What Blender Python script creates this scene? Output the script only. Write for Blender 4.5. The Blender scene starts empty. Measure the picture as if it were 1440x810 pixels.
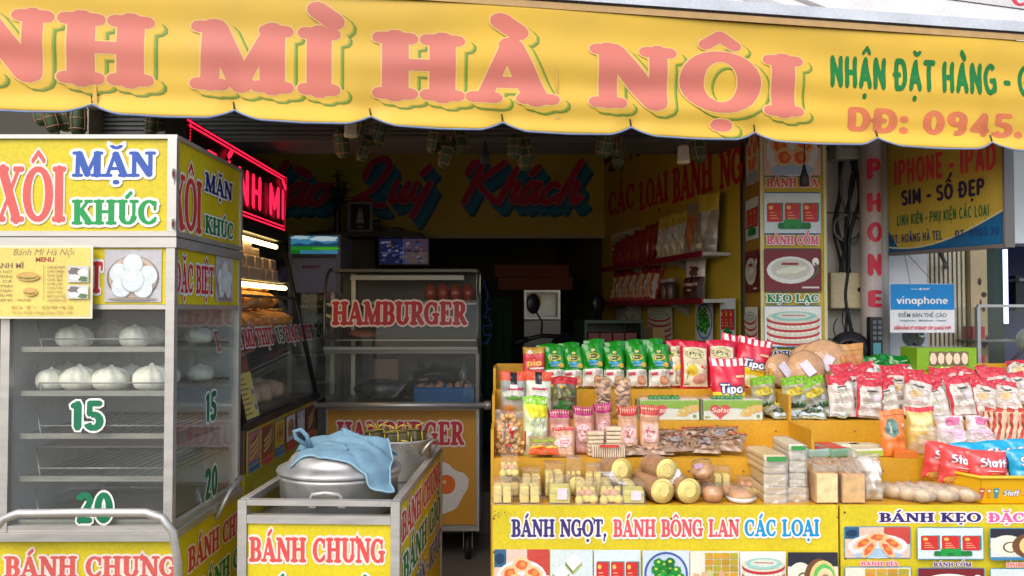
import bpy, bmesh, math, random, unicodedata
from mathutils import Vector, Matrix, Euler
from mathutils.geometry import delaunay_2d_cdt

random.seed(7)
SC = bpy.context.scene
COL = SC.collection
R = math.radians

# ------------------------------------------------------------------ camera, world, sun, exposure
FPX = 1198.0                                   # focal length in pixels of a 1440 px wide frame
CAM = Vector((0, 0, 1.5))
cam_d = bpy.data.cameras.new('camera'); cam = bpy.data.objects.new('camera', cam_d); COL.objects.link(cam)
cam_d.sensor_width = 36; cam_d.lens = 36 * FPX / 1440; cam_d.clip_start = .05; cam_d.clip_end = 4000
cam.location = CAM
cam.rotation_euler = (R(90 + 1.53), 0, R(-.24))
SC.camera = cam

W = bpy.data.worlds.new('World'); SC.world = W; W.use_nodes = True
_n = W.node_tree.nodes; _bg = _n['Background']
_sky = _n.new('ShaderNodeTexSky'); _sky.sky_type = 'NISHITA'; _sky.sun_disc = False
SUN_EL, SUN_AZ = 48, 205                       # azimuth clockwise from +Y: behind the photographer
_sky.sun_elevation = R(SUN_EL); _sky.sun_rotation = R(SUN_AZ); _sky.air_density = 1.0; _sky.dust_density = 3.0; _sky.ozone_density = .6
W.node_tree.links.new(_sky.outputs[0], _bg.inputs[0]); _bg.inputs[1].default_value = .15
sun_d = bpy.data.lights.new('sun', 'SUN'); sun_d.energy = .6; sun_d.angle = R(60); sun_d.color = (1, .95, .87)
sun = bpy.data.objects.new('sun', sun_d); COL.objects.link(sun)
_d = Vector((math.sin(R(SUN_AZ)) * math.cos(R(SUN_EL)), math.cos(R(SUN_AZ)) * math.cos(R(SUN_EL)), math.sin(R(SUN_EL))))
sun.rotation_euler = (-_d).to_track_quat('-Z', 'Y').to_euler()
SC.view_settings.view_transform = 'Standard'; SC.view_settings.look = 'None'; SC.view_settings.gamma = 1
SC.view_settings.use_curve_mapping = False
SC.view_settings.exposure = .95
SC.render.engine = 'CYCLES'
cy = SC.cycles
cy.use_denoising = True; cy.max_bounces = 8; cy.diffuse_bounces = 4; cy.glossy_bounces = 3
cy.transmission_bounces = 4; cy.transparent_max_bounces = 16; cy.caustics_reflective = False; cy.caustics_refractive = False
cy.sample_clamp_indirect = 4

# ------------------------------------------------------------------ pixel geometry of the photograph (1440 x 810)
_CR = cam.rotation_euler.to_matrix()
def ray(px, py): return _CR @ Vector(((px - 720) / FPX, (405 - py) / FPX, -1))
def U(px, py, Y):                               # the world point on the frontal plane y = Y
    r = ray(px, py); return CAM + r * (Y / r.y)
def XU(px, Y): return U(px, 437, Y).x
def ZU(py, Y): return U(715, py, Y).z
class Plane:
    """A flat frame: origin, unit u, unit v; n = u x v faces the viewer."""
    def __init__(s, o, u, v=(0, 0, 1)):
        s.o = Vector(o); s.u = Vector(u).normalized(); s.v = Vector(v).normalized(); s.n = s.u.cross(s.v)
    def __call__(s, u, v, h=0): return s.o + s.u * u + s.v * v + s.n * h
    def px(s, px, py):
        r = ray(px, py); t = (s.o - CAM).dot(s.n) / r.dot(s.n); d = CAM + r * t - s.o
        return d.dot(s.u), d.dot(s.v)
def front(Y): return Plane((0, Y, 0), (1, 0, 0))

# ------------------------------------------------------------------ materials (all procedural)
_MC = {}
def lin(c): return tuple(((x / 255) / 12.92 if x <= 10 else (((x / 255) + .055) / 1.055) ** 2.4) for x in c)
def newmat(name):
    m = bpy.data.materials.new(name); m.use_nodes = True
    return m, m.node_tree.nodes, m.node_tree.links, m.node_tree.nodes['Principled BSDF']
def M(rgb, kind='print', rough=None):
    """rgb is the surface's own colour in sRGB 0..255; kind sets gloss, grain and bump."""
    key = (tuple(rgb), kind, rough)
    if key in _MC: return _MC[key]
    m, n, l, p = newmat(kind + '_%02x%02x%02x' % tuple(int(max(0, min(255, x))) for x in rgb))
    c = lin(rgb)
    rg, amt, sc, bump, bsc, metal = {'print': (.5, .10, 7, 0, 1, 0), 'foil': (.3, .10, 18, .35, 38, 0), 'paint': (.42, .16, 5, .05, 30, 0),
        'steel': (.36, .08, 9, .03, 60, .55), 'alu': (.4, .22, 14, .12, 25, .6), 'cloth': (.95, .16, 14, .5, 160, 0), 'food': (.7, .28, 30, .35, 60, 0),
        'vinyl': (.6, .10, 2.6, .10, 9, 0), 'wall': (.85, .22, 2.2, .15, 25, 0), 'rubber': (.6, .2, 10, .1, 40, 0), 'plastic': (.32, .08, 9, 0, 1, 0), 'leaf': (.55, .35, 25, .4, 50, 0)}[kind]
    if rough is not None: rg = rough
    tc = n.new('ShaderNodeTexCoord'); ns = n.new('ShaderNodeTexNoise'); ns.inputs['Scale'].default_value = sc; ns.inputs['Detail'].default_value = 5
    mp = n.new('ShaderNodeMapping'); l.new(tc.outputs['Object'], mp.inputs[0]); l.new(mp.outputs[0], ns.inputs[0])
    if kind == 'steel': mp.inputs['Scale'].default_value = (1, 1, 6)
    mr = n.new('ShaderNodeMapRange'); mr.inputs[1].default_value = .3; mr.inputs[2].default_value = .7
    mr.inputs[3].default_value = 1 - amt; mr.inputs[4].default_value = 1 + amt * .5
    l.new(ns.outputs[0], mr.inputs[0])
    if kind in ('print', 'paint'):             # fine grime and wear over the broad fade
        n2 = n.new('ShaderNodeTexNoise'); n2.inputs['Scale'].default_value = 90; n2.inputs['Detail'].default_value = 6; n2.inputs['Roughness'].default_value = .7; l.new(tc.outputs['Object'], n2.inputs[0])
        m2 = n.new('ShaderNodeMapRange'); m2.inputs[1].default_value = .25; m2.inputs[2].default_value = .62; m2.inputs[3].default_value = .8; m2.inputs[4].default_value = 1.03; l.new(n2.outputs[0], m2.inputs[0])
        mm = n.new('ShaderNodeMath'); mm.operation = 'MULTIPLY'; l.new(mr.outputs[0], mm.inputs[0]); l.new(m2.outputs[0], mm.inputs[1]); mr = mm
    mx = n.new('ShaderNodeMix'); mx.data_type = 'RGBA'; mx.blend_type = 'MULTIPLY'; mx.inputs[0].default_value = 1
    mx.inputs[6].default_value = (*c, 1); l.new(mr.outputs[0], mx.inputs[7]); l.new(mx.outputs[2], p.inputs['Base Color'])
    p.inputs['Metallic'].default_value = metal
    r2 = n.new('ShaderNodeMapRange'); r2.inputs[1].default_value = .3; r2.inputs[2].default_value = .7
    r2.inputs[3].default_value = rg * .8; r2.inputs[4].default_value = min(1, rg * 1.25); l.new(ns.outputs[0], r2.inputs[0]); l.new(r2.outputs[0], p.inputs['Roughness'])
    if bump:
        nb = n.new('ShaderNodeTexNoise'); nb.inputs['Scale'].default_value = bsc; nb.inputs['Detail'].default_value = 3; l.new(tc.outputs['Object'], nb.inputs[0])
        bp = n.new('ShaderNodeBump'); bp.inputs['Strength'].default_value = bump; bp.inputs['Distance'].default_value = .004
        l.new(nb.outputs[0], bp.inputs['Height']); l.new(bp.outputs[0], p.inputs['Normal'])
    if kind == 'foil':
        try: p.inputs['Coat Weight'].default_value = .3; p.inputs['Coat Roughness'].default_value = .12
        except Exception: pass
    _MC[key] = m; return m
def film(tint=(255, 255, 255), gloss=.16, rough=.08, bump=.6, haze=0.0, name='clear_film'):
    """Thin clear sheet: mostly transparent, with a crinkled gloss; haze adds a milky diffuse share."""
    key = ('film', tint, gloss, rough, bump, haze)
    if key in _MC: return _MC[key]
    m, n, l, p = newmat(name); n.remove(p); out = n['Material Output']
    t = n.new('ShaderNodeBsdfTransparent'); t.inputs[0].default_value = (*lin(tint), 1)
    g = n.new('ShaderNodeBsdfGlossy'); g.inputs['Roughness'].default_value = rough
    lw = n.new('ShaderNodeLayerWeight'); lw.inputs[0].default_value = .5; pw = n.new('ShaderNodeMath'); pw.operation = 'POWER'; pw.inputs[1].default_value = 3.5; l.new(lw.outputs['Facing'], pw.inputs[0])
    ad = n.new('ShaderNodeMath'); ad.operation = 'MULTIPLY_ADD'; ad.inputs[1].default_value = .7; ad.inputs[2].default_value = gloss * .6; ad.use_clamp = True
    l.new(pw.outputs[0], ad.inputs[0])
    if bump:
        nb = n.new('ShaderNodeTexNoise'); nb.inputs['Scale'].default_value = 35; tc = n.new('ShaderNodeTexCoord'); l.new(tc.outputs['Object'], nb.inputs[0])
        bp = n.new('ShaderNodeBump'); bp.inputs['Strength'].default_value = bump; bp.inputs['Distance'].default_value = .006; l.new(nb.outputs[0], bp.inputs['Height'])
        l.new(bp.outputs[0], g.inputs['Normal'])
    mx = n.new('ShaderNodeMixShader'); l.new(ad.outputs[0], mx.inputs[0]); src = t.outputs[0]
    if haze:
        d = n.new('ShaderNodeBsdfDiffuse'); d.inputs[0].default_value = (.75, .73, .7, 1); hm = n.new('ShaderNodeMixShader'); hm.inputs[0].default_value = haze
        l.new(t.outputs[0], hm.inputs[1]); l.new(d.outputs[0], hm.inputs[2]); src = hm.outputs[0]
    l.new(src, mx.inputs[1]); l.new(g.outputs[0], mx.inputs[2]); l.new(mx.outputs[0], out.inputs[0])
    _MC[key] = m; return m
def glass(): return film((253, 255, 253), .04, .01, 0, .03, 'pane_glass')
def emit(rgb, s, name='lamp_glow', stripes=None):
    key = ('emit', tuple(rgb), s, stripes)
    if key in _MC: return _MC[key]
    m, n, l, p = newmat(name); c = lin(rgb)
    p.inputs['Base Color'].default_value = (*[x * .3 for x in c], 1); p.inputs['Emission Color'].default_value = (*c, 1); p.inputs['Emission Strength'].default_value = s
    if stripes:
        tc = n.new('ShaderNodeTexCoord'); wv = n.new('ShaderNodeTexWave'); wv.bands_direction = 'Z'; wv.inputs['Scale'].default_value = stripes
        mu = n.new('ShaderNodeMath'); mu.operation = 'MULTIPLY'; mu.inputs[1].default_value = s * 1.6
        l.new(tc.outputs['Object'], wv.inputs[0]); l.new(wv.outputs['Fac'], mu.inputs[0]); l.new(mu.outputs[0], p.inputs['Emission Strength'])
    _MC[key] = m; return m

# ------------------------------------------------------------------ mesh builder
class MB:
    def __init__(s): s.v = []; s.f = []; s.m = []; s.sm = []; s.mats = []
    def mi(s, mat):
        if mat not in s.mats: s.mats.append(mat)
        return s.mats.index(mat)
    def add(s, vs, fs, mat, smooth=False, T=None):
        b = len(s.v); k = s.mi(mat)
        s.v += [tuple(T @ Vector(v)) if T is not None else tuple(v) for v in vs]
        for f in fs: s.f.append([b + i for i in f]); s.m.append(k); s.sm.append(smooth)
        return s
    def box(s, lo, hi, mat, T=None, bev=0.0):
        x0, y0, z0 = lo; x1, y1, z1 = hi
        if bev <= 0:
            vs = [(x0, y0, z0), (x1, y0, z0), (x1, y1, z0), (x0, y1, z0), (x0, y0, z1), (x1, y0, z1), (x1, y1, z1), (x0, y1, z1)]
            fs = [(0, 3, 2, 1), (4, 5, 6, 7), (0, 1, 5, 4), (1, 2, 6, 5), (2, 3, 7, 6), (3, 0, 4, 7)]
            return s.add(vs, fs, mat, False, T)
        bm = bmesh.new(); bmesh.ops.create_cube(bm, size=1)
        for v in bm.verts: v.co = Vector(((x0 + x1) / 2 + v.co.x * (x1 - x0), (y0 + y1) / 2 + v.co.y * (y1 - y0), (z0 + z1) / 2 + v.co.z * (z1 - z0)))
        bmesh.ops.bevel(bm, geom=list(bm.edges), offset=bev, segments=2, affect='EDGES', profile=.6)
        vs = [v.co.copy() for v in bm.verts]; fs = [[v.index for v in f.verts] for f in bm.faces]; bm.free()
        return s.add(vs, fs, mat, False, T)
    def tube(s, pts, r, mat, seg=8, caps=True, T=None, rs=None):
        P = [Vector(p) for p in pts]; vs = []; fs = []; N = len(P); prev = None
        for i, p in enumerate(P):
            t = (P[min(i + 1, N - 1)] - P[max(i - 1, 0)]).normalized()
            if prev is None:
                a = Vector((0, 0, 1)) if abs(t.z) < .9 else Vector((1, 0, 0)); x = t.cross(a).normalized()
            else: x = (prev - t * prev.dot(t)).normalized()
            prev = x; y = t.cross(x); rr = rs[i] if rs else r
            for k in range(seg):
                an = 2 * math.pi * k / seg; vs.append(p + (x * math.cos(an) + y * math.sin(an)) * rr)
        for i in range(N - 1):
            for k in range(seg): fs.append((i * seg + k, i * seg + (k + 1) % seg, (i + 1) * seg + (k + 1) % seg, (i + 1) * seg + k))
        if caps: fs += [list(range(seg))[::-1], [(N - 1) * seg + k for k in range(seg)]]
        return s.add(vs, fs, mat, True, T)
    def lathe(s, prof, mat, seg=24, T=None, caps=True, wob=0):
        vs = []; fs = []; N = len(prof)
        for r, z in prof:
            for k in range(seg):
                a = 2 * math.pi * k / seg; q = r * (1 + (wob * math.sin(a * wob * 0 + a * 8) if wob else 0)); vs.append((q * math.cos(a), q * math.sin(a), z))
        for i in range(N - 1):
            for k in range(seg): fs.append((i * seg + k, i * seg + (k + 1) % seg, (i + 1) * seg + (k + 1) % seg, (i + 1) * seg + k))
        if caps: fs += [list(range(seg))[::-1], [(N - 1) * seg + k for k in range(seg)]]
        return s.add(vs, fs, mat, True, T)
    def grid(s, fn, nu, nv, mat, smooth=True, T=None, flip=False):
        vs = [fn(i / nu, j / nv) for j in range(nv + 1) for i in range(nu + 1)]; fs = []
        for j in range(nv):
            for i in range(nu):
                a = j * (nu + 1) + i; q = (a, a + 1, a + nu + 2, a + nu + 1); fs.append(q[::-1] if flip else q)
        return s.add(vs, fs, mat, smooth, T)
    def prism(s, poly, y0, y1, mat, T=None):      # outline in x,z pulled along y (y0 is the near face)
        n = len(poly); ar = sum(poly[i][0] * poly[(i + 1) % n][1] - poly[(i + 1) % n][0] * poly[i][1] for i in range(n))
        if ar < 0: poly = poly[::-1]
        vs = [(x, y0, z) for x, z in poly] + [(x, y1, z) for x, z in poly]
        fs = [list(range(n)), list(range(2 * n - 1, n - 1, -1))] + [((i + 1) % n, i, n + i, n + (i + 1) % n) for i in range(n)]
        return s.add(vs, fs, mat, False, T)
    def blob(s, c, r, mat, seg=12, rings=8, T=None, noise=0, seed=0):
        rnd = random.Random(seed); rx, ry, rz = r if hasattr(r, '__len__') else (r, r, r); vs = []; fs = []
        for j in range(rings + 1):
            th = math.pi * j / rings
            for k in range(seg):
                a = 2 * math.pi * k / seg; q = 1 + (rnd.uniform(-noise, noise) if noise and 0 < j < rings else 0)
                vs.append((c[0] + rx * q * math.sin(th) * math.cos(a), c[1] + ry * q * math.sin(th) * math.sin(a), c[2] + rz * q * math.cos(th)))
        for j in range(rings):
            for k in range(seg): fs.append((j * seg + k, (j + 1) * seg + k, (j + 1) * seg + (k + 1) % seg, j * seg + (k + 1) % seg))
        return s.add(vs, fs, mat, True, T)
    def mesh(s, name):
        me = bpy.data.meshes.new(name); me.from_pydata(s.v, [], s.f)
        for m in s.mats: me.materials.append(m)
        me.polygons.foreach_set('material_index', s.m); me.polygons.foreach_set('use_smooth', s.sm); me.update()
        return me
    def build(s, name, parent=None, loc=None, rot=None):
        o = bpy.data.objects.new(name, s.mesh(name)); COL.objects.link(o)
        if parent is not None: o.parent = parent
        if loc is not None: o.location = loc
        if rot is not None: o.rotation_euler = rot
        return o
def tag(o, label, cat, group=None):
    o['label'] = label; o['category'] = cat
    if group: o['group'] = group
    return o
def thing(name, label, cat, loc=(0, 0, 0), rot=(0, 0, 0), group=None):
    o = bpy.data.objects.new(name, None); COL.objects.link(o); o.location = loc; o.rotation_euler = rot; o.empty_display_size = .1
    return tag(o, label, cat, group)
def structure(o): o['kind'] = 'structure'; return o
KIDS = {}
def dup(o, loc, rot=None, label=None, scale=None):
    """A copy of a thing with copies of its parts and their sub-parts."""
    c = o.copy(); COL.objects.link(c); c.location = loc
    if rot is not None: c.rotation_euler = rot
    if scale is not None: c.scale = scale
    if label: c['label'] = label
    for ch in o.children:
        d = ch.copy(); COL.objects.link(d); d.parent = c
        for g in ch.children:
            e = g.copy(); COL.objects.link(e); e.parent = d
    return c
ORD = ['first', 'second', 'third', 'fourth', 'fifth', 'sixth', 'seventh', 'eighth', 'ninth', 'tenth', 'eleventh', 'twelfth', 'thirteenth', 'fourteenth', 'fifteenth', 'sixteenth', 'seventeenth', 'eighteenth', 'nineteenth', 'twentieth']

# ------------------------------------------------------------------ lettering: a slab-serif drawn from strokes, a brush script, and the built-in sans
def _cap(x0, y0, x1, y1, w, e, rnd=True, n=5):
    """Outline of one straight stroke of width w + 2e."""
    r = w / 2 + e; dx, dy = x1 - x0, y1 - y0; L = math.hypot(dx, dy) or 1e-6; a = math.atan2(dy, dx)
    out = []
    for (cx, cy_, a0) in ((x1, y1, a - math.pi / 2), (x0, y0, a + math.pi / 2)):
        for k in range(n + 1):
            t = a0 + math.pi * k / n; out.append((cx + r * math.cos(t), cy_ + r * math.sin(t)))
    return out
def _arc(cx, cy_, rx, ry, a0, a1, ws, wt, e, n=14):
    """Ribbon along an ellipse: ws wide at its sides, wt at its top and bottom."""
    o, i = [], []; ex = e / max(rx, ry)
    A0, A1 = R(a0) - ex, R(a1) + ex
    for k in range(n + 1):
        t = A0 + (A1 - A0) * k / n; h = (wt + (ws - wt) * abs(math.cos(t)) ** 1.5) / 2 + e
        nx, ny = math.cos(t) * ry, math.sin(t) * rx; q = math.hypot(nx, ny); nx /= q; ny /= q
        x, y = cx + rx * math.cos(t), cy_ + ry * math.sin(t)
        o.append((x + nx * h, y + ny * h)); i.append((x - nx * h, y - ny * h))
    return o + i[::-1]
S_, T_ = .25, .13
def slab(ch, s=S_, t=T_, e=0):
    """Polygons of one capital (cap height 1) and its advance."""
    P = []; q = t / 2
    L = lambda x0, y0, x1, y1, w: P.append(_cap(x0, y0, x1, y1, w, e))
    A = lambda *a: P.append(_arc(*a, s, t, e))
    def sf(x, y, h=.16): L(x - h, y, x + h, y, t)
    def stem(x, top=1, bot=1, h=.16):
        L(x, .1, x, .9, s)
        if top: sf(x, 1 - q, h)
        if bot: sf(x, q, h)
    if ch == 'A': L(.40, .92, .13, q, t); L(.42, .88, .70, .1, s); L(.22, .33, .6, .33, t); sf(.13, q, .12); sf(.72, q, .16); w = .88
    elif ch in 'BPR':
        stem(.22, 1, 1, .17)
        L(.22, 1 - q, .42, 1 - q, t); L(.22, .5, .42, .5, t); A(.40, .75 - q / 2, .2, .25 - q / 2, -90, 90)
        if ch == 'B': L(.22, q, .42, q, t); A(.40, .25 + q / 2, .24, .25 - q / 2, -90, 90); w = .78
        elif ch == 'P': w = .74
        else: L(.42, .46, .66, .1, s * .9); L(.66, q, .78, q, t); w = .84
    elif ch in 'CG':
        A(.42, .5, .32, .5 - q, 45, 315); L(.66, .78, .67, .9, t); L(.66, .62, .67, .8, t * .9)
        if ch == 'C': L(.66, .2, .68, .26, t); w = .8
        else: L(.68, .12, .68, .42, s * .9); sf(.66, .44, .15); w = .88
    elif ch == 'D' or ch == 'Đ':
        stem(.22, 1, 1, .16); L(.22, 1 - q, .4, 1 - q, t); L(.22, q, .4, q, t); A(.38, .5, .3, .5 - q, -90, 90); w = .84
        if ch == 'Đ': L(.04, .5, .42, .5, t)
    elif ch in 'EFL':
        stem(.22, 1, 1, .16); L(.22, q, .6, q, t) if ch != 'F' else 0
        if ch != 'F': L(.64, q, .65, .24, t)
        if ch != 'L': L(.22, 1 - q, .58, 1 - q, t); L(.62, 1 - q, .63, .78, t); L(.22, .52, .48, .52, t); L(.48, .42, .48, .62, t * .8)
        w = .78 if ch != 'L' else .76
    elif ch == 'H': stem(.2); stem(.7); L(.2, .52, .7, .52, t); w = .92
    elif ch == 'I': stem(.2); w = .42
    elif ch == 'K': stem(.2); L(.62, .93, .26, .45, t); L(.36, .56, .68, .1, s); sf(.66, 1 - q, .12); sf(.7, q, .14); w = .88
    elif ch == 'M': L(.18, q, .2, .93, t * 1.2); L(.24, .9, .52, .12, s); L(.52, .12, .84, .92, t); L(.86, .1, .86, .9, s); sf(.18, q, .13); sf(.16, 1 - q, .1); sf(.86, q); sf(.9, 1 - q, .11); w = 1.08
    elif ch == 'N': L(.18, q, .18, .93, t * 1.2); L(.24, .88, .70, .12, s); L(.74, .1, .74, .93, t * 1.2); sf(.18, q, .13); sf(.16, 1 - q, .1); sf(.74, 1 - q, .13); w = .92
    elif ch == 'O' or ch == 'Q':
        A(.44, .5, .34, .5 - q, 89, 271); A(.44, .5, .34, .5 - q, -91, 91); w = .88
        if ch == 'Q': L(.5, .2, .76, -.08, t)
    elif ch == 'S': A(.36, .73, .24, .27 - q, 20, 265); A(.36, .27, .25, .27 - q, -160, 95); w = .7
    elif ch == 'T': stem(.4, 0, 1); L(.08, 1 - q, .72, 1 - q, t); L(.08, .76, .08, 1 - q, t); L(.72, .76, .72, 1 - q, t); w = .8
    elif ch == 'U': L(.22, .34, .22, .9, s); sf(.22, 1 - q); A(.45, .34, .24, .34 - q, 180, 360); L(.69, .34, .69, .93, t * 1.1); sf(.7, 1 - q, .13); w = .88
    elif ch == 'V': L(.2, .92, .44, .1, s); L(.44, .1, .7, .93, t); sf(.18, 1 - q); sf(.72, 1 - q, .12); w = .88
    elif ch == 'X': L(.2, .92, .62, .08, s); L(.66, .92, .16, .08, t); sf(.18, 1 - q); sf(.68, 1 - q, .12); sf(.14, q, .12); sf(.66, q); w = .84
    elif ch == 'Y': L(.2, .92, .42, .5, s); L(.42, .5, .66, .92, t); L(.42, .1, .42, .5, s); sf(.18, 1 - q, .14); sf(.68, 1 - q, .12); sf(.42, q); w = .84
    elif ch == ',': L(.14, .08, .06, -.2, t); L(.14, .1, .15, .1, s * .9); w = .28
    elif ch == '.': L(.12, .1, .13, .1, s * .9); w = .26
    elif ch == '-': L(.08, .42, .36, .42, t * 1.4); w = .44
    elif ch == ':': L(.12, .1, .13, .1, s * .9); L(.12, .6, .13, .6, s * .9); w = .26
    else: w = .42
    return P, w
def block(ch, s=.2, t=.17, e=0):
    """Heavy sans: polygons and advance; capitals and digits 1 high, small letters .72."""
    P = []; q = t / 2; h = s / 2
    L = lambda x0, y0, x1, y1, w=s: P.append(_cap(x0, y0, x1, y1, w, e, n=3))
    A = lambda cx, cy_, rx, ry, a0, a1: P.append(_arc(cx, cy_, rx, ry, a0, a1, s, t, e))
    O = lambda cx, cy_, rx, ry: (A(cx, cy_, rx, ry, 89, 271), A(cx, cy_, rx, ry, -91, 91))
    V = lambda x, y0=h, y1=1 - h: L(x, y0, x, y1)
    H = lambda y, x0, x1: L(x0, y, x1, y, t)
    x = .13; w = .7
    if ch == 'A': L(.12, h, .36, 1 - h); L(.36, 1 - h, .6, h); H(.33, .24, .48); w = .74
    elif ch in 'BPR':
        V(x); H(1 - q, x, .36); H(.5, x, .36); A(.36, .75 - q / 2, .19, .25 - q / 2, -90, 90)
        if ch == 'B': H(q, x, .36); A(.36, .25 + q / 2, .21, .25 - q / 2, -90, 90)
        if ch == 'R': L(.36, .46, .58, h)
        w = .7
    elif ch in 'CG':
        A(.4, .5, .27, .5 - q, 48, 312)
        if ch == 'G': H(.46, .44, .64); L(.65, .46, .65, .18)
        w = .76
    elif ch in 'DĐ':
        V(x); H(1 - q, x, .34); H(q, x, .34); A(.34, .5, .27, .5 - q, -90, 90); w = .76
        if ch == 'Đ': H(.5, .0, .32)
    elif ch in 'EFL':
        V(x)
        if ch != 'F': H(q, x, .5)
        if ch != 'L': H(1 - q, x, .5); H(.5, x, .44)
        w = .6
    elif ch == 'H': V(x); V(.55); H(.5, x, .55); w = .72
    elif ch == 'I': V(x); w = .3
    elif ch == 'K': V(x); L(.56, 1 - h, .2, .46); L(.26, .5, .58, h); w = .7
    elif ch == 'M': V(x); V(.69); L(x, 1 - h, .41, .3); L(.41, .3, .69, 1 - h); w = .86
    elif ch == 'N': V(x); V(.57); L(x, 1 - h, .57, h); w = .74
    elif ch == 'O': O(.4, .5, .28, .5 - q); w = .8
    elif ch == 'S': A(.33, .73, .21, .27 - q, 25, 270); A(.33, .27 + q * .2, .22, .27 - q * .8, -155, 90); w = .64
    elif ch == 'T': V(.33); H(1 - q, .08, .58); w = .66
    elif ch == 'U': L(x, .36, x, 1 - h); L(.57, .36, .57, 1 - h); A(.35, .36, .22, .36 - q, 180, 360); w = .72
    elif ch == 'V': L(.12, 1 - h, .34, h); L(.34, h, .56, 1 - h); w = .68
    elif ch == 'X': L(.12, 1 - h, .54, h); L(.54, 1 - h, .12, h); w = .66
    elif ch == 'Y': L(.1, 1 - h, .33, .5); L(.56, 1 - h, .33, .5); L(.33, .5, .33, h); w = .66
    elif ch == '0': O(.34, .5, .22, .5 - q); w = .68
    elif ch == '1': V(.3); L(.3, 1 - h, .14, .82, t); w = .48
    elif ch == '2': A(.32, .71, .2, .29 - q, -20, 170); L(.5, .6, .14, q, s * .9); H(q, .14, .54); w = .66
    elif ch == '3': A(.3, .74, .2, .26 - q, -90, 160); A(.3, .27, .22, .27 - q, -160, 90); w = .64
    elif ch == '4': V(.48); H(.28, .1, .6); L(.46, 1 - h, .12, .3, t); w = .7
    elif ch == '5': H(1 - q, .16, .52); L(.16, .56, .17, 1 - h, t); A(.3, .32, .22, .32 - q, -160, 120); w = .66
    elif ch == '7': H(1 - q, .1, .54); L(.52, 1 - h, .26, h); w = .62
    elif ch == '9': O(.33, .68, .2, .32 - q); L(.53, .66, .5, .4, s); A(.31, .36, .21, .36 - q, -110, 0); w = .66
    elif ch == 'a': O(.3, .35, .18, .35 - q); L(.5, h, .5, .62); w = .62
    elif ch == 'e': A(.32, .35, .2, .35 - q, 0, 315); H(.36, .16, .5); w = .62
    elif ch in 'f': L(.24, h, .24, .72); A(.38, .76, .14, .24 - q, 60, 180); H(.62, .08, .44); w = .44
    elif ch == 'h' or ch == 'n': L(x, h, x, 1 - h if ch == 'h' else .62); A(.32, .42, .19, .3 - q, 0, 180); L(.51, h, .51, .44); w = .63
    elif ch == 'i': L(x, h, x, .6); L(x, .92, x + .001, .92, s * 1.1); w = .28
    elif ch == 'l': V(x); w = .28
    elif ch == 'o': O(.32, .35, .2, .35 - q); w = .64
    elif ch == 'p': L(x, -.22, x, .6); O(.33, .35, .2, .35 - q); w = .64
    elif ch == 's': A(.28, .52, .15, .2 - q, 25, 270); A(.28, .2 + q * .2, .16, .2 - q * .8, -155, 90); w = .52
    elif ch == 't': L(.24, .2, .24, .92); A(.36, .22, .12, .22 - q, 180, 290); H(.62, .08, .42); w = .46
    elif ch == 'v': L(.1, .62, .28, h); L(.28, h, .46, .62); w = .56
    elif ch == '-': H(.42, .08, .34); w = .42
    elif ch == '.': L(.1, h, .101, h, s * 1.15); w = .24
    elif ch == ':': L(.1, h, .101, h, s * 1.15); L(.1, .58, .101, .58, s * 1.15); w = .24
    else: w = .32
    return P, w
def marks(base, ms, w, s, t, e):
    """Vietnamese diacritics above, on and below a capital w wide."""
    P = []; c = w / 2; y = 1.10
    L = lambda x0, y0, x1, y1, ww: P.append(_cap(x0, y0, x1, y1, ww, e))
    k = t * .95; up = y
    if '\u0302' in ms: L(c - .17, y, c, y + .15, k); L(c, y + .15, c + .17, y, k); up = y + .27
    if '\u0306' in ms: P.append(_arc(c, y + .17, .17, .13, 190, 350, k * 1.1, k, e)); up = y + .27
    if '\u031b' in ms: P.append(_arc(w - .02, .98, .1, .16, -80, 40, k * 1.2, k * 1.2, e))
    sh = .13 if up > y else 0
    if '\u0301' in ms: L(c - .04 + sh, up, c + .12 + sh, up + .17, k * 1.25)
    if '\u0300' in ms and w < .5: c += .1
    if '\u0300' in ms: L(c + .06 + sh, up, c - .13 + sh, up + .16, k * 1.5)
    if '\u0309' in ms: P.append(_arc(c + sh, up + .1, .08, .08, -80, 170, k, k, e))
    if '\u0303' in ms: L(c - .16, up, c - .05, up + .08, k); L(c - .05, up + .08, c + .05, up + .02, k); L(c + .05, up + .02, c + .16, up + .1, k)
    if '\u0323' in ms: L(c - .03, -.2, c + .03, -.2, s * .72)
    return P
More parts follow.
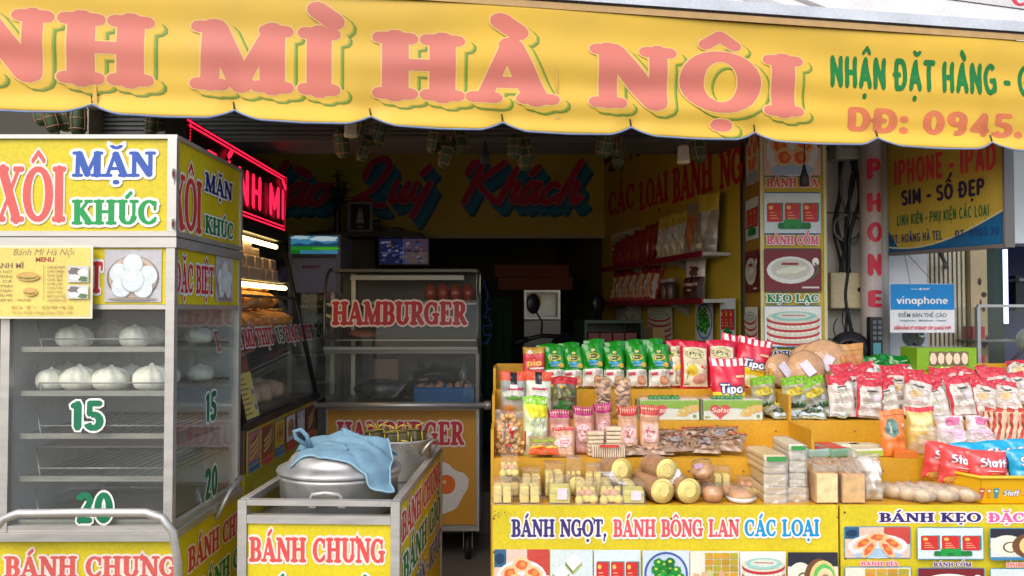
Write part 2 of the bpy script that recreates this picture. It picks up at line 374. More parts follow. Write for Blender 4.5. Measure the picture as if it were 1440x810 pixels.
# brush script: each letter is a list of pen paths on an x-height of .5
SCRIPT = {'C': ([[(.62, .8), (.55, .98), (.35, .95), (.12, .6), (.08, .25), (.2, .03), (.42, .06), (.58, .22)]], .62),
 'h': ([[(.02, .02), (.14, .45), (.34, .98)], [(.09, .2), (.22, .44), (.36, .47), (.34, .22), (.32, .06), (.4, .04), (.5, .14)]], .46),
 'a': ([[(.36, .44), (.2, .46), (.06, .25), (.06, .06), (.16, .02), (.3, .2), (.4, .46)], [(.4, .46), (.32, .12), (.38, .03), (.48, .12)]], .46),
 'o': ([[(.3, .46), (.14, .42), (.05, .18), (.12, .02), (.26, .06), (.38, .28), (.3, .46), (.42, .42)]], .46),
 'Q': ([[(.12, .6), (.2, .9), (.45, 1.05), (.62, .92), (.58, .65), (.35, .3), (.0, .06)], [(.0, .06), (.22, .12), (.45, -.04), (.7, -.06)]], .78),
 'u': ([[(.1, .46), (.04, .16), (.1, .03), (.24, .14), (.38, .46)], [(.38, .46), (.3, .12), (.36, .03), (.46, .12)]], .46),
 'y': ([[(.1, .46), (.04, .18), (.12, .05), (.26, .16), (.4, .46)], [(.4, .46), (.3, .1), (.16, -.32)]], .5),
 'K': ([[(.0, .7), (.08, .92), (.3, .98)], [(.3, .98), (.2, .5), (.06, .02)], [(.78, .95), (.5, .7), (.26, .5)], [(.26, .5), (.5, .25), (.78, .02)]], .82),
 'c': ([[(.36, .4), (.26, .47), (.1, .32), (.05, .12), (.14, .02), (.28, .06), (.42, .18)]], .42)}
def _spl(p, n=5):
    out = []
    for i in range(len(p) - 1):
        a, b, c, d = p[max(i - 1, 0)], p[i], p[i + 1], p[min(i + 2, len(p) - 1)]
        for k in range(n):
            t = k / n
            out.append(tuple(.5 * ((2 * b[j]) + (-a[j] + c[j]) * t + (2 * a[j] - 5 * b[j] + 4 * c[j] - d[j]) * t * t + (-a[j] + 3 * b[j] - 3 * c[j] + d[j]) * t ** 3) for j in (0, 1)))
    return out + [p[-1]]
def script(ch, w, e):
    paths, adv = SCRIPT[ch]; P = []
    for p in paths:
        q = [(x + y * .22, y) for x, y in _spl(p)]
        for i in range(len(q) - 1): P.append(_cap(*q[i], *q[i + 1], w, e, n=4))
    return P, adv
def _area(p): return .5 * sum(p[i][0] * p[(i + 1) % len(p)][1] - p[(i + 1) % len(p)][0] * p[i][1] for i in range(len(p)))
def refine(vs, fs, step):
    """Split every edge longer than step at its middle (the same on both sides), until none is left."""
    vs = list(vs); T = [t for f in fs for t in ([list(f)] if len(f) == 3 else [[f[0], f[i], f[i + 1]] for i in range(1, len(f) - 1)])]
    for _ in range(8):
        mid = {}; out = []; hit = False
        def m(a, b):
            if math.dist(vs[a], vs[b]) <= step: return None
            k = (min(a, b), max(a, b))
            if k not in mid: vs.append(((vs[a][0] + vs[b][0]) / 2, (vs[a][1] + vs[b][1]) / 2)); mid[k] = len(vs) - 1
            return mid[k]
        for a, b, c in T:
            x, y, z = m(a, b), m(b, c), m(c, a); n = sum(q is not None for q in (x, y, z))
            if n: hit = True
            if n == 0: out.append([a, b, c])
            elif n == 3: out += [[a, x, z], [x, b, y], [z, y, c], [x, y, z]]
            else:
                while not (x is not None and (n == 1 or y is not None)): a, b, c = b, c, a; x, y, z = y, z, x
                out += [[a, x, c], [x, b, c]] if n == 1 else [[x, b, y], [a, x, y], [a, y, c]]
        T = out
        if not hit: break
    return vs, T
def union(polys, gridstep=None):
    """Union of overlapping outlines as triangles (constrained Delaunay, kept where any outline covers)."""
    V = []; F = []; tot = 0
    for p in polys:
        ar = _area(p)
        if abs(ar) < 1e-9: continue
        tot += abs(ar); b = len(V); V += [Vector(q) for q in p]; f = list(range(b, b + len(p))); F.append(f if ar > 0 else f[::-1])
    r = delaunay_2d_cdt(V, [], F, 0, 1e-6)
    vs = [tuple(v) for v in r[0]]; tris = []; got = 0
    for f, of in zip(r[2], r[5]):
        if of:
            f = list(f); ar = _area([vs[i] for i in f]); got += abs(ar)
            if abs(ar) > 1e-12: tris.append(f if ar > 0 else f[::-1])
    if got > tot * 1.01:                        # a leak: keep the outlines as they came
        vs = [tuple(v) for v in V]; tris = F
    used = sorted({i for f in tris for i in f}); mp = {k: j for j, k in enumerate(used)}
    vs, tris = [vs[i] for i in used], [[mp[i] for i in f] for f in tris]
    return refine(vs, tris, gridstep) if gridstep else (vs, tris)
_GC = {}
def glyph(c, font, e, s, t):
    """(verts, tris, advance) of one character with its marks, cap height 1, grown by e."""
    key = (c, font, round(e, 4), s, t)
    if key in _GC: return _GC[key]
    d = unicodedata.normalize('NFD', c); b = d[0]; ms = d[1:]
    if font == 'script':
        P, w = script(b, .15, e) if b in SCRIPT else ([], .4)
        if ms: P = P + [[(x + .12, y - .42 if b in 'aouy' else y) for x, y in p] for p in marks(b, ms, w, .2, .13, e)]
    elif font == 'block':
        P, w = block(b, s, t, e); low = b in 'aeimnop'
        P = P + [[(x, y - (.34 if low else 0)) for x, y in p] for p in marks(b, [m for m in ms if m != '\u0323'], w, s, t * .85, e)] + (marks(b, ['\u0323'], w, s, t, e) if '\u0323' in ms else [])
    else:
        P, w = slab(b, s, t, e); P = P + marks(b, ms, w, s, t, e)
    g = (*union(P), w) if P else ([], [], w)
    _GC[key] = g; return g
_TC = {}
def sans(txt, off):
    """Built-in sans as 2-D triangles, scaled to cap height 1; (verts, polys, x0, x1)."""
    key = (txt, off)
    if key in _TC: return _TC[key]
    def ev(s, o_):
        cu = bpy.data.curves.new('t', 'FONT'); cu.body = s; cu.offset = o_; cu.resolution_u = 3; ob = bpy.data.objects.new('t', cu); COL.objects.link(ob)
        bpy.context.view_layer.update(); me = ob.evaluated_get(bpy.context.evaluated_depsgraph_get()).to_mesh()
        r = ([tuple(v.co[:2]) for v in me.vertices], [list(p.vertices) for p in me.polygons])
        bpy.data.objects.remove(ob); bpy.data.curves.remove(cu); return r
    if 'H' not in _TC: _TC['H'] = max(v[1] for v in ev('H', 0)[0])
    h = _TC['H']; plain = txt.replace('Đ', 'D'); vs, ps = ev(plain, off); vs = [(x / h, y / h) for x, y in vs]
    fx = []
    for p in ps:
        ar = _area([vs[i] for i in p])
        if abs(ar) > 1e-9: fx.append(p if ar > 0 else p[::-1])
    bars = []                                  # the stroke of each Đ, laid over a D
    for i, c in enumerate(txt):
        if c == 'Đ':
            xs = [v[0] / h for v in ev('D', off)[0]]; xr = max(v[0] for v in ev(plain[:i] + 'D', off)[0]) / h; wd = max(xs) - min(xs); bars.append((xr - wd * 1.18, xr - wd * .48))
    _TC[key] = (vs, fx, min(v[0] for v in vs), max(v[0] for v in vs), bars); return _TC[key]

class Canvas:
    """Flat print laid on a surface: shapes in u,v, each a hair above the one before."""
    STEP = .00022
    def __init__(s, base=.0012): s.it = []; s.h = base
    def tri(s, vs, fs, mat, h=None):
        if h is None: s.h += s.STEP; h = s.h
        s.it.append((vs, fs, mat, h)); return s
    def poly(s, pts, mat, grid=None): vs, fs = union([pts], grid); return s.tri(vs, fs, mat)
    def rect(s, x0, y0, x1, y1, mat, grid=None, r=0):
        if r: return s.poly([(cx + r * math.cos(a), cy_ + r * math.sin(a)) for cx, cy_, a0 in ((x1 - r, y0 + r, -90), (x1 - r, y1 - r, 0), (x0 + r, y1 - r, 90), (x0 + r, y0 + r, 180)) for a in (R(a0), R(a0 + 30), R(a0 + 60), R(a0 + 90))], mat, grid)
        if grid: return s.poly([(x0, y0), (x1, y0), (x1, y1), (x0, y1)], mat, grid)
        return s.tri([(x0, y0), (x1, y0), (x1, y1), (x0, y1)], [[0, 1, 2, 3]], mat)
    def ell(s, cx, cy_, rx, ry, mat, n=20, rot=0, wob=0, seed=1, grid=None):
        rd = random.Random(seed); c, d = math.cos(rot), math.sin(rot); pts = []
        for k in range(n):
            a = 2 * math.pi * k / n; q = 1 + rd.uniform(-wob, wob); x, y = rx * q * math.cos(a), ry * q * math.sin(a); pts.append((cx + x * c - y * d, cy_ + x * d + y * c))
        if grid: return s.poly(pts, mat, grid)
        return s.tri(pts, [list(range(n))], mat)
    def line(s, pts, w, mat):
        vs, fs = union([_cap(*pts[i], *pts[i + 1], w, 0, n=3) for i in range(len(pts) - 1)]); return s.tri(vs, fs, mat)
    def text(s, txt, x0, x1, y0, y1, mat, out=None, ow=.06, font='slab', st=None, off=.02, track=0, shear=0, shift=(0, 0), grow=0, grid=None):
        """Fit txt between x0..x1 with baseline y0 and cap top y1; out is the halo's material, ow its width in cap heights."""
        sy = y1 - y0; st = st or ((.2, .17) if font == 'block' else (S_, T_))
        for lay, mt, e in (((0, out, ow),) if out else ()) + ((1, mat, 0),):
            sets = [([], []), ([], [])]           # neighbouring letters sit a hair apart in height, so their halos never share a plane
            if font == 'sans':
                _, _, a, b, _ = sans(txt, off); vs, fs, _, _, bars = sans(txt, off + e * .7 if e else off); sx = (x1 - x0) / (b - a)
                q = lambda x, y: ((x - a) * sx + x0 + shift[0] + shear * y * sy, y * sy + y0 + shift[1])
                V = [q(x, y) for x, y in vs]; sets[0] = refine(V, fs, grid) if grid else (V, fs)
                for k, (u, v) in enumerate(bars): sets.append(([q(u - e * .6, .45 - e * .6), q(v + e * .6, .45 - e * .6), q(v + e * .6, .57 + e * .6), q(u - e * .6, .57 + e * .6)], [[0, 1, 2, 3]]))
            else:
                gs = [glyph(c, font, e + grow, *st) for c in txt]; tot = sum(g[2] + track for g in gs) - track; sx = (x1 - x0) / tot; x = 0
                for k, g in enumerate(gs):
                    V, F = sets[k % 2]; b = len(V)
                    V += [((x + p[0]) * sx + x0 + shift[0] + shear * p[1] * sy, p[1] * sy + y0 + shift[1]) for p in g[0]]; F += [[b + i for i in f] for f in g[1]]; x += g[2] + track
                if grid: sets = [refine(V, F, grid) if V else (V, F) for V, F in sets]
            for V, F in sets:
                if V: s.tri(V, F, mt)
        return s
    def emit(s, mb, fn, T=None):
        for vs, fs, mat, h in s.it: mb.add([fn(x, y, h) for x, y in vs], fs, mat, False, T)
        return mb
    def build(s, name, fn, parent): return s.emit(MB(), fn).build(name, parent)
# ------------------------------------------------------------------ picture prints used on signs and cards
class Sub:
    """A picture area inside a canvas, addressed 0..1."""
    def __init__(s, cv, x0, y0, x1, y1): s.c = cv; s.x0, s.y0, s.w, s.h = x0, y0, x1 - x0, y1 - y0
    def p(s, x, y): return s.x0 + x * s.w, s.y0 + y * s.h
    def rect(s, a, b, c, d, m): s.c.rect(*s.p(a, b), *s.p(c, d), m)
    def rrect(s, a, b, c, d, m, r): s.c.rect(*s.p(a, b), *s.p(c, d), m, r=r * min(s.w, s.h))
    def poly(s, pts, m): s.c.poly([s.p(*q) for q in pts], m)
    def ell(s, x, y, rx, ry, m, **k): s.c.ell(*s.p(x, y), rx * s.w, ry * s.h, m, **k)
    def line(s, pts, w, m): s.c.line([s.p(*q) for q in pts], w * min(s.w, s.h), m)
    def text(s, t, a, b, y0, y1, m, out=None, **k): s.c.text(t, s.p(a, 0)[0], s.p(b, 0)[0], s.p(0, y0)[1], s.p(0, y1)[1], m, out, **k)
def m_(r, g, b): return M((r, g, b))
WHT, YEL, ORA = m_(236, 236, 230), M((226, 204, 10)), M((226, 160, 22))
INK, NAVY, CYAN, PINK, REDP, GRN = m_(38, 34, 40), m_(46, 40, 110), m_(10, 150, 205), m_(235, 95, 150), m_(218, 62, 66), m_(0, 128, 62)
SALM = m_(214, 92, 84); HALO = m_(240, 222, 208)
def pic_pia(S):
    S.rect(0, 0, 1, 1, m_(226, 196, 176)); S.rect(.6, .45, 1, 1, m_(196, 70, 60)); S.rect(0, .62, .22, 1, m_(50, 96, 130)); S.ell(.1, .8, .09, .12, m_(24, 60, 92))
    S.ell(.5, .38, .46, .4, m_(226, 228, 232)); S.poly([(.1, .1), (.5, .32), (.9, .1), (.8, .02), (.2, .02)], m_(170, 200, 222))
    for x, y, a in ((.28, .5, .5), (.5, .68, 0), (.72, .5, -.5), (.36, .3, .9), (.64, .3, -.9)):
        S.ell(x, y, .17, .15, m_(238, 196, 140), rot=a); S.ell(x, y - .01, .11, .1, m_(224, 98, 66), rot=a, wob=.1); S.ell(x + .02, y, .05, .06, m_(240, 150, 60))
def pic_com(S):
    S.rect(0, 0, 1, 1, m_(214, 228, 232))
    for k in range(3):
        x = .05 + k * .315; S.rect(x + .02, .3, x + .29, .76, m_(60, 130, 120)); S.rect(x, .28, x + .26, .74, m_(206, 44, 44)); S.ell(x + .07, .64, .04, .05, m_(238, 196, 90))
        for q in range(3): S.rect(x + .05, .36 + q * .07, x + .2 - q * .03, .385 + q * .07, m_(236, 170, 120))
    for k in range(5): S.rrect(.24 + k * .1, .1, .42 + k * .1, .26, m_(20, 120 + k % 2 * 30, 56), .05)
    S.rrect(.34, .2, .66, .34, m_(24, 150, 64), .05)
def pic_keo(S):
    S.rect(0, 0, 1, 1, m_(118, 28, 36)); S.ell(.46, .5, .42, .33, m_(226, 226, 216)); S.ell(.46, .52, .35, .25, m_(200, 200, 184))
    for k in range(5): S.poly([(.22 + k * .07, .4), (.5 + k * .06, .52), (.5 + k * .06, .6), (.2 + k * .07, .48)], m_(232 - k % 2 * 18, 228, 204))
    S.rect(.3, .62, .6, .68, m_(150, 60, 50)); S.ell(.9, .7, .06, .1, m_(240, 240, 225)); S.line([(.84, .3), (.95, .5), (.9, .66)], .05, m_(70, 100, 60)); S.rect(.66, .06, .96, .1, m_(226, 210, 210))
def pic_stack(S):
    S.rect(0, 0, 1, 1, m_(228, 230, 222))
    for k in range(4):
        y = .22 + k * .17; S.ell(.5, y - .05, .47, .16, m_(190, 50, 56), n=28); S.ell(.5, y, .46, .15, m_(216, 212, 190), n=28)
        for q in range(9): S.rect(.1 + q * .09, y - .1 + abs(q - 4) * .012, .165 + q * .09, y - .03 + abs(q - 4) * .012, m_(238, 236, 220))
    S.ell(.5, .76, .4, .12, m_(150, 200, 190), n=28); S.ell(.5, .77, .3, .08, m_(206, 216, 200), n=28); S.line([(.3, .78), (.7, .77)], .02, m_(190, 60, 60))
def pic_roll(S):
    S.rect(0, 0, 1, 1, m_(216, 220, 222)); S.rect(0, .7, 1, 1, m_(40, 40, 52)); S.rect(0, 0, 1, .08, m_(70, 130, 170)); S.ell(.25, .45, .26, .34, m_(226, 226, 206)); S.ell(.3, .4, .12, .18, m_(110, 96, 66)); S.ell(.3, .4, .09, .14, m_(226, 220, 196))
    S.ell(.62, .45, .3, .42, m_(112, 74, 44)); S.ell(.7, .45, .27, .38, m_(232, 200, 130)); S.ell(.72, .45, .22, .31, m_(96, 190, 90)); S.ell(.74, .43, .17, .24, m_(232, 208, 160)); S.ell(.75, .42, .09, .12, m_(150, 100, 60)); S.ell(.76, .42, .06, .09, m_(236, 214, 170))
def pic_leaf(S):
    S.rect(0, 0, 1, 1, m_(206, 220, 230)); S.ell(.5, .5, .47, .47, m_(70, 90, 160), n=28); S.ell(.5, .5, .42, .42, m_(190, 204, 226), n=28)
    rd = random.Random(4)
    for k in range(15): a = k * 2.4; r = .3 * math.sqrt(k / 15); S.ell(.5 + r * math.cos(a), .5 + r * math.sin(a), .11, .1, m_(*rd.choice([(16, 130, 40), (30, 160, 50), (10, 104, 36)])), rot=a, wob=.12, seed=k); S.ell(.5 + r * math.cos(a), .53 + r * math.sin(a), .035, .03, m_(196, 214, 90))
def pic_squares(S):
    S.rect(0, 0, 1, 1, m_(212, 226, 224))
    for x, y, w in ((.05, .5, .4), (.35, .75, .4), (.1, .1, .45), (.55, .25, .42)):
        S.poly([(x, y), (x + w * .55, y + .18), (x + w, y), (x + w * .45, y - .2)], m_(240, 240, 236)); S.poly([(x, y), (x + w * .45, y - .2), (x + w * .45, y - .28), (x, y - .08)], m_(130, 140, 60)); S.poly([(x + w * .45, y - .2), (x + w, y), (x + w, y - .08), (x + w * .45, y - .28)], m_(170, 176, 110))
def pic_cubes(S):
    S.rect(0, 0, 1, 1, m_(226, 224, 204)); rd = random.Random(9)
    for j in range(4):
        for k in range(4): S.rect(.3 + k * .17, .42 + j * .14, .455 + k * .17, .54 + j * .14, m_(214 - rd.randrange(40), 168 - rd.randrange(30), 40))
    for k in range(11):
        x, y = .04 + rd.random() * .6, .05 + rd.random() * .45; S.poly([(x, y), (x + .12, y - .03), (x + .14, y + .12), (x + .02, y + .15)], m_(220 - rd.randrange(40), 196 - rd.randrange(30), 130))
def pic_burger(S, bg=(206, 214, 220)):
    S.rect(0, 0, 1, 1, m_(*bg)); S.ell(.5, .66, .34, .2, m_(196, 122, 50)); S.rect(.16, .5, .84, .58, m_(70, 140, 50)); S.rect(.2, .44, .8, .5, m_(206, 60, 40)); S.rect(.18, .34, .82, .44, m_(84, 46, 28)); S.rect(.2, .38, .8, .41, m_(232, 190, 60)); S.ell(.5, .28, .32, .11, m_(200, 130, 60))
    for k in range(6): S.ell(.3 + k * .08, .72 + (k % 2) * .04, .015, .012, m_(240, 226, 190))
def pic_sandwich(S, bg=(190, 120, 110)):
    S.rect(0, 0, 1, 1, m_(*bg))
    for k in range(3): S.ell(.5, .28 + k * .2, .42, .1, m_(222, 180, 120), rot=.3); S.ell(.5, .34 + k * .2, .38, .06, m_(86, 120, 50), rot=.3, wob=.2); S.ell(.48, .37 + k * .2, .3, .04, m_(150, 60, 46), rot=.3, wob=.2)
def pic_buns(S):
    S.rect(0, 0, 1, 1, m_(190, 188, 190)); S.ell(.5, .46, .46, .42, m_(120, 104, 92), n=28); S.ell(.5, .48, .43, .39, m_(196, 176, 156), n=28); S.ell(.5, .45, .4, .34, m_(176, 150, 130), n=28)
    for x, y, r in ((.26, .54, .17), (.76, .5, .17), (.5, .72, .17), (.3, .28, .17), (.68, .27, .17), (.5, .42, .2)):
        S.ell(x, y - .01, r * 1.03, r * 1.13, m_(168, 174, 176)); S.ell(x, y + .01, r, r * 1.1, m_(214, 222, 222)); S.ell(x - .03, y + .06, r * .5, r * .4, m_(228, 234, 234))
    S.ell(.5, .06, .44, .03, m_(150, 138, 128))
def caption(S, t, col, out): S.text(t, .06, .94, .15, .75, col, out, ow=.12)

# ------------------------------------------------------------------ ground and building
mb = MB()
def gmat():
    m, n, l, p = newmat('concrete_ground'); tc = n.new('ShaderNodeTexCoord'); a = n.new('ShaderNodeTexNoise'); a.inputs['Scale'].default_value = .9; a.inputs['Detail'].default_value = 8
    b = n.new('ShaderNodeTexNoise'); b.inputs['Scale'].default_value = 22; b.inputs['Detail'].default_value = 4; l.new(tc.outputs['Object'], a.inputs[0]); l.new(tc.outputs['Object'], b.inputs[0])
    mx = n.new('ShaderNodeMix'); mx.data_type = 'FLOAT'; mx.inputs[0].default_value = .45; l.new(a.outputs[0], mx.inputs[2]); l.new(b.outputs[0], mx.inputs[3])
    cr = n.new('ShaderNodeValToRGB'); cr.color_ramp.elements[0].position = .35; cr.color_ramp.elements[1].position = .7; cr.color_ramp.elements[0].color = (.11, .105, .098, 1); cr.color_ramp.elements[1].color = (.26, .25, .235, 1)
    l.new(mx.outputs[0], cr.inputs[0]); l.new(cr.outputs[0], p.inputs['Base Color']); p.inputs['Roughness'].default_value = .75
    bp = n.new('ShaderNodeBump'); bp.inputs['Strength'].default_value = .3; bp.inputs['Distance'].default_value = .01; l.new(b.outputs[0], bp.inputs['Height']); l.new(bp.outputs[0], p.inputs['Normal']); return m
mb.add([(-600, -600, 0), (600, -600, 0), (600, 600, 0), (-600, 600, 0)], [(0, 1, 2, 3)], gmat()); structure(mb.build('ground'))
mb = MB(); mb.add([(-60, -9, .004), (60, -9, .004), (60, .4, .004), (-60, .4, .004)], [(0, 1, 2, 3)], M((110, 107, 103), 'wall')); structure(mb.build('road'))

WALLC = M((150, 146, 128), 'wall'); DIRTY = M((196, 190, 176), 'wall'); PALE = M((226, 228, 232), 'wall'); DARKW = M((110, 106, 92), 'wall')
# the shop's right wall runs inwards at an angle
RW0, RW1 = Vector((XU(1049, 4.7), 4.7, 0)), Vector((XU(851, 7.35), 7.35, 0))
bld = thing('shop_building', 'dark open-fronted shop interior under the yellow awning, with beige walls and ceiling', 'shop')
def part(name, p, mb, **k): return mb.build(name, p, **k)
b = MB().box((-2.35, 4.45, 0), (-2.2, 9.2, 3.3), WALLC); part('side_wall', bld, b)
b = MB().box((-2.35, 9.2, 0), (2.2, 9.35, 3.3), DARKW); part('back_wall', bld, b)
d = (RW1 - RW0).normalized(); nrm = Vector((-d.y, d.x, 0))
if nrm.x < 0: nrm = -nrm
E = RW0 + d * 4.55
b = MB(); A_ = [RW0, E, E + nrm * .12, RW0 + nrm * .12]
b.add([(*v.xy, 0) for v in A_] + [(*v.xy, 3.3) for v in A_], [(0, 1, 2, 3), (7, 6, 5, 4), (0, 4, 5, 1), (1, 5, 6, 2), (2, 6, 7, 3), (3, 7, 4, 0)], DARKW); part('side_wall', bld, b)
b = MB().box((-2.6, 4.45, 3.3), (4.2, 9.35, 3.45), M((170, 166, 156), 'wall')); part('ceiling', bld, b)
b = MB().box((-6, 4.45, 2.66), (1.62, 4.6, 3.3), M((120, 118, 110), 'wall')); b.box((-6, 4.45, 3.45), (6, 4.6, 7), DIRTY); part('facade', bld, b)
b = MB().box((-2.2, 4.62, 2.42), (1.3, 4.98, 2.655), M((92, 94, 92), 'paint'))
for k in range(9): b.box((-2.2, 4.606, 2.435 + k * .024), (1.3, 4.618, 2.447 + k * .024), M((88, 90, 88), 'paint'))
part('roller_shutter_box', bld, b)
PX0, PX1 = XU(1072, 4.4), XU(1156, 4.4)
b = MB().box((PX0, 4.4, 0), (PX1, 4.7, 3.3), M((176, 160, 120), 'wall')); part('pillar', bld, b)
b = MB().box((-6, 4.45, 0), (-2.36, 4.6, 2.655), M((70, 66, 58), 'wall')); part('front_wall', bld, b)
b = MB().box((-2.2, 4.6, 0), (-1.93, 4.85, 2.41), M((158, 148, 132), 'wall')); part('pillar', bld, b)
b = MB().box((XU(489, 7.45), 7.45, 0), (XU(527, 7.45), 7.58, 3.29), M((150, 142, 124), 'wall')); part('pillar', bld, b)
# stair rising to the left at the back
b = MB(); X0 = XU(760, 7.6)
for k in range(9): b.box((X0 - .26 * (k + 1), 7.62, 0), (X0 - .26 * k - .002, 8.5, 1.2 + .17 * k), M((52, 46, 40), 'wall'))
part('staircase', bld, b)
b = MB().box((-2.2, 4.6, .004), (2.3, 9.2, .008), M((120, 112, 104), 'wall')); part('floor', bld, b)
b = MB().box((-2.195, 5.75, .009), (2.0, 9.19, .28), M((110, 102, 94), 'wall')); part('raised_floor', bld, b)
# outside wall to the right of the pillar
b = MB().box((PX1 + .002, 4.72, 0), (XU(1304, 4.72), 4.85, 3.3), PALE); b.box((PX1 + .002, 4.708, 0), (XU(1213, 4.7), 4.718, 2.72), M((206, 202, 192), 'wall'))
for z in (1.28, 1.66, 2.04, 2.4): b.box((PX1 + .004, 4.702, z), (XU(1212, 4.7), 4.709, z + .007), M((96, 92, 84), 'wall'))
part('front_wall', bld, b)

# loft front: the welcome board
LY = 7.3; P = front(LY); x0, z0 = P.px(395, 330); x1 = P.px(850, 330)[0]
sg = thing('welcome_board', 'big yellow board with red script lettering across the back of the shop', 'sign', (0, 0, 0))
b = MB().box((-2.18, LY, z0), (x1, LY + .06, 3.28), M((206, 184, 50))); b.box((-2.18, LY - .012, z0 - .03), (x1, LY + .07, z0 - .002), M((190, 176, 120), 'paint')); part('board', sg, b)
cv = Canvas(); TEAL, TEAL2, CRIM, PALEP = m_(30, 140, 176), m_(24, 100, 130), m_(206, 36, 70), m_(226, 160, 140)
for t, a, c, yb, yt in (('Chào', 318, 463, 288, 228), ('Quý', 497, 605, 285, 226), ('Khách', 648, 812, 286, 226)):
    u0, v0 = P.px(a, yb); u1, v1 = P.px(c, yt); hh = v1 - v0
    for k, mt in ((.28, TEAL2), (.21, TEAL), (.14, TEAL), (.07, TEAL2)): cv.text(t, u0, u1, v0, v1, mt, font='script', shift=(k * hh * .75, -k * hh), grow=-.005)
    cv.text(t, u0, u1, v0, v1, CRIM, PALEP, ow=.012, font='script', grow=-.005)
cv.build('lettering', P, sg)

# board on the angled right wall
RP = Plane(RW1 - nrm * .02, -d)              # reads left to right towards the street
RL = (RW1 - RW0).length
sg = thing('wall_board', 'dark yellow board with red capitals high on the right shop wall above the shelves', 'sign')
b = MB(); zb = 1.15
b.add([RP(-.02, zb, h) for h in (0,)] + [RP(RL - .02, zb, 0), RP(RL - .02, 2.75, 0), RP(-.02, 2.75, 0)], [(0, 1, 2, 3)], M((196, 170, 50))); part('board', sg, b)
cv = Canvas()
def rp(px, py): return RP.px(px, py)
for t, a, c, yb, yt in (('CÁC', 856, 893, 305, 272), ('LOẠI', 899, 940, 297, 258), ('BÁNH', 946, 1003, 287, 238), ('NG', 1012, 1046, 267, 217)):
    u0, v0 = rp(a, yb); u1 = rp(c, yb)[0]; v1 = rp(a, yt)[1]; cv.text(t, u0, u1, v0, v1, m_(186, 30, 44))
u0, v0 = rp(856, 242); u1 = rp(930, 242)[0]; v1 = rp(856, 214)[1]; cv.text('Quý Khách', u0, u1, v0, v1, m_(30, 70, 100), font='script')
for a, c, yb, yt, fn in ((860, 900, 377, 330, pic_stack), (915, 990, 377, 318, pic_pia), (870, 905, 470, 432, pic_squares), (915, 950, 474, 432, pic_stack), (985, 1010, 478, 425, pic_leaf), (1022, 1044, 480, 420, pic_com)):
    u0, v0 = rp(a, yb); u1 = rp(c, yb)[0]; v1 = rp(a, yt)[1]; fn(Sub(cv, u0, v0, u1, v1))
cv.build('lettering', RP, sg)

# wall shelves with red lips and what stands on them
SHELF = []
sh_lab = ['top red-lipped wall shelf under the red capitals', 'middle red-lipped wall shelf inside the shop', 'lowest red-lipped wall shelf just above the green biscuit bags']
for k, (pyl, pyr) in enumerate(((378, 345), (428, 415), (478, 490))):
    D = .17; SP = Plane(RP(0, 0, D), -d)
    ul, zl = SP.px(848 if k == 0 else 838, pyl); ur, zr = SP.px(1040, pyr); z = (zl + zr) / 2; ur = min(ur, RL - .14)
    t = thing('wall_shelf', sh_lab[k], 'shelf', (0, 0, 0), group='red-lipped shelves on the right shop wall')
    b = MB(); c8 = [RP(ul, z, .004), RP(ur, z, .004), RP(ur, z, D), RP(ul, z, D)]
    b.add(c8 + [v - Vector((0, 0, .02)) for v in c8], [(0, 3, 2, 1), (4, 5, 6, 7), (0, 1, 5, 4), (1, 2, 6, 5), (2, 3, 7, 6), (3, 0, 4, 7)], M((186, 186, 180), 'paint')); part('shelf_board', t, b)
    b = MB(); c8 = [RP(ul, z + .006, D + .002), RP(ur, z + .006, D + .002), RP(ur, z + .006, D + .012), RP(ul, z + .006, D + .012)]
    b.add(c8 + [v - Vector((0, 0, .034)) for v in c8], [(0, 3, 2, 1), (4, 5, 6, 7), (0, 1, 5, 4), (1, 2, 6, 5), (2, 3, 7, 6), (3, 0, 4, 7)], M((128, 26, 38), 'plastic')); part('price_rail', t, b)
    for f in (.3, .72):
        u = ul + (ur - ul) * f; b = MB(); q = [RP(u - .006, z - .021, .006), RP(u + .006, z - .021, .006), RP(u - .006, z - .11, .006), RP(u + .006, z - .11, .006), RP(u - .006, z - .021, D * .85), RP(u + .006, z - .021, D * .85)]
        b.add(q, [(0, 1, 3, 2), (0, 4, 5, 1), (0, 2, 4), (1, 5, 3), (2, 3, 5, 4)], M((150, 152, 148), 'paint')); part('bracket', t, b)
    SHELF.append((SP, ul, ur, z, D))

# pillar poster
cv = Canvas(.002); P = front(4.398); ps = thing('poster_strip', 'tall yellow poster strip of cake pictures and names on the pillar', 'poster')
yt, yb = 120, 560
u0, v0 = P.px(1071, yb); u1, v1 = P.px(1157, yt)
b = MB().box((u0, 4.385, v0), (u1, 4.397, v1), M((206, 180, 40))); b.box((u0 - .006, 4.378, v0), (u0 + .012, 4.384, v1), M((214, 206, 150), 'paint')); b.box((u1 - .01, 4.378, v0), (u1 + .006, 4.384, v1), M((214, 206, 150), 'paint')); part('board', ps, b)
P2 = front(4.383)
def pr(a, bt, c, tp): x0, y0 = P2.px(a, bt); x1, y1 = P2.px(c, tp); return x0, y0, x1, y1
for fn, tp, bt, t, cb, ct, col, out in ((pic_pia, 160, 247, 'BÁNH PÍA', 263, 251, SALM, HALO), (pic_com, 272, 328, 'BÁNH CỐM', 344, 332, m_(230, 90, 130), HALO), (pic_keo, 351, 409, 'KẸO LẠC', 425, 414, GRN, WHT), (pic_stack, 431, 487, 'BÁNH TRÁNG', 503, 493, NAVY, WHT)):
    x0, y0, x1, y1 = pr(1074, bt, 1153, tp); cv.rect(x0 - .002, y0 - .006, x1 + .002, y1 + .006, m_(40, 110, 150) if fn is not pic_keo else m_(60, 70, 60), r=.012); fn(Sub(cv, x0, y0, x1, y1)); x0, y0, x1, y1 = pr(1077, cb, 1150, ct); cv.text(t, x0, x1, y0, y1, col, out, ow=.11)
